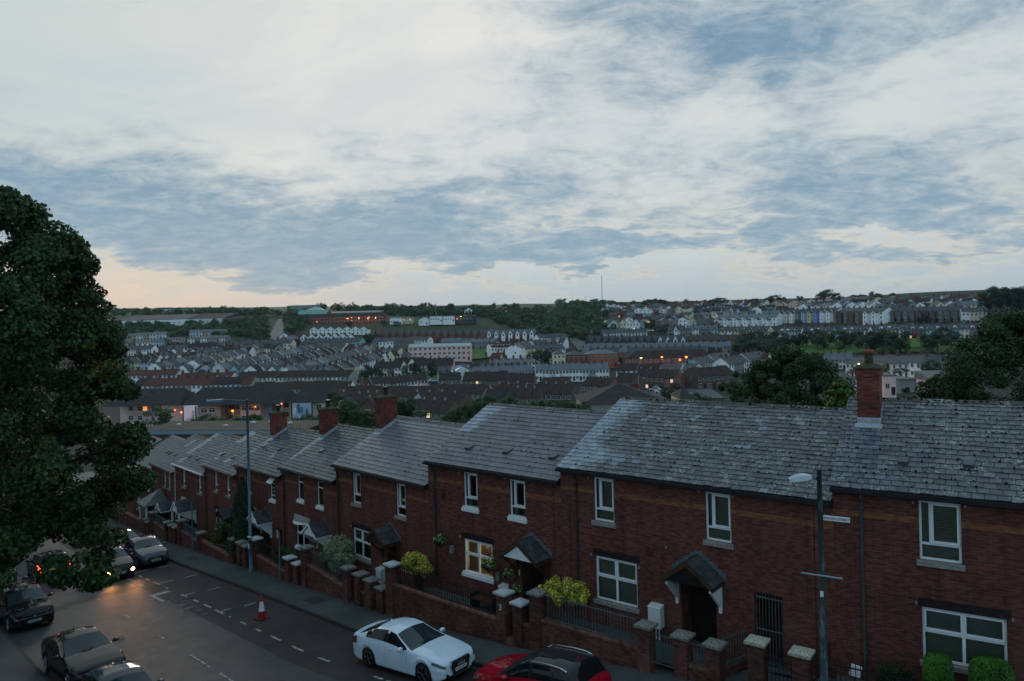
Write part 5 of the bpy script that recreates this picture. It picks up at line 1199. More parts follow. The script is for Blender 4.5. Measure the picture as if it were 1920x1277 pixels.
row('the pale gabled group left of centre', (270, 672), (345, 672), 6, 4.6, 2.6, 8, ['white', 'pale blue', 'white', 'cream', 'grey', 'white'], 'slate', 'G', seed=71)
row('the white row under the hillside flats', (226, 655), (284, 655), 6, 5.2, 2.4, 8, ['white', 'offwhite', 'cream', 'dark grey', 'white', 'white'], 'slate', seed=72)
row('the white cottages left of the stone terrace', (310, 655), (420, 648), 8, 5.0, 2.6, 8, ['white', 'cream', 'white', 'grey', 'white', 'stone', 'white', 'white'], 'slate', seed=73, roofs=['slate', 'dark'])
row('the upper pale block above the terraces', (243, 629), (316, 624), 6, 5.2, 1.4, 8, ['pebbledash', 'offwhite', 'pebbledash', 'offwhite', 'pale blue', 'white'], 'grey', seed=74, chim=False)
row('the right upper pale block', (355, 622), (425, 620), 6, 5.2, 1.4, 8, ['pale blue', 'offwhite', 'pebbledash', 'pale blue', 'pebbledash', 'stone'], 'grey', seed=75, chim=False)
row('the lower pale block', (256, 642), (308, 639), 5, 4.8, 1.4, 8, ['offwhite', 'white', 'cream', 'pale blue', 'pale blue'], 'grey', seed=76, chim=False)
row('the lower pale pair of blocks', (313, 637), (345, 636), 3, 4.6, 1.4, 8, ['cream', 'offwhite', 'pebbledash'], 'grey', seed=77, chim=False)
row('the low white block on the left hill', (352, 635), (388, 634), 3, 4.6, 1.4, 8, ['white', 'stone', 'white'], 'grey', seed=78, chim=False)
row('the low grey block right of the white one', (390, 634), (432, 631), 4, 4.6, 1.4, 8, ['pebbledash', 'grey', 'offwhite', 'grey'], 'grey', seed=79, chim=False)
row('the leftmost low block beside the tree', (222, 644), (248, 642), 3, 4.6, 1.4, 8, ['offwhite', 'white', 'stone'], 'grey', seed=80, chim=False)
row('with small green shop front', (700, 677), (718, 675), 1, 3.4, 1, 8, ['bright green'], 'grey', 'F', seed=81, typ='shop', name='shop', cat='shop', chim=False, nw=2, storeys=1)
row('the white group right of the receding terraces', (700, 662), (745, 660), 4, 5.2, 2.4, 8, ['white', 'offwhite', 'white', 'cream'], 'slate', seed=82)
row('the peach and white gabled group', (648, 690), (672, 682), 3, 4.6, 2.4, 7, ['peach', 'white', 'peach'], 'slate', 'G', seed=83)
# --- brown roofed estate on the valley floor
BR = dict(name='estate_house', typ='estate house')
row('the rearmost brown estate row on the left', (215, 705), (330, 703), 7, 5.0, 2.6, 9, ['white', 'offwhite'], 'red', seed=90, **BR)
row('the rearmost brown estate row in the centre', (440, 709), (655, 705), 14, 5.0, 2.6, 9, ['offwhite', 'white', 'pebbledash'], 'brown', seed=91, **BR)
row('the brown estate row behind the pink flats', (250, 723), (470, 720), 12, 5.0, 2.8, 9, ['white', 'offwhite', 'pebbledash'], 'brown', seed=92, roofs=['brown', 'red'], **BR)
row('the brown row left of the long dark roof', (330, 712), (430, 711), 6, 5.0, 2.8, 9, ['white', 'pale blue', 'offwhite'], 'red', seed=93, **BR)
row('the brown row behind the mural wall', (470, 731), (655, 728), 10, 5.0, 2.6, 9, ['white', 'pebbledash', 'pale blue'], 'brown', seed=94, **BR)
row('the long brown row with white fronts', (685, 722), (802, 712), 9, 4.8, 2.4, 9, ['pink brick', 'white', 'white', 'offwhite', 'white', 'offwhite', 'white', 'white', 'pink'], 'brown', seed=95, **BR)
row('the brown roofs below the pale flats', (700, 690), (752, 688), 4, 5, 2.8, 9, ['white', 'cream', 'brown brick', 'white'], 'dark', seed=96, **BR)
row('the dark roofed row right of the five trees', (775, 685), (850, 684), 5, 5, 3, 9, ['brown brick', 'pink', 'brown brick'], 'dark', seed=97, **BR)
row('the brick gables below the pale flats', (735, 683), (780, 683), 3, 4.4, 3.0, 10, ['brown brick', 'pink brick', 'white'], 'brown', 'G', seed=98, chim=False, **BR)
row('the brown row beside the small green', (822, 713), (862, 712), 3, 5.0, 2.6, 9, ['pink brick', 'brown brick'], 'dark', seed=99, **BR)
row('the brown row with pale verges', (866, 714), (948, 713), 5, 5.2, 3.4, 10, ['brown brick', 'brown brick', 'pebbledash'], 'brown', seed=100, **BR)
row('the brown row before the white valley terrace', (950, 716), (1000, 716), 3, 5.2, 3.0, 10, ['brown brick'], 'brown', seed=101, **BR)
row('the brown pair under the valley terrace', (1012, 722), (1062, 722), 3, 5.0, 2.6, 9, ['brown brick'], 'brown', seed=102, **BR)
row('the long dark brown row at the centre', (640, 742), (812, 742), 9, 5.0, 2.8, 10, ['brown brick', 'pebbledash', 'brown brick'], 'brown', seed=103, **BR)
row('the dark brown row right of the long centre row', (815, 737), (905, 738), 5, 5.0, 2.8, 10, ['pebbledash', 'brown brick'], 'brown', seed=104, **BR)
row('the brown row ending in a brown gable', (925, 738), (1071, 739), 8, 5.4, 2.8, 10, ['brown brick', 'brown brick', 'pebbledash'], 'brown', seed=105, **BR)
row('the brick estate row with eight windows', (1090, 724), (1140, 725), 3, 5.4, 2.8, 10, ['pink brick', 'brown brick'], 'brown', seed=106, litp=.1, nw=3, **BR)
row('the estate row with a white verge', (1150, 715), (1184, 716), 2, 5.4, 2.8, 10, ['brown brick'], 'brown', seed=107, **BR)
row('the estate row behind the parked cars', (1190, 707), (1264, 708), 4, 5.4, 2.8, 10, ['white', 'brown brick', 'brown brick', 'pink brick'], 'brown', seed=108, litp=.15, **BR)
row('the lilac roofed row behind the car park', (1155, 695), (1276, 694), 6, 5.2, 2.8, 9, ['white', 'offwhite', 'white', 'brown brick'], 'lilac', seed=109, roofs=['brown', 'bslate', 'brown', 'lilac', 'lilac', 'lilac'], **BR)
row('with bright gable end above the car park', (1277, 695), (1300, 696), 1, 5.6, 2.8, 10, ['white'], 'lilac', seed=110, **BR)
row('the brown gabled group right of the car park', (1308, 706), (1378, 700), 4, 5.2, 3.0, 10, ['brown brick', 'brown brick', 'pink brick'], 'brown', seed=111, **BR)
row('the white stepped terrace on the right', (1312, 684), (1376, 668), 7, 5.6, 2.8, 8, ['turquoise', 'white', 'white', 'white', 'offwhite', 'white', 'white'], 'slate', seed=112)
row('the right stepped terrace beside the leafy tree', (1366, 684), (1440, 668), 8, 5.2, 2.8, 8, ['white', 'offwhite', 'white', 'grey'], 'slate', seed=113)
row('the solar roofed pair, upper', (766, 755), (862, 757), 4, 4.8, 2.8, 10, ['brown brick'], 'brown', seed=114, **BR)
row('the solar roofed row, lower', (778, 772), (838, 773), 3, 4.8, 2.8, 10, ['brown brick'], 'brown', seed=115, **BR)
row('the front row with pale verge left of centre', (655, 757), (705, 758), 3, 4.8, 2.8, 10, ['pebbledash', 'brown brick'], 'brown', seed=116, **BR)
row('gable to the viewer behind the near chimney', (672, 767), (706, 767), 1, 4.6, 3.0, 10, ['brown brick'], 'brown', 'G', seed=117, nw=1, **BR)
row('the front row with white barge boards', (965, 748), (1012, 748), 3, 4.8, 2.8, 10, ['pink brick', 'brown brick'], 'brown', seed=118, roofs=['lilac', 'brown', 'brown'], **BR)
row('the front brown row behind the shrubs', (905, 748), (962, 748), 3, 4.8, 2.8, 10, ['brown brick'], 'dark', seed=119, **BR)
# right, beyond the tall chimney
row('the white lamp lit row right of the chimney', (1585, 681), (1728, 680), 7, 5.2, 2.6, 9, ['white', 'offwhite'], 'slate', seed=120, litp=.08)
row('the row right of the lamp lit houses', (1728, 682), (1790, 682), 3, 5.0, 2.6, 9, ['white', 'brown brick'], 'slate', seed=121)
row('the slate roofs left of the tall chimney', (1545, 676), (1600, 672), 4, 4.4, 2.6, 9, ['offwhite', 'red brick'], 'bslate', seed=122)
row('pale building behind the right hand tree', (1752, 716), (1800, 716), 1, 8, 1.5, 10, ['pink'], 'grey', 'F', seed=123, nw=3, chim=False, typ='block', name='building', cat='building')

# solar panels on two roofs
def panel(A, B, Cc, Dd, D):
    P = [at(*q, D + dd) for q, dd in zip((A, B, Cc, Dd), (0, 0, 3.6, 3.6))]; mb = MB(); n, k = 6, 3
    up = Vector((0, -.25, .35))
    for i in range(n):
        for j in range(k):
            f = lambda a, b: P[0].lerp(P[1], a).lerp(P[3].lerp(P[2], a), b) + up
            g_ = .02; mb.face([f((i + g_ * 2) / n, (j + g_) / k), f((i + 1 - g_ * 2) / n, (j + g_) / k), f((i + 1 - g_ * 2) / n, (j + 1 - g_) / k), f((i + g_ * 2) / n, (j + 1 - g_) / k)])
    f0 = [p + up * .6 for p in P]; mb.hexa([p - Vector((0, 0, .3)) for p in f0] + f0, 1)
    return mb.build('solar_panel', [plain('solar_cells', (.16, .20, .27), .25, .1, 2), M_galv])
tag(panel((776, 749), (800, 749.5), (811, 739), (786, 738), hit(788, 754, 4.8) + .4), 'pale solar panel array on the upper brown roof', 'solar panel')
tag(panel((783, 769), (808, 769.5), (816, 755), (794, 754.5), hit(798, 771, 4.8) + .4), 'pale solar panel array on the lower brown roof, nearest the chimney', 'solar panel')

# --- larger buildings, one of a kind
def block(label, A, B, D, h, dep, wall, roof, kind='F', rise=1., storeys=3, nw=8, name='building', cat='building', chim=False, litp=0., DB=None, seed=1):
    a = at(*A, D); b = at(*B, DB or D); L = (b - a).to_2d().length; ang = math.atan2(b.y - a.y, b.x - a.x)
    return town_house(name, (a.x, a.y, (a.z + b.z) / 2 - h), ang, L, dep, h, rise, kind, wall, roof, label, cat, None, random.Random(seed), storeys, nw, chim, None, None, litp, endwin=False)
r = block('long pale four storey block of flats in the centre of the valley side', (765, 650), (883, 650), 425, 8.4, 10, 'pink', 'cyan', 'T', 1.6, 3, 13, 'block_of_flats', 'flats', seed=3)
block('long pinkish brick building with hipped dark roof and lamps along its front', (1172, 671), (1345, 672), 395, 5.2, 14, 'pink brick', 'brown', 'H', 4.2, 2, 16, 'hipped_building', 'building', litp=.10, seed=4)
block('low red brick block with flat parapet, left of the lamp lit building', (1100, 663), (1160, 664), 405, 7.2, 12, 'orange brick', 'bslate', 'H', 2.2, 2, 5, seed=5)
block('small red brick block right of the poplar trees', (1062, 666), (1098, 665), 400, 6.5, 12, 'red brick', 'slate', 'H', 2.2, 2, 4, seed=6)
block('cream fronted corner building before the red brick blocks', (1037, 664), (1060, 664), 395, 6.2, 10, 'cream', 'slate', 'H', 2.2, 2, 3, seed=7)
block('long three storey red brick building with lit lamps on the hill', (578, 594), (721, 592), 780, 10.5, 14, 'red brick', 'dark', 'T', 3.2, 3, 22, litp=.08, seed=8)
block('wide pale roofed school hall behind the long red brick building', (600, 588), (708, 586), 850, 10, 40, 'offwhite', 'grey', 'F', 3, 1, 10, seed=9)
block('green roofed school wing left of the pale hall', (556, 590), (612, 588), 840, 8, 30, 'red brick', 'green', 'T', 5, 2, 8, seed=10)
block('white barrel roofed hall on the hilltop', (572, 582), (606, 582), 900, 7, 18, 'white', 'cyan', 'H', 4.5, 1, 5, seed=11)
block('dark green sports hall on the hilltop skyline', (538, 572), (590, 574), 1050, 9, 30, 'grey', 'green', 'F', 2, 1, 8, seed=12)
block('long dark factory with saw tooth roof on the left hill', (222, 603), (350, 597), 768, 6, 40, 'white', 'lilac', 'F', 6, 1, 14, 'factory', 'factory', seed=13)
block('right half of the long factory on the left hill', (350, 598), (420, 596), 775, 6, 40, 'offwhite', 'dark', 'F', 6, 1, 10, 'factory', 'factory', seed=14)
block('low building with white roof edge, right of the factory', (418, 597), (470, 597), 775, 5.5, 30, 'brown brick', 'dark', 'H', 3, 1, 8, seed=15)
block('white flat roofed unit on the hill right of the red brick building', (731, 596), (754, 597), 760, 6.5, 20, 'white', 'grey', 'F', 1, 1, 4, seed=16)
block('pale yellow lit flank building beside the white unit', (755, 596), (771, 598), 762, 6, 18, 'pale yellow', 'grey', 'F', 1, 2, 4, litp=.4, seed=17)
block('small white gabled hall on the hill', (785, 600), (805, 600), 745, 4.5, 15, 'white', 'green', 'G', 3, 1, 2, seed=18)
block('left white modular unit on the hill', (806, 593), (829, 593), 740, 5.5, 12, 'white', 'grey', 'F', .6, 1, 5, seed=19)
block('right white modular unit on the hill', (830, 593), (852, 593), 740, 5.5, 12, 'white', 'grey', 'F', .6, 1, 5, seed=20)
block('dark modular unit with a lamp on the hill', (854, 593), (892, 592), 742, 5, 12, 'dark grey', 'grey', 'F', .6, 1, 6, litp=.2, seed=21)
block('white house with tall gables above the woods', (871, 582), (886, 582), 850, 8, 10, 'white', 'slate', 'G', 3, 2, 2, seed=22)
row('the skyline houses above the central wood', (930, 581), (1030, 583), 7, 5, 2.8, 9, ['red brick', 'white', 'cream', 'pink brick'], 'red', seed=140, da=950, db=900, roofs=['red', 'slate', 'red', 'brown'])
row('the left skyline houses behind the factory', (290, 580), (470, 580), 12, 5, 3, 9, ['cream', 'white', 'brown brick', 'pebbledash'], 'red', seed=141, da=1250, db=1250, roofs=['red', 'brown', 'slate'])
row('the hilltop houses left of the central wood', (760, 577), (925, 579), 10, 5, 3, 9, ['brown brick', 'white', 'grey', 'red brick'], 'slate', seed=142, da=1150, db=1100, roofs=['slate', 'red', 'brown'])
block('small dark hipped pavilion just behind the long slate roof', (1095, 760), (1250, 752), 118, 4, 14, 'pebbledash', 'dark', 'H', 2.6, 1, 6, seed=24)
block('cream flat fronted garage block right of the round shrub', (1277, 747), (1302, 748), 130, 3, 8, 'pale yellow', 'dark', 'H', 1.5, 1, 2, seed=25)
block('grey blue garage right of the chimney', (1687, 712), (1716, 712), 200, 4.2, 8, 'grey', 'grey', 'F', .4, 1, 1, 'garage', 'garage', seed=26)
block('blue steel garage doors beside the grey garage', (1717, 714), (1750, 714), 202, 3.6, 8, 'blue', 'grey', 'F', .4, 1, 1, 'garage', 'garage', seed=27)
block('pink walled yard building beside the chimney', (1658, 704), (1680, 706), 190, 5, 8, 'pink', 'grey', 'F', .4, 1, 2, seed=28)
block('white building left of the chimney foot', (1585, 712), (1606, 712), 150, 5, 8, 'offwhite', 'slate', 'H', 1.4, 1, 1, seed=29)
# red site hoarding by the car park
mb = MB(); a, b, c_ = at(1163, 743, 250), at(1197, 731, 262), at(1205, 733, 258)
mb.hexa([a, b, b + Vector((.2, .1, 0)), a + Vector((.2, .1, 0)), a + Vector((0, 0, 2.6)), b + Vector((0, 0, 2.6)), b + Vector((.2, .1, 2.6)), a + Vector((.2, .1, 2.6))]); tag(mb.build('hoarding', plain('dark_red_panel', (.13, .012, .02), .6)), 'dark red panel fence in front of the brown gable house', 'fence')
# flat roofed school just behind the far end of the terrace
a, b = at(262, 805, 92), at(566, 814, 89); L = (b - a).to_2d().length; ang = math.atan2(b.y - a.y, b.x - a.x)
sc_ = empty('school_building', (a.x, a.y, a.z - 7), ang, 'flat roofed building with pale blue fascia and wall lamps behind the terrace', 'building')
mb = MB(); mb.box(0, L, 0, 8, -14, 6.6); mb.build('wall', WM['brown brick'], sc_)
mb = MB(); mb.box(-.5, L + .5, -.6, 8.3, 6.6, 6.9); mb.build('roof', plain('felt_roof', (.040, .043, .034), .9, .4, .6), sc_)
mb = MB(); mb.box(-.6, L + .6, -.70, -.6, 6.45, 6.85); mb.build('fascia', plain('pale_blue_fascia', (.15, .25, .33), .5), sc_)
for i in range(6): mb = MB(); x = 1.6 + i * 3.1; mb.box(x - .7, x + .7, -.05, 0, 4.2, 5.6, 0); mb.box(x - .6, x + .6, -.07, -.05, 4.3, 5.5, 1); mb.build('window', [M_frame, M_farglass], sc_)
rs = random.Random(5)
for i in range(7): mb = MB(); x, y = rs.uniform(2, L - 3), rs.uniform(2, 7); mb.lathe([(.35, 0), (.3, .15), (.1, .22)], (x, y, 6.9), (0, 0, 1), 8); mb.build('roof_dome', RM['cyan'], sc_)
M_wlamp = mat('wall_lamp_glow', lambda gg: pr(gg, (1, .8, .4), .5, emis=(1, .66, .22), es=6))
for px, py in ((378, 811), (438, 817), (269, 810)):
    
    # intersect the column's azimuth with the wall line
    uu, vv = lv(px, py); k_ = uu / F; t_ = (k_ * a.y - a.x) / ((b.x - a.x) - k_ * (b.y - a.y)); xl = L * t_
    mb = MB(); mb.box(xl - .25, xl + .25, -.35, 0, 5.2, 5.6); o = mb.build('wall_lamp', M_wlamp, sc_)
    pl = bpy.data.lights.new('lamp_glow', 'POINT'); pl.energy = 30; pl.color = (1, .7, .3); pl.shadow_soft_size = .2; po = link(bpy.data.objects.new('lamp_glow', pl), o); po.location = (xl, -1., 5.0)

# --- pink and cream flats with the two murals
def wallseg(root, P0, P1, ztop, h, m, name='wall'):
    mb = MB(); a, b = Vector(P0), Vector(P1); mb.hexa([(a.x, a.y, ztop - h), (b.x, b.y, ztop - h), (b.x + .1, b.y + 8, ztop - h), (a.x + .1, a.y + 8, ztop - h), (a.x, a.y, ztop), (b.x, b.y, ztop), (b.x + .1, b.y + 8, ztop), (a.x + .1, a.y + 8, ztop)]); return mb.build(name, m, root)
zt = at(400, 756, 215).z
def ppx(px, D): u, v = lv(px, 756); return (u / F * D, D)
def flats(label, segs, roofpx, ridge_dy):
    """segs: (px0, D0, px1, D1, wall, windows[(px, row)], extra)"""
    x0, y0 = ppx(segs[0][0], segs[0][1]); root = empty('block_of_flats', (x0, y0, zt - 8.6), 0, label, 'flats'); O = Vector((x0, y0, zt - 8.6))
    for p0, D0, p1, D1, wm, wins in segs:
        a = Vector((*ppx(p0, D0), 0)) - Vector((x0, y0, 0)); b = Vector((*ppx(p1, D1), 0)) - Vector((x0, y0, 0)); wallseg(root, a, b, 8.6, 12, WM[wm])
        d = (b - a); L = d.length; ang = math.atan2(d.y, d.x)
        for w_ in wins:
            px, rw = w_[:2]; k = lv(px, 756)[0] / F; A0 = a + Vector((x0, y0, 0)); t = (k * A0.y - A0.x) / (d.x - k * d.y); q = a + d * t
            o = add('window', cached('flatwin', lambda: win_mesh(1.5, 1.25, True)), root, None, (q.x, q.y, [0.9, 3.6, 6.4][rw])); o.rotation_euler = (0, 0, ang)
            if len(w_) > 2: lit(o)
    xs = [Vector((*ppx(s[0], s[1]), 0)) - Vector((x0, y0, 0)) for s in segs] + [Vector((*ppx(segs[-1][2], segs[-1][3]), 0)) - Vector((x0, y0, 0))]
    mb = MB(); a, b = xs[0], xs[-1]; fy = min(p.y for p in xs) - .15
    mb.face([(a.x - .6, fy, 8.5), (b.x + .6, fy, 8.5), (b.x - 2, fy + 9, 8.6 + ridge_dy), (a.x + 2, fy + 9, 8.6 + ridge_dy)]); mb.face([(b.x + .6, fy, 8.5), (b.x + .6, fy + 18, 8.5), (b.x - 2, fy + 9, 8.6 + ridge_dy)]); mb.face([(a.x - .6, fy + 18, 8.5), (a.x - .6, fy, 8.5), (a.x + 2, fy + 9, 8.6 + ridge_dy)]); mb.face([(b.x + .6, fy + 18, 8.5), (a.x - .6, fy + 18, 8.5), (a.x + 2, fy + 9, 8.6 + ridge_dy), (b.x - 2, fy + 9, 8.6 + ridge_dy)]); mb.face([(a.x - .6, fy, 8.5), (a.x - .6, fy + 18, 8.5), (b.x + .6, fy + 18, 8.5), (b.x + .6, fy, 8.5)])
    mb.build('roof', RM['dark'], root); return root, Vector((x0, y0, 0))
W3 = lambda *p: [(q, r_) for q in p for r_ in (1, 2)]
fl1, o1 = flats('pink three storey flats with blank flank beside the big tree', [(225, 222, 278, 219, 'pink', W3(245, 262) + [(272, 2, 1)]), (278, 219, 297, 216, 'pink', [(287, 2), (287, 1)]), (304, 213, 342, 216, 'pink', [])], None, 4.2)
fl2, o2 = flats('long cream and pink flats with a mural on the left gable wall', [(343, 210, 367, 209, 'white', []), (367, 210, 413, 212, 'pebbledash', W3(382, 397)), (413, 218, 450, 218, 'peach', [(420, 2, 1), (420, 1, 1), (434, 2), (434, 1), (444, 2)]), (450, 214, 488, 213, 'pink', W3(458, 471, 482)), (488, 216, 510, 216, 'pale blue', []), (511, 219, 546, 219, 'cream', W3(522, 537))], None, 4.4)
fl3, o3 = flats('cream gabled flats with a pale blue mural beside it', [(546, 212, 585, 211, 'white', []), (586, 213, 624, 211, 'cream', W3(598, 614))], None, 4.0)
def mural(root, O, p0, p1, D, seed, cols, name='mural'):
    rs = random.Random(seed); x0, _ = ppx(p0, D); x1, _ = ppx(p1, D); x0 -= O.x; x1 -= O.x; y = D - O.y - .12; mb = MB(); W_ = x1 - x0; H_ = 8.2
    mb.box(x0, x1, y, y + .08, .2, .2 + H_, 0)
    for i in range(26 if name == 'mural' else 0):
        cx, cz = rs.uniform(x0 + .3, x1 - .3), rs.uniform(.6, H_ * .85); w_, h_ = rs.uniform(.2, .55), rs.uniform(.4, 1.8); n = 7
        mb.face([(cx + math.cos(k * 6.28 / n) * w_ * rs.uniform(.7, 1.2), y - .01 - i * .004, cz + math.sin(k * 6.28 / n) * h_ * rs.uniform(.7, 1.2)) for k in range(n)][::-1], 1 + rs.randrange(len(cols) - 1))
    ms = [plain('mural_%d_%d' % (seed, i), c, .8, .1, 1) for i, c in enumerate(cols)]
    m = mb.build('mural', ms, root)
    e = MB(); e.box(x0 - .35, x0, y - .03, y + .1, -.2, 8.5); e.box(x1, x1 + .35, y - .03, y + .1, -.2, 8.5); e.build('mural_border', M_black, root)
mural(fl2, o2, 344.5, 366, 209, 3, [(.74, .74, .78), (.12, .14, .20), (.30, .02, .03), (.40, .44, .52), (.06, .06, .09), (.55, .58, .66)])
mural(fl3, o3, 548, 584, 211, 8, [(.30, .42, .55), (.12, .22, .36), (.50, .60, .70), (.20, .33, .48), (.07, .12, .20), (.40, .52, .62)])
# lit street lamps of the valley, with the light they throw
M_olamp = mat('orange_lamp_glow', lambda gg: pr(gg, (1, .4, .1), .5, emis=(1, .13, .03), es=3.2))
M_ylamp = mat('yellow_lamp_glow', lambda gg: pr(gg, (1, .7, .3), .5, emis=(1, .55, .18), es=3))
def lamp(px, py, D, h, label, glow='o', e=0, r=.35):
    p = at(px, py, D); root = empty('street_lamp', (p.x, p.y, p.z - h), 0, label, 'street lamp', 'lit street lamps in the valley'); mb = MB(); mb.tube([(0, .4, -2), (0, .4, h * .6), (0, .3, h + .3), (0, 0, h + .25)], [.09, .07, .06, .05], 6); mb.build('pole', M_galv, root)
    mb = MB(); mb.lathe([(r * .4, -.1), (r, 0), (r, .15), (r * .3, .3)], (0, 0, h - .1), (0, 0, 1), 8); k = mb.build('lamp_head', M_olamp if glow == 'o' else M_ylamp, root)
    if e: l = bpy.data.lights.new('lamp_light', 'POINT'); l.energy = e; l.color = (1, .30, .08) if glow == 'o' else (1, .6, .25); l.shadow_soft_size = .3; lo = link(bpy.data.objects.new('lamp_light', l), k); lo.location = (0, -.6, h - .3)
lamp(328, 769, 205, 6, 'lit orange street lamp in front of the blank pink flank wall', 'o', 130, .4)
lamp(340, 773, 204, 5.5, 'lit orange street lamp at the left edge of the mural wall', 'o', 80, .3)
lamp(436, 770, 208, 6, 'lit orange street lamp before the recessed flats', 'o', 200, .4)
lamp(528, 757, 210, 6, 'small lit lamp at the cream recess left of the blue mural', 'o', 60, .25)
lamp(1202, 671, 385, 5, 'yellow lit lamp, left on the hipped brick building front', 'y', 300, .75)
lamp(1241, 669, 385, 5, 'red orange lit lamp, middle of the hipped brick building front', 'o', 500, .7)
lamp(1286.5, 668.5, 385, 5, 'red orange lit lamp, right on the hipped brick building front', 'o', 900, .8)
lamp(652, 597.5, 765, 6, 'red lit lamp left on the long red brick building', 'o', 900, 1.2)
lamp(673, 596, 765, 6, 'small yellow lamp in the middle of the long red brick building', 'y', 500, .7)
lamp(690, 596.5, 765, 6, 'red lit lamp right on the long red brick building', 'o', 900, 1.1)
lamp(704, 596, 765, 6, 'small lit lamp at the right end of the red brick building', 'y', 300, .7)
lamp(864, 593.5, 735, 5, 'yellow lit lamp beside the dark modular unit', 'y', 300, .9)
lamp(1663, 682, 272, 5, 'lit lamp on the white row, right of the chimney', 'y', 260, .5)
lamp(1711, 681, 272, 5, 'lit lamp on the right half of the white row', 'y', 260, .5)
lamp(1610, 682, 272, 5, 'lit lamp on the white row, left of the chimney', 'y', 160, .45)
lamp(1222, 603, 640, 5, 'orange lamp beside the large white pair of houses', 'o', 700, .3)
# unlit poles and masts
def pole(px, ytop, ybot, D, label, r=.12, arm=0, name='lamp_post', cat='lamp post', m=None):
    a, b = at(px, ytop, D), at(px, ybot, D); root = empty(name, (a.x, a.y, b.z), 0, label, cat); h = a.z - b.z; mb = MB(); mb.tube([(0, 0, -2), (0, 0, h)], [r, r * .6], 6); mb.build('pole', m or M_galv, root)
    if arm: mb = MB(); mb.tube([(0, 0, h), (arm, 0, h + .2)], r * .5, 5); mb.box(arm, arm * 1.3, -.15, .15, h + .05, h + .3); mb.build('lamp_head', M_galv, root)
pole(1128, 517, 572, 1900, 'very tall thin mast on the skyline, right of the central wood', .9, name='mast', cat='mast', m=M_pipeb)
pole(1097, 553, 573, 1900, 'shorter thin mast left of the very tall one', .5, name='mast', cat='mast', m=M_pipeb)
pole(926, 565, 575, 1700, 'small thin mast on the far green skyline', .5, name='mast', cat='mast', m=M_pipeb)
for i, (x, a, b, D, t) in enumerate([(1290, 552, 568, 1300, 'above the hilltop row'), (801, 682, 706, 330, 'beside the five dark trees'), (720, 690, 708, 340, 'left of the dark trees'), (509, 709, 728, 300, 'among the brown estate roofs'), (576, 702, 722, 310, 'right of the brown estate roofs'), (1116, 723, 752, 255, 'before the brick estate row'), (1197, 705, 737, 262, 'at the corner of the brown gable house'), (817, 568, 595, 735, 'beside the modular units, tall'), (1471, 610, 632, 430, 'above the park trees'), (1779, 617, 646, 380, 'beside the park tree on the right')]):
    pole(x, a, b, D, 'thin grey lamp post ' + t, .13 if D < 500 else .3, 0)
# town vehicles
def far_car(px, py, D, col, label, ang=.3, tail=False):
    p = at(px, py, D); root = empty('parked_car', (p.x, p.y, p.z), ang, label, 'car'); mb = MB()
    pr_ = [(-2.1, .3), (-2.1, .75), (-1.5, .9), (-.9, 1.4), (.7, 1.42), (1.35, .95), (2.05, .8), (2.1, .3)]
    for sy in (-.85, .85): mb.face([(x, sy, z) for x, z in (pr_ if sy < 0 else pr_[::-1])])
    for (a, b), (c, d) in zip(pr_, pr_[1:] + pr_[:1]): mb.face([(a, -.85, b), (c, -.85, d), (c, .85, d), (a, .85, b)][::-1])
    mb.build('body', plain('far_car_' + label.split()[0], col, .25), root); gl = MB()
    for sy in (-.86, .86): gl.face([(x, sy, z) for x, z in ([(-1.35, .95), (1.15, .95), (.65, 1.33), (-.85, 1.33)] if sy < 0 else [(-1.35, .95), (-.85, 1.33), (.65, 1.33), (1.15, .95)])])
    gl.build('side_glass', M_farglass, root)
    for x in (-1.3, 1.3):
        w = MB(); w.tube([(x, -.88, .3), (x, .88, .3)], .31, 10); w.build('wheels', M_black, root)
far_car(1228, 733, 262, (.4, .45, .5), 'silver car parked behind the red panel fence', 2.8); far_car(1239, 737, 255, (.55, .58, .6), 'white car parked in front of the silver one', 2.9); far_car(1283, 741, 250, (.4, .42, .45), 'grey car at the right end of the car park', 3.0)
far_car(812, 716, 330, (.5, .55, .6), 'pale van shaped car beside the small green', 0.2)
far_car(504, 617, 760, (.5, .02, .02), 'red car climbing the hill road', 1.4); far_car(503, 625, 730, (.25, .02, .02), 'dark red car lower on the hill road', 1.4)
# ================================================================ cars
def paint(name, col, rough=.25, metal=0.):
    def fn(gg):
        n = gg.noise(obc(gg), 2.5, 4, .6); c = gg.vm('SCALE', col, None, gg.rng(n, .3, .7, .93, 1.05, False))
        return pr(gg, c, rough * .12, metal, spec=.42 if max(col) > .06 else .24)
    return mat('paint_' + name, fn)
M_carglass = mat('car_glass', lambda gg: pr(gg, (.008, .010, .012), .04, spec=.28))
M_carglassb = mat('car_windscreen', lambda gg: pr(gg, (.018, .03, .034), .05, spec=.36))
M_tyre = plain('tyre', (.015, .015, .015), .85, .2)
M_rim = plain('alloy_rim', (.20, .21, .22), .3, .1, metal=.6)
M_rimd = plain('dark_rim', (.045, .045, .05), .35, .1)
M_chrome = plain('chrome_trim', (.55, .58, .6), .18, .05, metal=.9)
M_carblack = plain('black_trim', (.012, .012, .013), .35, .1)
M_hlight = mat('headlight_lens', lambda gg: pr(gg, (.09, .10, .11), .08, spec=.7))
M_tlight = mat('tail_lens', lambda gg: pr(gg, (.20, .01, .01), .15, spec=.8))
M_plate = plain('number_plate', (.62, .62, .58), .5, .03)
M_beam = mat('headlight_glow', lambda gg: pr(gg, (1, .8, .5), .3, emis=(1, .62, .22), es=40))
M_beamdim = mat('sidelight_glow', lambda gg: pr(gg, (1, .8, .5), .3, emis=(1, .55, .2), es=6))
M_brake = mat('tail_light_glow', lambda gg: pr(gg, (1, .1, .05), .3, emis=(1, .04, .02), es=14))
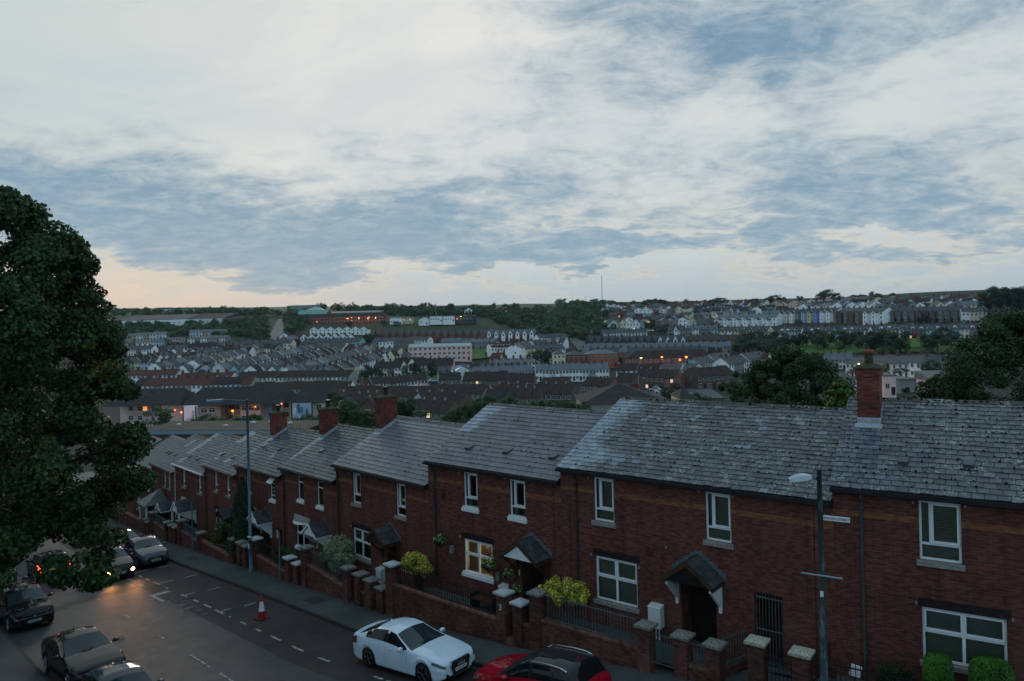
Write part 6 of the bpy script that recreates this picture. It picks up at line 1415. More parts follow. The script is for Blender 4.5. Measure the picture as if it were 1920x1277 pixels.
def lerpt(x, tab): return float(np.interp(x, [a for a, _ in tab], [b for _, b in tab]))
PROF = {
 'sedan': dict(L=4.70, H=1.43, W=1.83, wb=(.88, 3.69), r=.335,
   top=[(0, .66), (.02, .72), (.08, .775), (.25, .83), (.7, .91), (1.35, .99), (1.5, 1.0), (2.35, 1.375), (2.8, 1.43), (3.3, 1.405), (3.6, 1.35), (4.22, 1.12), (4.32, 1.105), (4.60, 1.085), (4.66, 1.02), (4.70, .6)],
   plan=[(0, .66), (.05, .76), (.18, .84), (.45, .89), (1.2, .91), (3.6, .91), (4.2, .885), (4.55, .83), (4.66, .78), (4.70, .70)],
   belt=[(0, .62), (.2, .74), (.8, .84), (1.5, .92), (3.0, .97), (4.2, 1.0), (4.7, .90)], ws=(1.42, 2.32), rw=(3.45, 4.28), dlo=[(1.72, 2.66), (2.75, 3.55), (3.60, 3.80)], wr=.60),
 'hatch': dict(L=4.05, H=1.50, W=1.77, wb=(.80, 3.35), r=.315,
   top=[(0, .58), (.05, .70), (.22, .84), (.6, .93), (1.1, 1.03), (1.25, 1.05), (2.0, 1.42), (2.4, 1.49), (3.0, 1.49), (3.5, 1.44), (3.65, 1.40), (3.95, 1.0), (4.02, .9), (4.05, .5)],
   plan=[(0, .58), (.08, .70), (.25, .80), (.6, .86), (1.1, .875), (3.3, .875), (3.75, .84), (3.98, .78), (4.05, .70)],
   belt=[(0, .52), (.2, .72), (.8, .86), (1.3, .93), (3.0, 1.0), (3.6, 1.03), (4.05, .85)], ws=(1.20, 1.97), rw=(3.62, 3.93), dlo=[(1.55, 2.35), (2.45, 3.1), (3.16, 3.6)], wr=.62),
 'suv': dict(L=4.20, H=1.60, W=1.80, wb=(.83, 3.40), r=.345,
   top=[(0, .62), (.05, .80), (.2, .93), (.6, 1.0), (1.15, 1.08), (1.28, 1.10), (2.0, 1.50), (2.4, 1.58), (3.1, 1.58), (3.65, 1.53), (3.78, 1.48), (4.05, 1.08), (4.15, .95), (4.20, .5)],
   plan=[(0, .62), (.08, .74), (.25, .84), (.6, .89), (1.1, .90), (3.4, .90), (3.85, .87), (4.12, .80), (4.20, .72)],
   belt=[(0, .58), (.2, .80), (.8, .92), (1.3, .98), (3.0, 1.04), (3.7, 1.08), (4.20, .88)], ws=(1.23, 1.97), rw=(3.74, 4.04), dlo=[(1.55, 2.38), (2.48, 3.2), (3.26, 3.82)], wr=.64)}
def make_car(kind, col, S, o, face, label, roofcol=None, rails=False, plate=None, rim=None, rings=False, lights=None, yaw=0., grille=True, back_light=None, antenna=True, hl=None, ws_m=None, plate_m=None):
    p = PROF[kind]; L = p['L']; NX = int(L / .055)
    x_, y_ = XY(S, o); a = sang(S); z = zp(S) + RD + .006
    g1 = Vector((*XY(S + 1, o), zp(S + 1))) - Vector((*XY(S - 1, o), zp(S - 1))); f = (g1 if face > 0 else -g1).normalized()
    f = Matrix.Rotation(yaw, 3, 'Z') @ f; up = Vector((0, 0, 1)); up = (up - f * up.dot(f)).normalized(); lf = up.cross(f)
    M = Matrix(((f.x, lf.x, up.x, x_), (f.y, lf.y, up.y, y_), (f.z, lf.z, up.z, z), (0, 0, 0, 1)))
    root = empty('car', (0, 0, 0), 0, label, 'car', 'cars on the street'); root.matrix_world = M @ Matrix.Scale(.93, 4)
    xs = sorted(set([round(i * L / NX, 4) for i in range(NX + 1)] + [.01, .03, L - .01, L - .03] + list(p['ws']) + list(p['rw'])))
    def section(x):
        wm = lerpt(x, p['plan']); zt = lerpt(x, p['top']); zb = min(lerpt(x, p['belt']), zt - .02); zl = .20 + .10 * max(0, 1 - x / .3) ** 1 * 1 + .08 * max(0, 1 - (L - x) / .3)
        for cx in p['wb']:
            dd = abs(x - cx); R = p['r'] + .055
            if dd < R: zl = max(zl, p['r'] - .02 + math.sqrt(R * R - dd * dd))
        gfac = max(0, min(1, (zt - zb - .06) / (p['H'] - 1.0)))
        wr = (wm - .07) * (1 - gfac) + p['wr'] * gfac; zr = zb + (zt - zb) * (.45 + .45 * gfac)
        pts = [(wm - .03, zl), (wm - .012, zl + .06), (wm - .004, max(.42, zl + .08)), (wm, max(.55, zl + .10)), (wm - .005, max(.66, zl + .12) if zb > .8 else (zl + zb) / 2 + .06), (wm - .03, max(zb - .07, zl + .14)), (wm - .055, zb)]
        zz = [q[1] for q in pts]
        for i in range(1, len(zz)): zz[i] = max(zz[i], zz[i - 1] + .004)
        pts = [(q[0], zz[i]) for i, q in enumerate(pts)]; zb2 = zz[-1]; zr = max(zr, zb2 + .003); zt = max(zt, zr + .003)
        w0 = wm - .055
        for t in (.18, .5, .82, 1.): 
            bulge = .03 * math.sin(math.pi * t) * gfac; pts.append((w0 + (wr - w0) * t + bulge, zb2 + (zr - zb2) * t))
        for t in (.06, .2, .45, .72, 1.): pts.append((wr * (1 - t), zr + (zt - zr) * (1 - (1 - t) ** 2.2)))
        return pts
    SX = [section(x) for x in xs]; NP = len(SX[0]); X = lambda x: L / 2 - x
    def reg(x0, x1, j):
        xm = (x0 + x1) / 2
        if 7 <= j <= 9 or j == 6:
            for a_, b_ in p['dlo']:
                zt = lerpt(xm, p['top']); 
                if a_ < xm < b_ and j in (6, 7, 8, 9) and not (j == 6) : return 'side'
            if j in (7, 8) and p['dlo'][0][0] - .05 < xm < p['dlo'][-1][1] + .03: return 'pillar'
        if j >= 11 and p['ws'][0] < xm < p['ws'][1]: return 'ws'
        if j >= 11 and p['rw'][0] < xm < p['rw'][1]: return 'rw'
        if j in (9, 10) and (p['ws'][0] < xm < p['ws'][1] or p['rw'][0] < xm < p['rw'][1] + .05): return 'roof' if kind == 'suv' and roofcol else 'body'
        if j >= 9 and p['ws'][1] <= xm <= p['rw'][0]: return 'roof'
        if j == 0 and all(abs(xm - c) > p['r'] + .06 for c in p['wb']): return 'trim'
        return 'body'
    B = {k: MB() for k in ('body', 'side1', 'side-1', 'pillar1', 'pillar-1', 'ws', 'rw', 'roof', 'trim')}
    if not roofcol: B['roof'] = B['body']
    for i in range(len(xs) - 1):
        for j in range(NP - 1):
            rk = reg(xs[i], xs[i + 1], j)
            for sg in (1, -1):
                mb = B[rk + str(sg) if rk in ('side', 'pillar') else rk]
                q = [(X(xs[i]), sg * SX[i][j][0], SX[i][j][1]), (X(xs[i + 1]), sg * SX[i + 1][j][0], SX[i + 1][j][1]), (X(xs[i + 1]), sg * SX[i + 1][j + 1][0], SX[i + 1][j + 1][1]), (X(xs[i]), sg * SX[i][j + 1][0], SX[i][j + 1][1])]
                mb.face(q if sg < 0 else q[::-1])
    for i, s in ((0, 1), (len(xs) - 1, -1)):
        q = [(X(xs[i]), y, zz) for y, zz in SX[i]] + [(X(xs[i]), -y, zz) for y, zz in SX[i][::-1][1:]]; B['body'].face(q if s > 0 else q[::-1])
    def fin(mb, name, m, par):
        if not mb.v: return None
        me = mb.mesh(name, m, True); import bmesh as bmm
        bm = bmm.new(); bm.from_mesh(me); bmm.ops.remove_doubles(bm, verts=bm.verts, dist=.0006); bmm.ops.recalc_face_normals(bm, faces=bm.faces)
        if name == 'body':
            pass
        bm.to_mesh(me); bm.free(); me.polygons.foreach_set('use_smooth', [True] * len(me.polygons))
        try: me.set_sharp_from_angle(angle=R_(38))
        except Exception: pass
        return link(bpy.data.objects.new(name, me), par)
    body_ = fin(B['body'], 'body', col, root)
    for k_, nm, m in (('side1', 'side_windows', M_carglass), ('side-1', 'side_windows', M_carglass), ('pillar1', 'window_pillars', M_carblack), ('pillar-1', 'window_pillars', M_carblack), ('ws', 'windscreen', ws_m or M_carglassb), ('rw', 'rear_window', M_carglass), ('trim', 'sill_trim', col if kind == 'sedan' else M_carblack)): fin(B[k_], nm, m, root)
    if roofcol: fin(B['roof'], 'roof', roofcol, root)
    u = MB(); u.box(X(L - .15), X(.15), -.70, .70, .20, .42); u.box(X(L - .6), X(.6), -.60, .60, .42, .80); u.build('underbody', M_tyre, root)
    def surf(x, j, t=0., off=0.):
        s = section(x); y0, z0 = s[j]; y1, z1 = s[min(j + 1, NP - 1)]; return y0 + (y1 - y0) * t + off, z0 + (z1 - z0) * t
    def patch_(name, m, x0, x1, j0, t0, j1, t1, off=.008, sides=(1, -1), skew=0., nx=6, nj=4):
        for sg in sides:
            mb = MB(); G_ = []
            for i in range(nx + 1):
                x = x0 + (x1 - x0) * i / nx; r = []
                s = section(x); A_, B_ = surf(x, j0, t0), surf(x, j1, t1 - skew * i / nx)
                for k in range(nj + 1):
                    # follow the section between the two parameters
                    v = (j0 + t0) + ((j1 + t1 - skew * i / nx) - (j0 + t0)) * k / nj; j = int(min(v, NP - 2)); y, zz = surf(x, j, v - j)
                    d = off; r.append((X(x) + (off * 1.2 if x < .5 else -off * .5 if x > L - .5 else 0), sg * (y + d), zz + d * .4))
                G_.append(r)
            for A_, B_ in zip(G_, G_[1:]):
                for k in range(nj):
                    q = [A_[k], B_[k], B_[k + 1], A_[k + 1]]; mb.face(q if sg < 0 else q[::-1])
            fin(mb, name, m, root)
    hlm = hl or M_hlight
    patch_('headlight', hlm, .012, .46, 4, .95, 7, .3, .012, skew=.8)
    patch_('daylight_strip', M_chrome, .012, .40, 4, .95, 5, .2, .018, skew=.0, nj=1)
    patch_('tail_light', back_light or M_tlight, L - .38, L - .012, 4, .3, 6, .1, .012)
    # grille, lower intake, plates
    zg = lerpt(.02, p['top']) ; mb = MB()
    hx = [(-.40, zg - .0), (.40, zg - .0), (.46, zg - .12), (.34, .27), (-.34, .27), (-.46, zg - .12)]
    def plate_shape(pts, x, th, m, name):
        q = MB(); n = len(pts); F_ = [(x, a, b) for a, b in pts]; Bk = [(x - th, a, b) for a, b in pts]; q.face(F_); q.face(Bk[::-1])
        for i in range(n): q.face([F_[i], Bk[i], Bk[(i + 1) % n], F_[(i + 1) % n]])
        return q.build(name, m, root)
    xf = X(0)
    if grille:
        plate_shape(hx, xf + .03, .06, M_carblack, 'grille'); t = MB()
        if grille != 'plain':
            for a_, b_ in zip(hx, hx[1:] + hx[:1]): t.tube([(xf + .032, *a_), (xf + .032, *b_)], .011, 5)
            for i in range(5): t.box(xf + .03, xf + .034, -.38, .38, zg - .08 - i * .055, zg - .074 - i * .055)
            t.build('grille_trim', M_chrome, root)
        else:
            t.box(xf + .03, xf + .038, -.60, .60, zg - .10, zg - .08); t.build('grille_trim', M_chrome, root)
    for sg in (-1, 1):
        plate_shape([(sg * .50, .25), (sg * .66, .30), (sg * .66, .42), (sg * .53, .36)][::sg], xf + .012, .05, M_carblack, 'air_intake')
    if rings:
        for i in range(4):
            r_ = MB(); cy = (i - 1.5) * .085; r_.tube([(xf + .045, cy + .055 * math.cos(q * .5236), zg - .115 + .055 * math.sin(q * .5236)) for q in range(13)], .007, 5, caps=False); r_.build('ring_badge', M_chrome, root)
    elif grille:
        r_ = MB(); r_.lathe([(.05, 0), (.045, .012)], (xf + .03, 0, zg - .06), (1, 0, 0), 10); r_.build('badge', M_chrome, root)
    pm = plate_m or M_plate
    q = MB(); q.box(xf + .034, xf + .046, -.26, .26, .38, .49); pl_ = q.build('number_plate', pm, root)
    if plate: text_mesh(plate, .105, M_carblack, 'plate_lettering', pl_, (xf + .048, 0, .435), (R_(90), 0, R_(90)), .001, sx=.86)
    xr = X(L); q = MB(); q.box(xr - .02, xr - .008, -.26, .26, .62, .73); q.build('number_plate', plain('rear_plate', (.55, .42, .05), .5), root)
    # wheels
    for cx in p['wb']:
        for sg in (-1, 1):
            r = p['r']; yo = sg * (p['W'] / 2 - .02); w = MB(); w.lathe([(r * .62, 0), (r * .95, .01), (r, .04), (r, .16), (r * .95, .20), (r * .6, .21)], (X(cx), yo, r), (0, -sg, 0), 28); wo_ = w.build('wheel', M_tyre, root, smooth=True)
            m = MB(); n = 5
            m.lathe([(r * .66, .0), (r * .68, .02), (r * .60, .03)], (X(cx), yo, r), (0, -sg, 0), 24)
            rm_ = MB(); c_ = Vector((X(cx), yo + sg * .008, r))
            for k in range(n):
                a0 = 2 * math.pi * k / n + .3; 
                for da in (-.12, .12):
                    e0 = c_ + Vector((math.cos(a0) * r * .15, 0, math.sin(a0) * r * .15)); e1 = c_ + Vector((math.cos(a0 + da) * r * .64, 0, math.sin(a0 + da) * r * .64)); rm_.tube([e0, e1], [r * .07, r * .05], 4)
            rm_.lathe([(r * .17, -.012), (r * .17, .02)], c_, (0, -sg, 0), 12)
            for k in range(24):
                a0, a1 = 2 * math.pi * k / 24, 2 * math.pi * (k + 1) / 24; rm_.tube([c_ + Vector((math.cos(a0) * r * .65, 0, math.sin(a0) * r * .65)), c_ + Vector((math.cos(a1) * r * .65, 0, math.sin(a1) * r * .65))], r * .035, 4, caps=False)
            rm_.build('rim', rim or M_rim, wo_)
            d = MB(); d.lathe([(r * .60, .03), (r * .60, .05)], (X(cx), yo, r), (0, -sg, 0), 20); d.build('wheel_disc', M_carblack, wo_)
    # mirrors, handles, antenna, roof rails, wipers
    xm = p['ws'][0] + .38
    for sg in (-1, 1):
        y, zz = surf(xm, 6); mb = MB(); c_ = Vector((X(xm), sg * (y + .14), zz + .07)); mb.lathe([(.02, -.09), (.075, -.06), (.095, 0), (.085, .05), (.05, .085)], c_, (1, 0, -.05), 12); 
        mb.v = [(v[0], c_.y + (v[1] - c_.y) * 1.25, c_.z + (v[2] - c_.z) * .85) for v in mb.v]; mr = mb.build('mirror', col, root, smooth=True)
        b_ = MB(); b_.tube([(X(xm), sg * y, zz + .01), (X(xm), sg * (y + .08), zz + .04)], .025, 6); b_.build('mirror_arm', M_carblack, mr)
        for hx_ in (p['dlo'][0][1] - .22, p['dlo'][1][1] - .15):
            y, zz = surf(hx_, 5); h_ = MB(); h_.tube([(X(hx_) - .09, sg * (y + .005), zz - .005), (X(hx_) - .05, sg * (y + .035), zz), (X(hx_) + .05, sg * (y + .035), zz), (X(hx_) + .09, sg * (y + .005), zz - .005)], .013, 6); h_.build('door_handle', col if kind == 'sedan' else M_chrome, root)
        # door shut lines
        for dx_ in (p['dlo'][0][0] - .1, p['dlo'][0][1] + .05, p['dlo'][1][1] + .02):
            l_ = MB(); pts = [(X(dx_), sg * (surf(dx_, j)[0] + .002), surf(dx_, j)[1]) for j in range(1, 7)]
            for A_, B_ in zip(pts, pts[1:]): l_.hexa([A_, (A_[0] - .008, A_[1], A_[2]), (B_[0] - .008, B_[1], B_[2]), B_, (A_[0], A_[1] + sg * .001, A_[2]), (A_[0] - .008, A_[1] + sg * .001, A_[2]), (B_[0] - .008, B_[1] + sg * .001, B_[2]), (B_[0], B_[1] + sg * .001, B_[2])])
            l_.build('door_gap', M_carblack, root)
    if antenna: xa = p['rw'][0] - .2; mb = MB(); za = lerpt(xa, p['top']); mb.hexa([(X(xa), -.02, za - .01), (X(xa) - .12, -.02, za - .01), (X(xa) - .12, .02, za - .01), (X(xa), .02, za - .01), (X(xa) - .08, -.005, za + .07), (X(xa) - .11, -.005, za + .07), (X(xa) - .11, .005, za + .07), (X(xa) - .08, .005, za + .07)]); mb.build('antenna', col, root)
    if rails:
        for sg in (-1, 1):
            pts = []; 
            for i in range(9):
                x = p['ws'][1] + .08 + (p['rw'][0] - p['ws'][1] - .16) * i / 8; y, zz = surf(x, 10, .6); pts.append((X(x), sg * (y - .01), zz + (.045 if 0 < i < 8 else .0)))
            mb = MB(); mb.tube(pts, .018, 6); mb.build('roof_rail', M_chrome, root)
    for sg in (-.35, .25):
        x0 = p['ws'][0] + .04; z0 = lerpt(x0, p['top']) + .02; mb = MB(); mb.tube([(X(x0), sg, z0), (X(x0 + .1), sg + .55 * (1 if sg < 0 else -1) * .9, lerpt(x0 + .1, p['top']) + .02)], .007, 4); mb.build('wiper', M_carblack, root)
    # bonnet shut lines
    mb = MB()
    for sg in (-1, 1):
        pts = [(X(x), sg * (surf(x, 9, .9)[0] * .93), lerpt(x, p['top']) - .012 + .0) for x in (.35, .7, 1.1, p['ws'][0] - .02)]
        pts = [(a_, b_, surf(L / 2 - a_, 10, .25)[1] + .004) for a_, b_, c_ in pts]
        mb.tube(pts, .004, 4)
    mb.build('bonnet_gap', M_carblack, root)
    if lights:
        for sg in (-1, 1):
            y, zz = surf(.16, 5); mb = MB(); mb.lathe([(.03, 0), (.085, .02), (.07, .05)], (X(.16) - .02, sg * (y - .10), zz - .08), (1, 0, 0), 10); lm = mb.build('headlamp_bulb', M_beam if lights == 'on' else M_beamdim, root); lm.location = (.17, 0, -.02)
            l = bpy.data.lights.new('headlamp_beam', 'SPOT'); l.energy = 60; l.color = (1, .38, .12); l.spot_size = R_(70); l.spot_blend = .7; l.shadow_soft_size = .06; lo = link(bpy.data.objects.new('headlamp_beam', l), lm)
            lo.location = (X(.16) + .16, sg * (y - .10), zz - .08); lo.rotation_euler = (0, R_(-84), 0)
    return root
P_white = paint('white', (.58, .68, .78)); P_red = paint('red', (.30, .006, .018)); P_black = paint('black', (.010, .011, .013)); P_grey = paint('graphite', (.045, .055, .075), .22, .3)
P_pinkred = paint('crimson', (.33, .03, .07)); P_blue = paint('dark_blue', (.012, .035, .05)); P_blackroof = paint('black_roof', (.02, .022, .025), .18)
DV = plain('dim_plate', (.30, .36, .34), .5)
make_car('sedan', P_white, -3.12, 4.02, 1, 'white saloon parked nose uphill at the kerb with plate CXZ 8974', plate='CXZ 8974', rings=True, rim=M_rimd, yaw=R_(.5))
make_car('suv', P_red, 2.2, 4.25, -1, 'red small SUV with black roof and silver rails, facing the white saloon', roofcol=P_blackroof, rails=True, yaw=R_(0), plate_m=DV)
make_car('hatch', P_grey, -27.7, 4.05, 1, 'dark graphite hatchback parked at the kerb facing the camera, first below the marked bays', rails=True, grille='plain', plate_m=DV, plate='HJZ 4388')
make_car('sedan', P_pinkred, -32.3, 4.1, 1, 'crimson car parked behind the graphite hatchback', grille='plain', plate_m=DV)
make_car('hatch', P_black, -26.5, 6.12, 1, 'dark car driving uphill with its headlights on', lights='on', grille='plain', plate_m=DV)
make_car('hatch', P_black, -30.2, 8.4, -1, 'dark car driving away downhill with red tail lights, mostly behind the tree', back_light=M_brake, grille='plain')
make_car('suv', P_black, -21.5, 10.95, 1, 'black crossover parked at the far kerb under the tree', grille='plain', plate='LGZ 8421', plate_m=DV)
make_car('sedan', P_black, -12.3, 10.9, 1, 'glossy black saloon with four ring badge, parked between crossover and dark blue car', rings=True, grille=True, plate='RVZ 552', yaw=R_(2), plate_m=DV)
make_car('hatch', P_blue, -7.3, 11.15, 1, 'dark blue hatchback at the bottom edge, parked in front of the black saloon', grille='plain')
make_car('suv', P_black, -26.2, 11.05, 1, 'black car with pale roof edge parked at the far left behind the crossover', rails=True)

# ================================================================ street furniture
def tall_lamp():
    S, o = -19.35, 1.62; x, y = XY(S, o); z = zp(S); a = sang(S); root = empty('lamp_post', (x, y, z), a, 'tall blue grey street lamp post with one long arm, in front of the conifer', 'lamp post')
    top = at(465, 748, 37.2).z - z; mb = MB(); mb.tube([(0, 0, -.2), (0, 0, 1.6)], .10, 12); mb.tube([(0, 0, 1.6), (0, 0, top)], [.075, .06], 12); mb.lathe([(.10, 0), (.075, .12)], (0, 0, 1.6), (0, 0, 1), 12); mb.build('pole', M_galvb, root, smooth=True)
    ra = Matrix.Rotation(-a, 3, 'Z'); d = ra @ (Vector((at(400, 752, 37.2).x, 37.2, 0)) - Vector((x, y, 0))); d = d.normalized() * 1.75; mb = MB(); mb.tube([(0, 0, top - .1), (d.x * .5, d.y * .5, top - .03), (d.x * .75, d.y * .75, top - .03)], .03, 8); mb.build('arm', M_galvb, root)
    mb = MB(); e = Vector((d.x * .72, d.y * .72, top - .12)); f = Vector((d.x * 1.2, d.y * 1.2, top - .10)); n = Vector((-d.y, d.x, 0)).normalized() * .12
    mb.hexa([e - n, f - n, f + n, e + n, e - n * .6 + Vector((0, 0, .14)), f - n * .5 + Vector((0, 0, .09)), f + n * .5 + Vector((0, 0, .09)), e + n * .6 + Vector((0, 0, .14))]); mb.build('lamp_head', M_galvb, root)
    mb = MB(); mb.box(-.06, .06, -.105, -.098, 1.15, 1.4); mb.box(-.09, .09, -.12, .02, 1.72, 1.78); mb.build('sticker', M_upvc, root)
M_galvb = plain('blue_grey_painted_steel', (.085, .15, .21), .45, .2, 4)
M_oldpole = mat('flaking_painted_pole', lambda gg: pr(gg, gg.mix(gg.rng(gg.noise(gg.vm('MULTIPLY', obc(gg), (1, 1, .35)), 7., 5, .65), .50, .62), (.045, .065, .068), (.13, .17, .19)), .6))
tall_lamp()
# old lamp post beside the right-hand house
S, o = 8.72, 1.75
for it in range(3): pass
D_ = 17.4; b = at(1546, 1290, D_); t = at(1538.6, 880, D_); root = empty('lamp_post', (b.x, b.y, b.z - .6), R_(-31), 'flaking green street lamp post with street name plate and cross bar', 'lamp post')
Hh = t.z - b.z + .6; mb = MB(); mb.tube([(0, 0, -.4), (0, 0, 2.0), (0, 0, 2.6), (0, 0, Hh)], [.088, .080, .068, .055], 14); mb.build('pole', M_oldpole, root, smooth=True)
uL = at(1478, 899, D_); ca, sa = math.cos(R_(31)), math.sin(R_(31))
def loc(p): v = Vector(p) - Vector((b.x, b.y, b.z - .6)); return Vector((v.x * ca - v.y * sa, v.x * sa + v.y * ca, v.z))
e0, e1, e2 = loc(at(1539, 892, D_)), loc(at(1519, 893, D_ - .05)), loc(at(1478, 900, D_ - .15))
mb = MB(); mb.tube([e0, e1], .022, 8); mb.build('arm', M_galvb, root)
mb = MB(); n = 10; ax_ = (e2 - e1); L_ = ax_.length; dn = ax_.normalized(); sd = dn.cross(Vector((0, 0, 1))).normalized()
prv = None
for i in range(n + 1):
    u_ = i / n; w_ = .13 * (math.sin(math.pi * min(1, u_ * .85 + .12))) ** .6 + .01; hh = .13 * math.sin(math.pi * (u_ * .7 + .15)); c_ = e1 + ax_ * u_ + Vector((0, 0, -.02))
    ring = [c_ - sd * w_ + Vector((0, 0, -.03)), c_ - sd * w_ * .75 + Vector((0, 0, hh * .7)), c_ + Vector((0, 0, hh)), c_ + sd * w_ * .75 + Vector((0, 0, hh * .7)), c_ + sd * w_ + Vector((0, 0, -.03))]
    if prv:
        for k in range(4): mb.face([prv[k], prv[k + 1], ring[k + 1], ring[k]])
        mb.face([prv[0], ring[0], ring[4], prv[4]])
    prv = ring
mb.build('lamp_head', plain('pale_lamp_hood', (.42, .46, .50), .3, .1), root)
mb = MB(); q0 = loc(at(1500, 1078, D_)); q1 = loc(at(1584, 1089, D_)); q0.y = q1.y = -.10; q1.z = q0.z; mb.tube([q0, q1], .022, 8); mb.build('cross_bar', M_galv, root)
mb = MB(); q0 = loc(at(1545, 965, D_)); q1 = loc(at(1598, 976, D_)); zz = (q0.z + q1.z) / 2 + .02; x0, x1 = .07, .07 + abs(q1.x - q0.x); mb.box(x0, x1, -.02, .0, zz - .055, zz + .06); sg_ = mb.build('street_name_plate', M_white, root)
text_mesh('FAHAN STREET', .085, M_carblack, 'sign_lettering', sg_, ((x0 + x1) / 2, -.024, zz), (R_(90), 0, 0), .001, sx=.95)
mb = MB(); mb.box(-.03, .04, -.10, -.07, 2.80, 2.93); mb.build('torn_sticker', M_upvc, root)
# small sign post, cone, meter boxes
S, o = -16.2, 1.62; x, y = XY(S, o); root = empty('sign_post', (x, y, zp(S)), sang(S), 'thin grey parking sign post against the wall left of the white caps', 'sign post')
mb = MB(); mb.tube([(0, 0, 0), (0, 0, 2.35)], .035, 8); mb.build('pole', M_galvb, root); mb = MB(); mb.box(-.17, -.03, -.03, -.015, 2.0, 2.38); mb.build('sign_plate', plain('sign_face', (.30, .36, .42), .4), root)
S, o = -27.3, 1.62; x, y = XY(S, o); root = empty('sign_post', (x, y, zp(S)), sang(S), 'thin grey post in front of the white porch, left of the leafy shrub', 'sign post')
mb = MB(); mb.tube([(0, 0, 0), (0, 0, 2.9)], .035, 8); mb.build('pole', M_galvb, root)
S, o = -12.0, 4.5; x, y = XY(S, o); zc = zp(S) + RD + .01; root = empty('traffic_cone', (x, y, zc), sang(S) + .2, 'orange and white traffic cone standing in the parking bay', 'traffic cone')
M_cone = plain('cone_orange', (.38, .035, .008), .5); M_coneb = plain('cone_base', (.10, .012, .018), .6)
mb = MB(); mb.box(-.24, .24, -.24, .24, 0, .045); mb.build('base', M_coneb, root)
for nm, z0, z1, m in (('lower_band', .045, .32, plain('cone_red', (.30, .012, .015), .5)), ('reflective_band', .32, .70, M_white), ('tip', .70, .95, M_cone)):
    mb = MB(); r = lambda z: .17 - (.17 - .025) * z / .95; mb.lathe([(r(z0), z0), (r(z1), z1)], (0, 0, 0), (0, 0, 1), 20); mb.build(nm, m, root, smooth=False)
def meter(hk, s, z, w, hh, label, legs=True):
    h = HS[hk]; ca, sa = math.cos(h.ang), math.sin(h.ang); x, y = h.P[0] + ca * s + sa * .0, h.P[1] + sa * s; root = empty('meter_box', (x, y, h.floor), h.ang, label, 'meter box')
    mb = MB(); mb.box(-w / 2, w / 2, -.26, -.003, z, z + hh); mb.hexa([(-w / 2 - .01, -.28, z + hh), (w / 2 + .01, -.28, z + hh), (w / 2 + .01, -.003, z + hh), (-w / 2 - .01, -.003, z + hh), (-w / 2, -.26, z + hh + .03), (w / 2, -.26, z + hh + .03), (w / 2, -.003, z + hh + .07), (-w / 2, -.003, z + hh + .07)]); mb.build('box', M_plastic, root)
    mb = MB(); mb.box(-w / 2 + .03, w / 2 - .03, -.268, -.26, z + .03, z + hh - .03); mb.build('box_door', M_plastic, root)
    if legs: mb = MB(); mb.tube([(-.05, -.06, 0), (-.05, -.06, z)], .02, 6); mb.tube([(.06, -.06, 0), (.06, -.06, z)], .02, 6); mb.build('pipe', M_upvc, root)
meter('H', 3.55, .42, .42, .62, 'white utility meter box on the brick wall, right of the yellow bush')
meter('A', 4.05, .28, .42, .58, 'white utility meter box between the lit window and the porch')
meter('B', 3.72, .22, .40, .55, 'white utility meter box below the dark hooded porch of the middle house')
meter('B', 3.15, -.1, .3, .28, 'small white box low on the middle house wall', False)
# hanging baskets, wall planters, plaque
rgv = np.random.default_rng(3)
def basket(hk, s, z, out, r, label, hang=.35, white=.25):
    h = HS[hk]; ca, sa = math.cos(h.ang), math.sin(h.ang); root = empty('hanging_basket', (h.P[0] + ca * s + sa * out, h.P[1] + sa * s - ca * out, h.floor + z), h.ang, label, 'hanging basket', 'hanging flower baskets')
    mb = MB(); mb.lathe([(r * .3, -r * .8), (r * .8, -r * .4), (r * .9, 0)], (0, 0, 0), (0, 0, 1), 10); mb.build('basket', M_black, root)
    mb = MB(); mb.tube([(0, 0, 0), (0, 0, hang)], .008, 4); mb.tube([(0, 0, hang), (0, out, hang)], .012, 4); mb.build('hook', M_black, root)
    P, N = clump_pts(np.array([[0, 0, r * .3], [r * .5, 0, 0], [-r * .5, 0, -.05]]), np.array([r, r * .7, r * .7]), 130, rgv); c = leafcols(len(P), rgv, .4); m = rgv.random(len(P)) < white; c[m] = [6, 4.5, 9]
    link(bpy.data.objects.new('flowers', leaf_mesh('flowers', P, N, .075, M_leafg, rgv, c)), root)
basket('A', .95, 2.02, .35, .26, 'hanging flower basket left of the lit window'); basket('A', 3.55, 1.62, .40, .30, 'hanging flower basket over the right edge of the lit window'); basket('A', 4.28, 1.35, .18, .22, 'flower basket on the wall left of the oval plaque', .25); basket('A', 5.15, 1.15, .75, .22, 'flower basket hanging under the porch canopy beside the door', .8)
for s, z, lab in ((1.33, 1.55, 'grey wall lantern planter left of the lit window'), (3.68, 1.0, 'grey wall lantern planter right of the lit window')):
    h = HS['A']; root = empty('wall_planter', (h.P[0] + math.cos(h.ang) * s, h.P[1] + math.sin(h.ang) * s, h.floor + z), h.ang, lab, 'wall planter'); mb = MB(); mb.box(-.06, .06, -.15, -.03, 0, .28); mb.build('body', plain('pewter', (.18, .22, .25), .5), root)
    mb = MB(); mb.tube([(0, -.05, .28), (0, -.05, .42)], .012, 5); mb.build('bracket', M_black, root)
h = HS['A']; s, z = 4.58, 1.45; root = empty('wall_plaque', (h.P[0] + math.cos(h.ang) * s, h.P[1] + math.sin(h.ang) * s, h.floor + z), h.ang, 'white oval house plaque beside the porch with the gable panel', 'plaque')
mb = MB(); pts = [(.09 * math.cos(q * .3927), -.01, .14 * math.sin(q * .3927)) for q in range(16)]; mb.face(pts); mb.build('plate', M_white, root); mb = MB(); mb.face([(.045 * math.cos(q * .3927), -.016, .085 * math.sin(q * .3927)) for q in range(16)]); mb.build('plaque_centre', M_black, root)
h = HS['H']
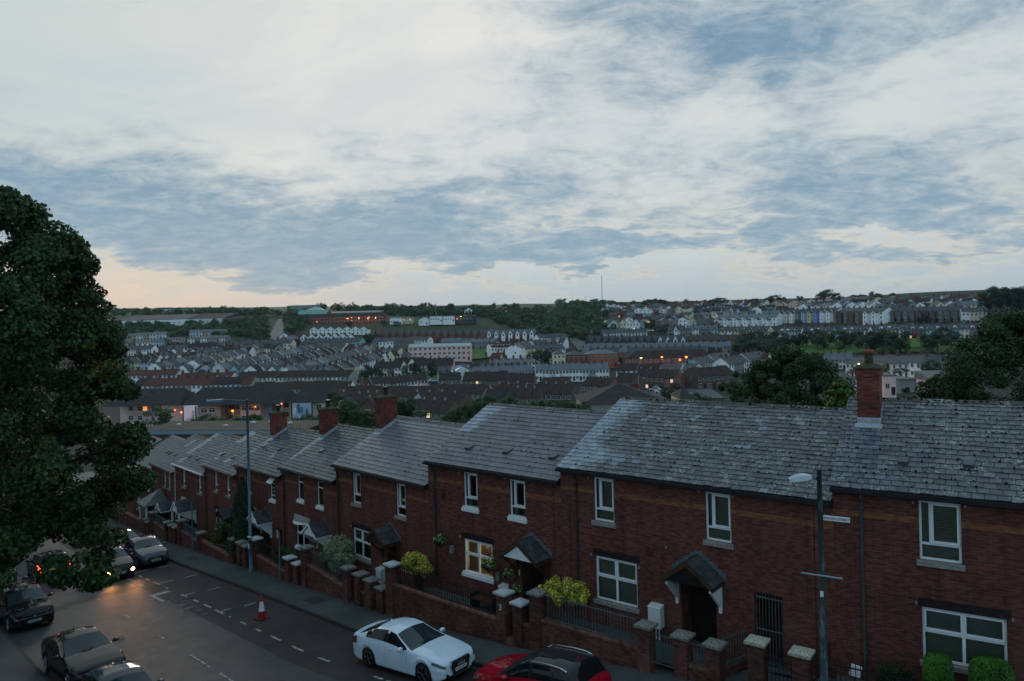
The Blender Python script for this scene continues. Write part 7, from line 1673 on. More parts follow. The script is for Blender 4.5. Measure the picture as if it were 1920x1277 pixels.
root = empty('alarm_box', (h.P[0] + math.cos(h.ang) * 3.35, h.P[1] + math.sin(h.ang) * 3.35, h.floor + 2.62), h.ang, 'small red alarm box on the brick wall above the meter box', 'alarm box'); mb = MB(); mb.box(-.06, .06, -.05, -.002, -.07, .07); mb.build('casing', M_coneb, root)
h = HS['A']; s = .95; root = empty('wall_lantern', (h.P[0] + math.cos(h.ang) * s, h.P[1] + math.sin(h.ang) * s, h.floor + 3.65), h.ang, 'dark wall lantern high beside the downpipe of the lit house', 'wall light')
mb = MB(); mb.tube([(0, -.01, .25), (0, -.12, .3), (0, -.12, .2)], .012, 5); mb.build('bracket', M_black, root); mb = MB(); mb.lathe([(.03, 0), (.07, .05), (.06, .2), (.01, .24)], (0, -.12, -.05), (0, 0, 1), 8); mb.build('lantern', M_black, root)
# garden bench and bits behind the railings of the lit house
x, y = XY(-3.1, .55); root = empty('garden_bench', (x, y, HS['A'].floor - .04), sang(-3.1), 'dark garden bench behind the black railings under the lit window', 'bench')
for nm, bx_ in (('seat', (-.6, .6, -.2, .2, .40, .44)), ('backrest', (-.6, .6, .18, .22, .5, .85))): mb = MB(); mb.box(*bx_); mb.build(nm, plain('bench_timber', (.09, .035, .025), .6), root)
for sx in (-.55, .55): mb = MB(); mb.box(sx - .03, sx + .03, -.2, .22, 0, .6); mb.build('leg', M_black, root)
for s, o_, lab in ((-1.95, .5, 'tall red closed parasol standing right of the lit window'), (-1.42, .75, 'short red closed parasol beside the white meter box')):
    x, y = XY(s, o_); hh = 1.55 if s < -1.5 else .95; root = empty('parasol', (x, y, HS['A'].floor - .04), 0, lab, 'parasol'); mb = MB(); mb.lathe([(.09, .1), (.06, hh * .6), (.02, hh)], (0, 0, 0), (0, 0, 1), 8); mb.build('canopy', plain('dull_red_cloth', (.14, .012, .018), .8), root); mb = MB(); mb.lathe([(.16, 0), (.14, .08)], (0, 0, 0), (0, 0, 1), 10); mb.build('foot', M_black, root)
x, y = XY(9.35, .95); root = empty('floodlight', (x, y, HS['R'].floor + .45), sang(11) + .3, 'small tilted grey floodlight behind the railings, left of the dark shrub', 'floodlight'); mb = MB(); mb.box(-.12, .12, -.05, .05, 0, .26, 0, Matrix.Rotation(.25, 4, 'Y')); mb.build('lamp_body', M_plastic, root); mb = MB(); mb.tube([(0, .02, -.5), (0, .02, .0)], .015, 6); mb.build('stake', M_black, root)

# ================================================================ garden plants
def bush(S, o, z, rx, ry, rz, n, size, m, label, cat='bush', name='bush', cols=None, ncl=26, seed=1, rust=0, trunk=True):
    rg = np.random.default_rng(seed); x, y = XY(S, o); root = empty(name, (x, y, z - (.0)), sang(S), label, cat)
    c = ellipsoid_clumps(rx * .82, ry * .82, rz * .82, rz, ncl, rg, .55); r = np.full(ncl, min(rx, ry, rz) * .42); P, N = clump_pts(c, r, n // ncl, rg, 1.); cc = leafcols(len(P), rg, .35, rust)
    if cols is not None:
        for frac, tint in cols: k = rg.random(len(P)) < frac; cc[k] *= np.array(tint)
    link(bpy.data.objects.new('foliage', leaf_mesh('foliage', P, N, size, m, rg, cc)), root)
    if trunk: mb = MB(); [mb.tube([(0, 0, -.3), (rg.uniform(-.3, .3) * rx, rg.uniform(-.3, .3) * ry, rz * .9)], [.03, .015], 5) for _ in range(4)]; mb.build('stems', M_bark, root)
    return root
bush(.66, .84, HS['H'].floor + .76, 1.15, .66, .38, 6400, .055, M_leafy, 'large yellow leaved bush overhanging the grey railings', cols=[(.38, (.16, .30, .5)), (.10, (1.2, 1.25, 3.0)), (.2, (.6, .7, .8))], ncl=52, seed=1)
bush(-6.55, .72, HS['A'].floor + .60, .95, .55, .44, 4600, .058, M_leafy, 'smaller yellow bush behind the black railings, left of the lit house', cols=[(.48, (.12, .28, .4)), (.08, (1.2, 1.2, 3.0)), (.2, (.6, .7, .8))], ncl=40, seed=2)
bush(-12.3, .68, HS['B'].floor + .15, 1.30, .68, .88, 6000, .068, M_leafv, 'round grey green variegated bush beside the middle house window', cols=[(.25, (1.7, 1.6, 2.2)), (.3, (.45, .5, .5))], ncl=40, seed=3)
bush(-17.4, .7, HS['C'].floor + .1, 1.6, .5, .45, 2200, .08, M_leafg, 'low mixed green planting behind the black railings', cols=[(.4, (.4, .5, .5))], ncl=26, seed=4)
bush(-24.4, .7, HS['E'].floor + .5, 1.25, .62, .80, 3200, .09, M_leafg, 'loose light green shrub left of the tall conifer', cols=[(.35, (.5, .6, .6))], ncl=30, seed=5)
bush(-32.6, .7, HS['G'].floor + .5, 1.5, .62, .70, 2800, .09, M_leaf, 'green shrub behind the blue grey railing near the far porch', cols=[(.3, (1.6, 1.5, 1.4))], ncl=26, seed=6)
bush(-27.6, .7, HS['F'].floor + .2, .7, .5, .55, 1400, .08, M_leafg, 'small yellowish plant beside the porch posts', cols=[(.3, (1.5, 1.3, .7))], ncl=16, seed=7)
bush(10.2, .62, HS['R'].floor + .0, .55, .42, .46, 2600, .045, M_leaf, 'dark green shrub behind the spiked railings', cols=[(.5, (.5, .55, .5))], ncl=24, seed=8)
TP1, TP2 = (11.13, 1.22), (12.2, 1.35)
def topiary(S, o, z, rx, ry, h, label, seed):
    rg = np.random.default_rng(seed); x, y = XY(S, o); root = empty('clipped_shrub', (x, y, z), sang(S), label, 'topiary', 'clipped shrubs under the nearest window'); n = 15000
    d = rg.normal(0, 1, (n, 3)); d /= np.abs(d).max(1)[:, None] ** .72; d /= np.linalg.norm(d, axis=1)[:, None] ** .28; k = (np.abs(d) ** 4).sum(1) ** .25; d /= k[:, None]
    P = d * np.array([rx, ry, h / 2]) * (1 - .12 * rg.random((n, 1)) ** 2) ; P[:, 2] += h / 2; cc = leafcols(n, rg, .4); cc *= (1 + .25 * np.sin(P[:, 0:1] * 9) * np.sin(P[:, 1:2] * 7)); link(bpy.data.objects.new('foliage', leaf_mesh('foliage', P, d, .035, M_hedge, rg, cc, flat=.5)), root)
    mb = MB(); mb.tube([(0, 0, -.3), (0, 0, h * .6)], .03, 6); mb.box(-rx * .6, rx * .6, -ry * .6, ry * .6, .05, h * .8); mb.build('inner_twigs', M_soil, root)
topiary(TP1[0], .62, HS['R'].floor + .02, .32, .30, TP1[1], 'left bright green clipped shrub with flat top in front of the near window', 1)
topiary(TP2[0], .62, HS['R'].floor + .02, .46, .32, TP2[1], 'wider right bright green clipped shrub in front of the near window', 2)
def conifer(S, o, z, h, r, label, seed):
    rg = np.random.default_rng(seed); x, y = XY(S, o); root = empty('conifer', (x, y, z), 0, label, 'tree'); n = 16000; t = rg.random(n) ** .75; zz = h * t; R = r * (1 - t) ** .75 * np.minimum(1, .55 + t * 4) ; a = rg.uniform(0, 6.283, n)
    lump = 1 + .13 * np.sin(a * 5 + zz * 2.1) * np.sin(zz * 3.3 + a * 2) + .07 * np.sin(a * 11 + zz * 7); rr = R * lump * (1 - .25 * rg.random(n) ** 2)
    P = np.stack([np.cos(a) * rr, np.sin(a) * rr, zz], 1); N = np.stack([np.cos(a), np.sin(a), .5 * np.ones(n)], 1); link(bpy.data.objects.new('crown', leaf_mesh('crown', P, N, .10, M_leafd, rg, leafcols(n, rg, .45), flat=.5)), root)
    mb = MB(); mb.tube([(0, 0, -.5), (0, 0, h * .9)], [.12, .03], 7); mb.lathe([(r * .6, .3), (r * .55, h * .3), (r * .3, h * .65), (.05, h * .93)], (0, 0, 0), (0, 0, 1), 10); mb.build('trunk', M_bark, root)
conifer(-22.1, .75, HS['D'].floor - .1, 4.3, 1.0, 'tall dark conical conifer in the garden left of the lamp post', 5)

# ================================================================ the big maple on the left
rg = np.random.default_rng(42)
edge = [(380, 20), (402, 80), (425, 120), (452, 148), (500, 160), (540, 165), (575, 180), (600, 208), (640, 222), (690, 225), (735, 262), (790, 262), (830, 268), (880, 283), (940, 262), (975, 222), (1010, 178), (1050, 150), (1075, 120), (1090, 90), (1100, 50)]
DT = 21.0; AXP = -75
cx = at(AXP, 740, DT).x; TZb = -12.6
zs = np.array([-lv(e, y)[1] / F * DT for y, e in edge]); Rm = np.array([(e - AXP) / F * DT for y, e in edge])
order = np.argsort(zs); zs, Rm = zs[order], Rm[order]
cl = []; rad = []
def clear(x, y, z):
    u = x / y * F; v = -z / y * F; c, s = math.cos(ROLL), math.sin(ROLL); X_, Y_ = CX + u * c + v * s, CY - u * s + v * c
    return math.hypot(X_ - 78, Y_ - 1062) < 58
LB = []
for i in range(84):          # boughs: big lobes that push the outline in and out
    z = zs[0] + .5 + (zs[-1] - zs[0] - .9) * ((i * .618) % 1); R = np.interp(z, zs, Rm); a = i * 1.7 + rg.uniform(0, 2.2); lr = rg.uniform(.8, 1.35) * min(1, .45 + R / 5); q = max(R - lr * rg.uniform(.85, 1.1), .1)
    LB.append((a, q, z, lr))
for a, q, z, lr in LB:
    cxl, cyl = cx + math.cos(a) * q, DT + math.sin(a) * q * .95
    for j in range(8):
        d = rg.normal(0, 1, 3); d[0] += math.cos(a) * .6; d[1] += math.sin(a) * .6; d[2] = d[2] * .8 + .15; d /= np.linalg.norm(d); r = rg.uniform(.34, .62); p = (cxl + d[0] * (lr - r * .8), cyl + d[1] * (lr - r * .8), z + d[2] * (lr - r * .8) * .8)
        if clear(*p): continue
        cl.append(p); rad.append(r)
for i in range(70):          # inner fill
    z = rg.uniform(zs[0] + 1.2, zs[-1] - 1.2); R = np.interp(z, zs, Rm); a = rg.uniform(0, 6.283); q = R * rg.uniform(.1, .6); p = (cx + math.cos(a) * q, DT + math.sin(a) * q, z)
    if not clear(*p): cl.append(p); rad.append(.85)
for (px, py, r, d) in [(120, 1085, .38, 19.5), (165, 1088, .38, 19.6), (195, 1080, .4, 19.5), (100, 1065, .5, 19.5), (212, 1010, .4, 20), (190, 1045, .42, 20), (150, 1060, .5, 19.5), (240, 735, .35, 20), (215, 690, .35, 20), (178, 1096, .25, 19.5), (15, 1040, .5, 19.4)]:
    p = at(px, py, d); cl.append(tuple(p)); rad.append(r)
cl = np.array(cl); rad = np.array(rad)
P, N = clump_pts(cl, rad, 300, rg, .72, .45); N[:, 2] = np.abs(N[:, 2]) * .6 + .25
cc = leafcols(len(P), rg, .40, .0); clr = np.repeat(rg.uniform(.6, 1.45, len(cl)), 300); cc *= clr[:, None]
u_ = np.array([lv(0, 0)[0]]); px = CX + P[:, 0] / P[:, 1] * F; rust = np.exp(-(((px - 190) / 30) ** 2 + ((-P[:, 2] / P[:, 1] * F + 603 - 668) / 28) ** 2)) * .75 + .045 + .10 * np.clip((px - 120) / 100, 0, 1)
m_ = rg.random(len(P)) < rust; cc[m_] *= np.array([2.6, 1.15, .6])
base_ = Vector((cx, DT, TZb)); root = empty('maple_tree', base_, 0, 'very large dark leafy maple filling the left edge', 'tree')
P = P - np.array(base_); link(bpy.data.objects.new('crown', leaf_mesh('crown', P, N, .10, M_leaf, rg, cc, shape=6, flat=.75)), root)
mb = MB(); mb.tube([(0, 0, -1), (0, 0, 3.5), (.3, 0, 9), (.2, .2, 14)], [.42, .34, .2, .05], 10)
for i in range(16): a = rg.uniform(0, 6.28); z = rg.uniform(3.5, 10); R = np.interp(z + TZb, zs, Rm) * .75; mb.tube([(0, 0, z), (math.cos(a) * R * .5, math.sin(a) * R * .5, z + .8), (math.cos(a) * R, math.sin(a) * R, z + 1.2)], [.12, .07, .02], 6)
mb.build('trunk', M_bark, root, smooth=True)

# ================================================================ trees of the valley (crown + trunk each; meshes shared between copies)
def tree_proto(seed, n, size, rx, rz, m, kind='round', ncl=34):
    rg = np.random.default_rng(seed)
    if kind == 'round': c = ellipsoid_clumps(rx * .85, rx * .85, rz * .85, 0, ncl, rg, .6); r = rg.uniform(.22, .36, ncl) * rx
    elif kind == 'tall': c = ellipsoid_clumps(rx * .7, rx * .7, rz * .88, 0, ncl, rg, .5); r = rg.uniform(.3, .45, ncl) * rx
    c[:, 2] = np.where(c[:, 2] < -rz * .7, c[:, 2] * .8, c[:, 2]); P, N = clump_pts(c, r, n // ncl, rg, .9, .5); N[:, 2] += .35; cc = leafcols(len(P), rg, .3) * np.repeat(rg.uniform(.72, 1.3, ncl), n // ncl)[:, None]
    P[:, 2] += rz + .25 * rz; return leaf_mesh('crown', P, N, size, m, rg, cc)
OR += ['twenty-%s' % q for q in OR[:9]] + ['thirtieth'] + ['thirty-%s' % q for q in OR[:9]] + ['fortieth']
protoF = [tree_proto(100 + i, 2600, .105, 1., 1., M_leaff, 'round', 30) for i in range(5)] + [tree_proto(110 + i, 2200, .12, .62, 1.25, M_leaff, 'tall', 24) for i in range(2)]
protoD = [tree_proto(120 + i, 2600, .105, 1., 1., M_leafd, 'round', 30) for i in range(3)]
rgt = np.random.default_rng(77); tkF = trunk_mesh('trunk', 1.6, .07, 5, rgt, spread=.5, top=.9)
rst = random.Random(99)
def ftree(px, ytop, ybase, wpx, D, label, group=None, dark=False, kind=None, name='tree', tall=False, pr_=None, mt=None):
    """a tree whose crown spans wpx wide, from ytop down to ybase on the photo, standing at distance D"""
    b = at(px, ybase, D); H = (ybase - ytop) / F * D; Rr = wpx / 2 / F * D * 1.15; zg = TH(b.x, b.y); base = min(b.z, b.z); 
    lst = protoD if dark else (protoF[5:] if tall else protoF[:5]); me = rst.choice(lst)
    root = empty(name, (b.x, b.y, base), rst.uniform(0, 6.28), label, 'tree', group)
    c = bpy.data.objects.new('crown', me); link(c, root); hz = H / (2.25 if not tall else 2.8); c.scale = (Rr / (1. if not tall else .62), Rr / (1. if not tall else .62), hz)
    t = bpy.data.objects.new('trunk', tkF); link(t, root); t.scale = (Rr, Rr, max(hz * .9, .1)); t.location = (0, 0, -.1)
    if base > zg + .3: t.scale = (Rr, Rr, (hz * .8 + (base - zg)) / 1.44); t.location = (0, 0, zg - base)
    return root
def grow(label, group, pts, **kw):
    kw.setdefault('name', 'park_tree' if 'park' in label else 'bush' if 'bush' in label or 'shrub' in label else 'poplar' if 'poplar' in label else 'garden_tree' if 'small' in label or 'lighter' in label else 'broadleaf_tree' if 'leafy' in label or 'bushy' in label else 'tree')
    order_ = sorted(range(len(pts)), key=lambda i: pts[i][0]); place = {i: k for k, i in enumerate(order_)}; lab0 = label
    for i_, (px, yt, yb, w) in enumerate(pts):
        if 'park' in lab0 and 'pale' not in lab0: w *= 1.35; yt -= 3
        label = lab0 if len(pts) == 1 else short(f"{OR[place[i_]]} from left, {lab0}") if place[i_] < 20 else lab0
        D = kw.get('D') or hit(px, yb); k2 = {k: v for k, v in kw.items() if k != 'D'}; ftree(px, yt, yb, w, D, label, group, **k2)
def arr(me):
    n = len(me.vertices); a = np.empty(n * 3); me.vertices.foreach_get('co', a); return a.reshape(-1, 3)
protoL = None
def wood(label, group, poly, n, w, h, dark=.4, seed=1, Dmax=3000, tall=0., mass=True):
    """n individual trees scattered through a quadrilateral area of the photo"""
    todo = []; r = random.Random(seed); xs_ = [p[0] for p in poly]; L0 = sorted(poly[:2]); out = []
    for i in range(n):
        u, v = r.random(), (i + r.random()) / n; a = (poly[0][0] + (poly[1][0] - poly[0][0]) * u, poly[0][1] + (poly[1][1] - poly[0][1]) * u); b = (poly[3][0] + (poly[2][0] - poly[3][0]) * u, poly[3][1] + (poly[2][1] - poly[3][1]) * u)
        px, yb = a[0] + (b[0] - a[0]) * v, a[1] + (b[1] - a[1]) * v; ww = w * r.uniform(.7, 1.35); hh = h * r.uniform(.7, 1.3); D = min(hit(px, yb), Dmax)
        if not mass: todo.append((px, yb - hh, yb, ww, D)); continue
        b_ = at(px, yb, D); out.append((b_.x, b_.y, b_.z, ww / 2 / F * D, hh / F * D / 2.25, r.uniform(0, 6.28), .72 if r.random() < dark else 1.1))
    for i, q in enumerate(sorted(todo)): ftree(*q, f'{OR[i]} from left, {label}', group, dark=r.random() < dark, name='garden_tree')
    if not mass: return
    rg_ = np.random.default_rng(seed + 500); PP = []; NN = []; CC = []
    for x, y, z, R, hz, ro, q in out:      # a far wood reads as one mass of crowns
        c = ellipsoid_clumps(.85, .85, .85, 0, 14, rg_, .6); P, N = clump_pts(c, rg_.uniform(.26, .40, 14), 46, rg_, .9, .5); k = leafcols(len(P), rg_, .3) * np.repeat(rg_.uniform(.75, 1.3, 14), 46)[:, None] * q; P = P * [R, R, hz] + [x, y, z + hz]; N[:, 2] += .35; PP.append(P); NN.append(N); CC.append(k); 
    PP, NN, CC = map(np.concatenate, (PP, NN, CC)); sz = np.median([o_[3] for o_ in out]) * .2; tag(link(bpy.data.objects.new('woodland', leaf_mesh('woodland', PP, NN, sz, M_leaff, rg_, CC))), kind='stuff')
G1 = 'trees of the wood on the left hillside'
wood('broad green tree in the long wood on the left hillside', G1, [(215, 612), (490, 606), (490, 632), (222, 636)], 170, 19, 14, .4, 1)
wood('tree of the dark clump beside the hill road, left of it', 'trees left of the hill road', [(440, 612), (500, 600), (500, 642), (462, 640)], 34, 20, 17, .5, 2)
wood('tree on the distant skyline at the left', 'distant trees on the left skyline', [(195, 586), (530, 586), (530, 594), (195, 594)], 110, 15, 12, .5, 3)
ftree(211, 567, 592, 17, 1400, 'tall bluish tree standing up from the left skyline', None, tall=True)
wood('tree of the avenue along the hill road', 'trees right of the hill road', [(534, 590), (578, 588), (578, 615), (540, 632)], 44, 15, 15, .4, 4)
wood('tree in the belt behind the long red brick building', 'tree belt behind the red brick building', [(590, 582), (930, 582), (930, 596), (720, 594)], 150, 16, 15, .5, 5, tall=.3)
grow('tall tree breaking the skyline above the school roofs', 'skyline trees above the school', [(608, 568, 586, 12), (737, 570, 588, 9), (703, 572, 588, 12)], tall=True, D=1000)
wood('broad tree of the central wood above the stone terraces', 'trees of the central wood', [(905, 596), (1135, 586), (1140, 640), (1000, 634)], 150, 24, 20, .45, 6)
wood('upper tree of the central wood near the skyline', 'upper trees of the central wood', [(935, 582), (1160, 580), (1140, 604), (935, 606)], 60, 19, 17, .5, 7)
wood('tree on the skyline ridge around the tall mast', 'skyline trees around the tall mast', [(1035, 572), (1240, 572), (1240, 577), (1035, 579)], 50, 20, 12, .5, 8, Dmax=1600)
grow('pale round tree alone on the far skyline right of the mast', None, [(1224, 561, 573, 9)], D=1700)
wood('small tree on the far skyline between mast and hilltop houses', 'far skyline trees right of the mast', [(1245, 570), (1330, 569), (1330, 573), (1245, 574)], 14, 13, 8, .5, 9, Dmax=1500)
grow('dark tree breaking the right skyline above the houses', 'dark skyline trees on the right hill', [(1352, 557, 569, 26), (1336, 560, 570, 18), (1455, 552, 568, 26), (1442, 558, 568, 18), (1416, 559, 567, 16), (1500, 554, 567, 14), (1553, 541, 566, 30), (1540, 549, 566, 22), (1568, 548, 566, 18), (1580, 555, 567, 22), (1600, 552, 564, 24), (1618, 551, 563, 20), (1636, 545, 562, 18), (1648, 549, 562, 14), (1675, 548, 562, 14), (1712, 554, 562, 18), (1770, 553, 561, 24), (1790, 552, 560, 20), (1815, 552, 561, 22), (1740, 556, 562, 16)], dark=True, D=760)
grow('big rounded tree of the wood on the far right skyline', 'trees of the far right skyline wood', [(1855, 538, 572, 36), (1875, 534, 572, 38), (1900, 536, 576, 42), (1925, 533, 576, 44), (1865, 550, 585, 34), (1890, 552, 590, 40), (1920, 550, 592, 44), (1845, 556, 580, 24), (1950, 536, 590, 50)], dark=True, D=420)
grow('large round dark tree beside the big white pair of houses', None, [(1221, 593, 624, 28)], dark=True)
grow('lighter tree below the large round dark one', 'trees below the round dark tree', [(1236, 609, 627, 18), (1247, 610, 627, 14), (1150, 606, 622, 14), (1120, 612, 632, 18), (1165, 607, 618, 10)])
grow('small tree among the hillside houses', 'small trees among the hillside houses', [(1305, 578, 594, 12), (1200, 571, 584, 12), (1262, 577, 590, 12), (1345, 602, 616, 12), (1420, 600, 612, 12), (1500, 600, 615, 12), (1495, 598, 612, 10), (1470, 556, 570, 10), (1390, 575, 586, 12), (1183, 578, 590, 10), (1355, 570, 580, 10), (1582, 606, 616, 16), (1600, 604, 615, 14), (1680, 602, 612, 20), (1700, 603, 612, 20), (1775, 600, 611, 22), (1805, 600, 612, 18), (1820, 600, 612, 14)])
grow('wide dark tree in front of the long stone terrace', None, [(1732, 585, 612, 24)], dark=True)
grow('rounded park tree in the large group left of the dormered terrace', 'large group of rounded park trees', [(1408, 622, 660, 34), (1425, 620, 655, 30), (1445, 624, 662, 36), (1462, 622, 652, 26), (1400, 634, 668, 34), (1428, 636, 672, 40), (1455, 636, 672, 34), (1390, 642, 672, 26), (1470, 630, 655, 22)], dark=True)
grow('tree of the park row in front of the dormered terrace', 'park trees in front of the dormered terrace', [(1487, 628, 654, 22), (1500, 626, 652, 20), (1512, 620, 650, 20), (1533, 617, 652, 26), (1545, 628, 656, 28), (1575, 620, 655, 28), (1592, 623, 652, 22), (1610, 622, 656, 26), (1640, 622, 660, 30), (1655, 618, 660, 34), (1672, 624, 664, 30), (1688, 620, 662, 30), (1742, 624, 658, 30), (1758, 626, 660, 26), (1768, 613, 648, 20), (1784, 620, 652, 24), (1625, 632, 662, 26)], dark=True)
grow('pale bushy tree at the lower edge of the park', 'pale trees at the park edge', [(1665, 648, 668, 24), (1702, 642, 662, 12), (1575, 640, 662, 16), (1742, 652, 666, 18)])
grow('tree by the low roofs right of the central lawn', 'trees right of the central lawn', [(999, 655, 688, 18), (1010, 652, 684, 14), (984, 672, 688, 14), (976, 668, 686, 10)])
grow('tall dark poplar left of the red brick blocks', 'poplars left of the red blocks', [(1027, 646, 684, 12), (1020, 654, 684, 10)], tall=True, dark=True)
grow('narrow dark tree in front of the white valley terrace', None, [(1032, 684, 712, 9)], tall=True, dark=True, D=350)
grow('dark round tree beside the lamp lit brick building', 'trees by the lamp lit building', [(1166, 668, 688, 17), (1154, 672, 688, 13), (1150, 674, 690, 10)], dark=True)
grow('bright round bush in front of the lamp lit building', None, [(1210, 673, 686, 18)])
grow('tree behind the lamp lit building at its right end', 'trees at the right end of the lamp lit building', [(1330, 649, 664, 22), (1350, 650, 664, 18), (1370, 642, 662, 20), (1360, 646, 662, 16)], dark=True)
grow('tree of the clump between the stone terraces', 'trees between the stone terraces', [(548, 635, 655, 12), (556, 634, 656, 12), (562, 636, 655, 10), (685, 624, 652, 16), (695, 622, 650, 18), (707, 624, 646, 14), (1330 - 500, 622, 636, 16), (845, 624, 636, 16), (860, 626, 636, 14), (655, 601, 615, 14), (720, 600, 612, 14), (744, 602, 612, 16)], dark=True)
grow('one of the five full trees in the middle of the estate', 'full trees in the middle of the estate', [(688, 682, 716, 26), (708, 686, 714, 18), (712, 698, 714, 20), (777, 678, 708, 22), (810, 674, 712, 20)], dark=True)
grow('lighter tree beside the full estate trees', 'lighter trees in the estate', [(757, 685, 706, 16), (790, 688, 708, 18), (715, 697, 714, 14)])
grow('dark round tree above the brown roofs at the left', None, [(378, 691, 712, 26)], dark=True)
grow('small tree among the brown estate roofs', 'small trees among the brown estate roofs', [(547, 709, 725, 22), (632, 706, 720, 18), (710, 712, 728, 14), (506, 694, 710, 16), (425, 693, 708, 16), (325, 726, 738, 22), (302, 700, 714, 12), (945, 709, 722, 12), (560, 702, 712, 10), (440, 694, 708, 20), (880, 700, 708, 10), (318, 596 + 40, 650, 12), (330, 640, 652, 16), (465, 636, 650, 14)])
grow('dark rounded tree beside the cream gabled flats', None, [(625, 732, 770, 24)], dark=True, D=205)
grow('tree in front of the pink flats', 'trees in front of the pink flats', [(298, 760, 808, 56), (388, 774, 812, 36), (408, 778, 815, 38), (365, 782, 815, 26), (455, 776, 815, 38), (478, 774, 815, 34), (500, 782, 818, 34), (578, 772, 820, 40), (560, 780, 822, 34), (602, 778, 820, 34), (535, 785, 825, 36), (425, 784, 815, 30)], D=150)
grow('bushy green tree between the flats and the chimneys', 'bushy trees behind the terrace chimneys', [(640, 738, 790, 42), (660, 752, 800, 46), (690, 768, 810, 44), (645, 765, 800, 40), (672, 770, 812, 40), (620, 780, 815, 38), (720, 760, 805, 32)], D=95)
grow('dark tree directly right of the tallest far chimney', 'dark trees right of the far chimney', [(762, 744, 785, 40), (750, 755, 790, 36), (772, 756, 788, 26)], dark=True, D=90)
grow('leafy tree rising behind the ridge of the lit house', 'leafy trees behind the ridge of the lit house', [(868, 757, 800, 34), (885, 748, 795, 34), (902, 742, 790, 40), (922, 739, 785, 40), (850, 768, 800, 34), (836, 776, 800, 30), (958, 740, 775, 34), (975, 752, 775, 30), (938, 748, 785, 34), (945, 756, 775, 26)], D=85)
grow('low shrub behind the ridge of the lit house', 'low shrubs behind the long ridges', [(1005, 748, 775, 24), (1022, 746, 775, 26), (1052, 748, 778, 26), (1068, 750, 778, 26), (1082, 757, 780, 22), (1100, 757, 775, 18), (790, 768, 785, 30)], D=80)
grow('bright green bush at the gable of the pale slate roof', None, [(1093, 752, 775, 20)], D=78)
grow('round green tree in the car park behind the slate roof', None, [(1262, 718, 757, 36)], dark=True, D=150)
grow('shrub behind the long mossy ridge', 'shrubs behind the long mossy ridge', [(1310, 735, 768, 30), (1325, 742, 770, 30), (1345, 745, 772, 30)], D=100)
grow('small tree by the lamp lit white row', 'small trees by the white row', [(1750, 672, 700, 28), (1735, 680, 700, 18), (1665, 716, 740, 24), (1690, 690, 702, 30), (1662, 680, 705, 14), (1600, 690, 705, 14)], D=230)
wood('small garden tree between the terraces', 'garden trees between the terraces', [(240, 640), (760, 640), (860, 735), (300, 735)], 40, 10, 9, .5, 21, mass=False)
wood('small garden tree in the right hand streets', 'garden trees in the right hand streets', [(880, 650), (1420, 600), (1420, 700), (900, 735)], 40, 9, 8, .5, 22, mass=False)
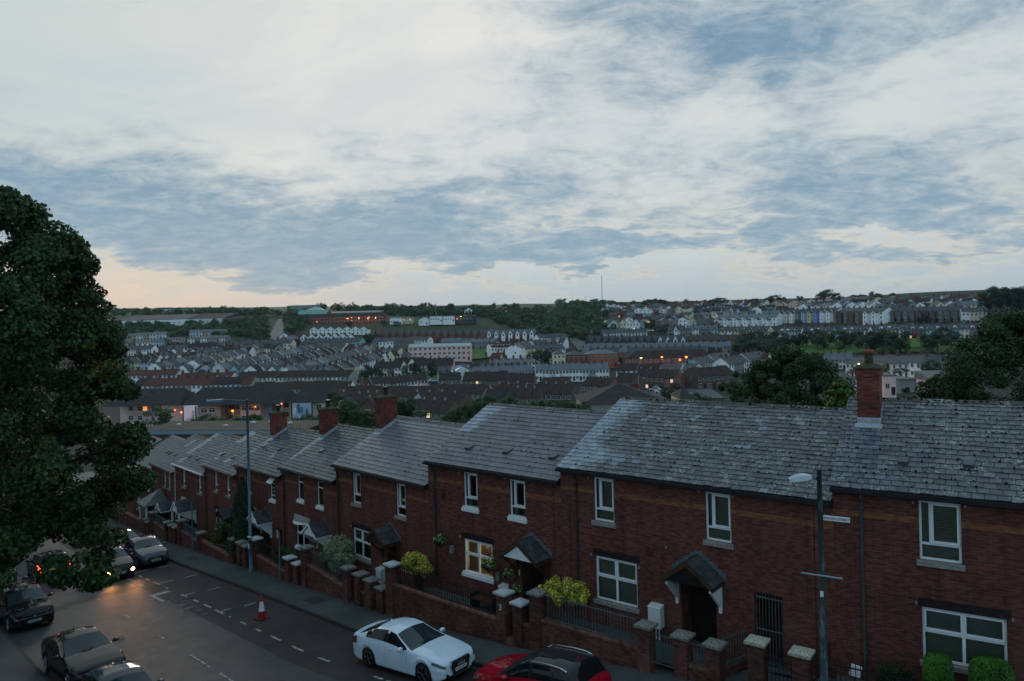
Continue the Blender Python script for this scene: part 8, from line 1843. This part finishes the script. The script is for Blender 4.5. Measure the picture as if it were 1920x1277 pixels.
# the two broad near trees at the right, with leaf-sized foliage
def near_tree(px0, px1, ytop, ybase, D, label, seed, n=42000, size=.17, zb=-13.5, cols=None, shape=None, rust=.04):
    rg = np.random.default_rng(seed); c = at((px0 + px1) / 2, (ytop + ybase) / 2, D); W_ = (px1 - px0) / 2 / F * D; Hh = (ybase - ytop) / 2 / F * D
    root = empty('broadleaf_tree', (c.x, c.y, zb), 0, label, 'tree'); cl = []; r = []
    for i in range(240):
        a, t = rg.uniform(0, 6.283), rg.uniform(-.95, 1); f = math.sqrt(max(0, 1 - abs(t) ** 2.3)); f *= 1 - .28 * max(0, t) + .10 * math.sin(3 * a + seed) + .08 * math.sin(7 * t + 2 * a); k = rg.uniform(.2, 1.0) ** .5 * rg.uniform(.8, 1.08) * (1.14 if i % 7 == 0 else 1); cl.append((math.cos(a) * W_ * f * k, math.sin(a) * W_ * f * k * .8, c.z - zb + t * Hh)); r.append(rg.uniform(.11, .21) * min(W_, Hh) * (.6 if i % 7 == 0 else 1.1))
    if shape: cl = [q for q in cl if shape(q, c, zb)]; r = r[:len(cl)]
    cl, r = np.array(cl), np.array(r); per = n // len(cl); P, N = clump_pts(cl, r, per, rg, .85, .35); N[:, 2] += .3; cc = leafcols(len(P), rg, .5, rust) * np.repeat(rg.uniform(.7, 1.3, len(cl)), per)[:, None]
    link(bpy.data.objects.new('crown', leaf_mesh('crown', P, N, size, M_leaf, rg, cc, flat=.6)), root)
    mb = MB(); h = c.z - zb; mb.tube([(0, 0, -1), (0, 0, h * .5), (.2, 0, h)], [.3, .22, .08], 8)
    for i in range(14): a = rg.uniform(0, 6.28); R = W_ * .75; z = h * rg.uniform(.4, .9); mb.tube([(0, 0, z), (math.cos(a) * R * .5, math.sin(a) * R * .4, z + Hh * .3), (math.cos(a) * R, math.sin(a) * R * .7, z + Hh * .5)], [.12, .07, .02], 5)
    mb.build('trunk', M_bark, root); return root
def sh1(q, c, zb): x = q[0]; z = q[2] + zb; return z < c.z + 3.9 - max(0, abs(x + .2) - 1.0) * .85
near_tree(1365, 1606, 662, 840, 46, 'wide leafy tree behind the ridge, left of the tall chimney', 7, 62000, .15, cols=None, rust=.06)
near_tree(1758, 2080, 592, 910, 40, 'big leafy tree rising behind the right hand roof', 9, 84000, .15, rust=.04)
near_tree(-280, 180, 600, 1000, 50, 'third big leafy tree down the street beyond the maple', 16, 26000, .25, zb=-15.5)
near_tree(-320, 62, 470, 1095, 33, 'second big leafy tree beyond the maple, seen through its gaps', 15, 40000, .19, zb=-14.5)
near_tree(1700, 1850, 705, 830, 42, 'low spreading tree before the big right hand tree', 12, 20000, .14, rust=.06)
SAP = near_tree(1548, 1606, 712, 800, 38, 'light green bushy sapling at the foot of the tall chimney', 11, 7000, .15, zb=-12)
for c_ in SAP.children:
    if c_.name.startswith('crown'): c_.material_slots[0].link = 'OBJECT'; c_.material_slots[0].material = M_leafg
# ================================================================ the evening air
hz = MB(); hz.box(-4200, 4200, -60, 3600, -45, 112); hz_o = hz.build('haze', mat('haze', lambda gg: pr(gg, (1, 1, 1))), None)
m = hz_o.data.materials[0]; t_ = m.node_tree; t_.nodes.clear(); vo = t_.nodes.new('ShaderNodeVolumePrincipled'); vo.inputs['Density'].default_value = .00004; vo.inputs['Color'].default_value = (.66, .84, 1, 1); vo.inputs['Anisotropy'].default_value = .3
oo = t_.nodes.new('ShaderNodeOutputMaterial'); t_.links.new(vo.outputs[0], oo.inputs['Volume']); tag(hz_o, kind='stuff')
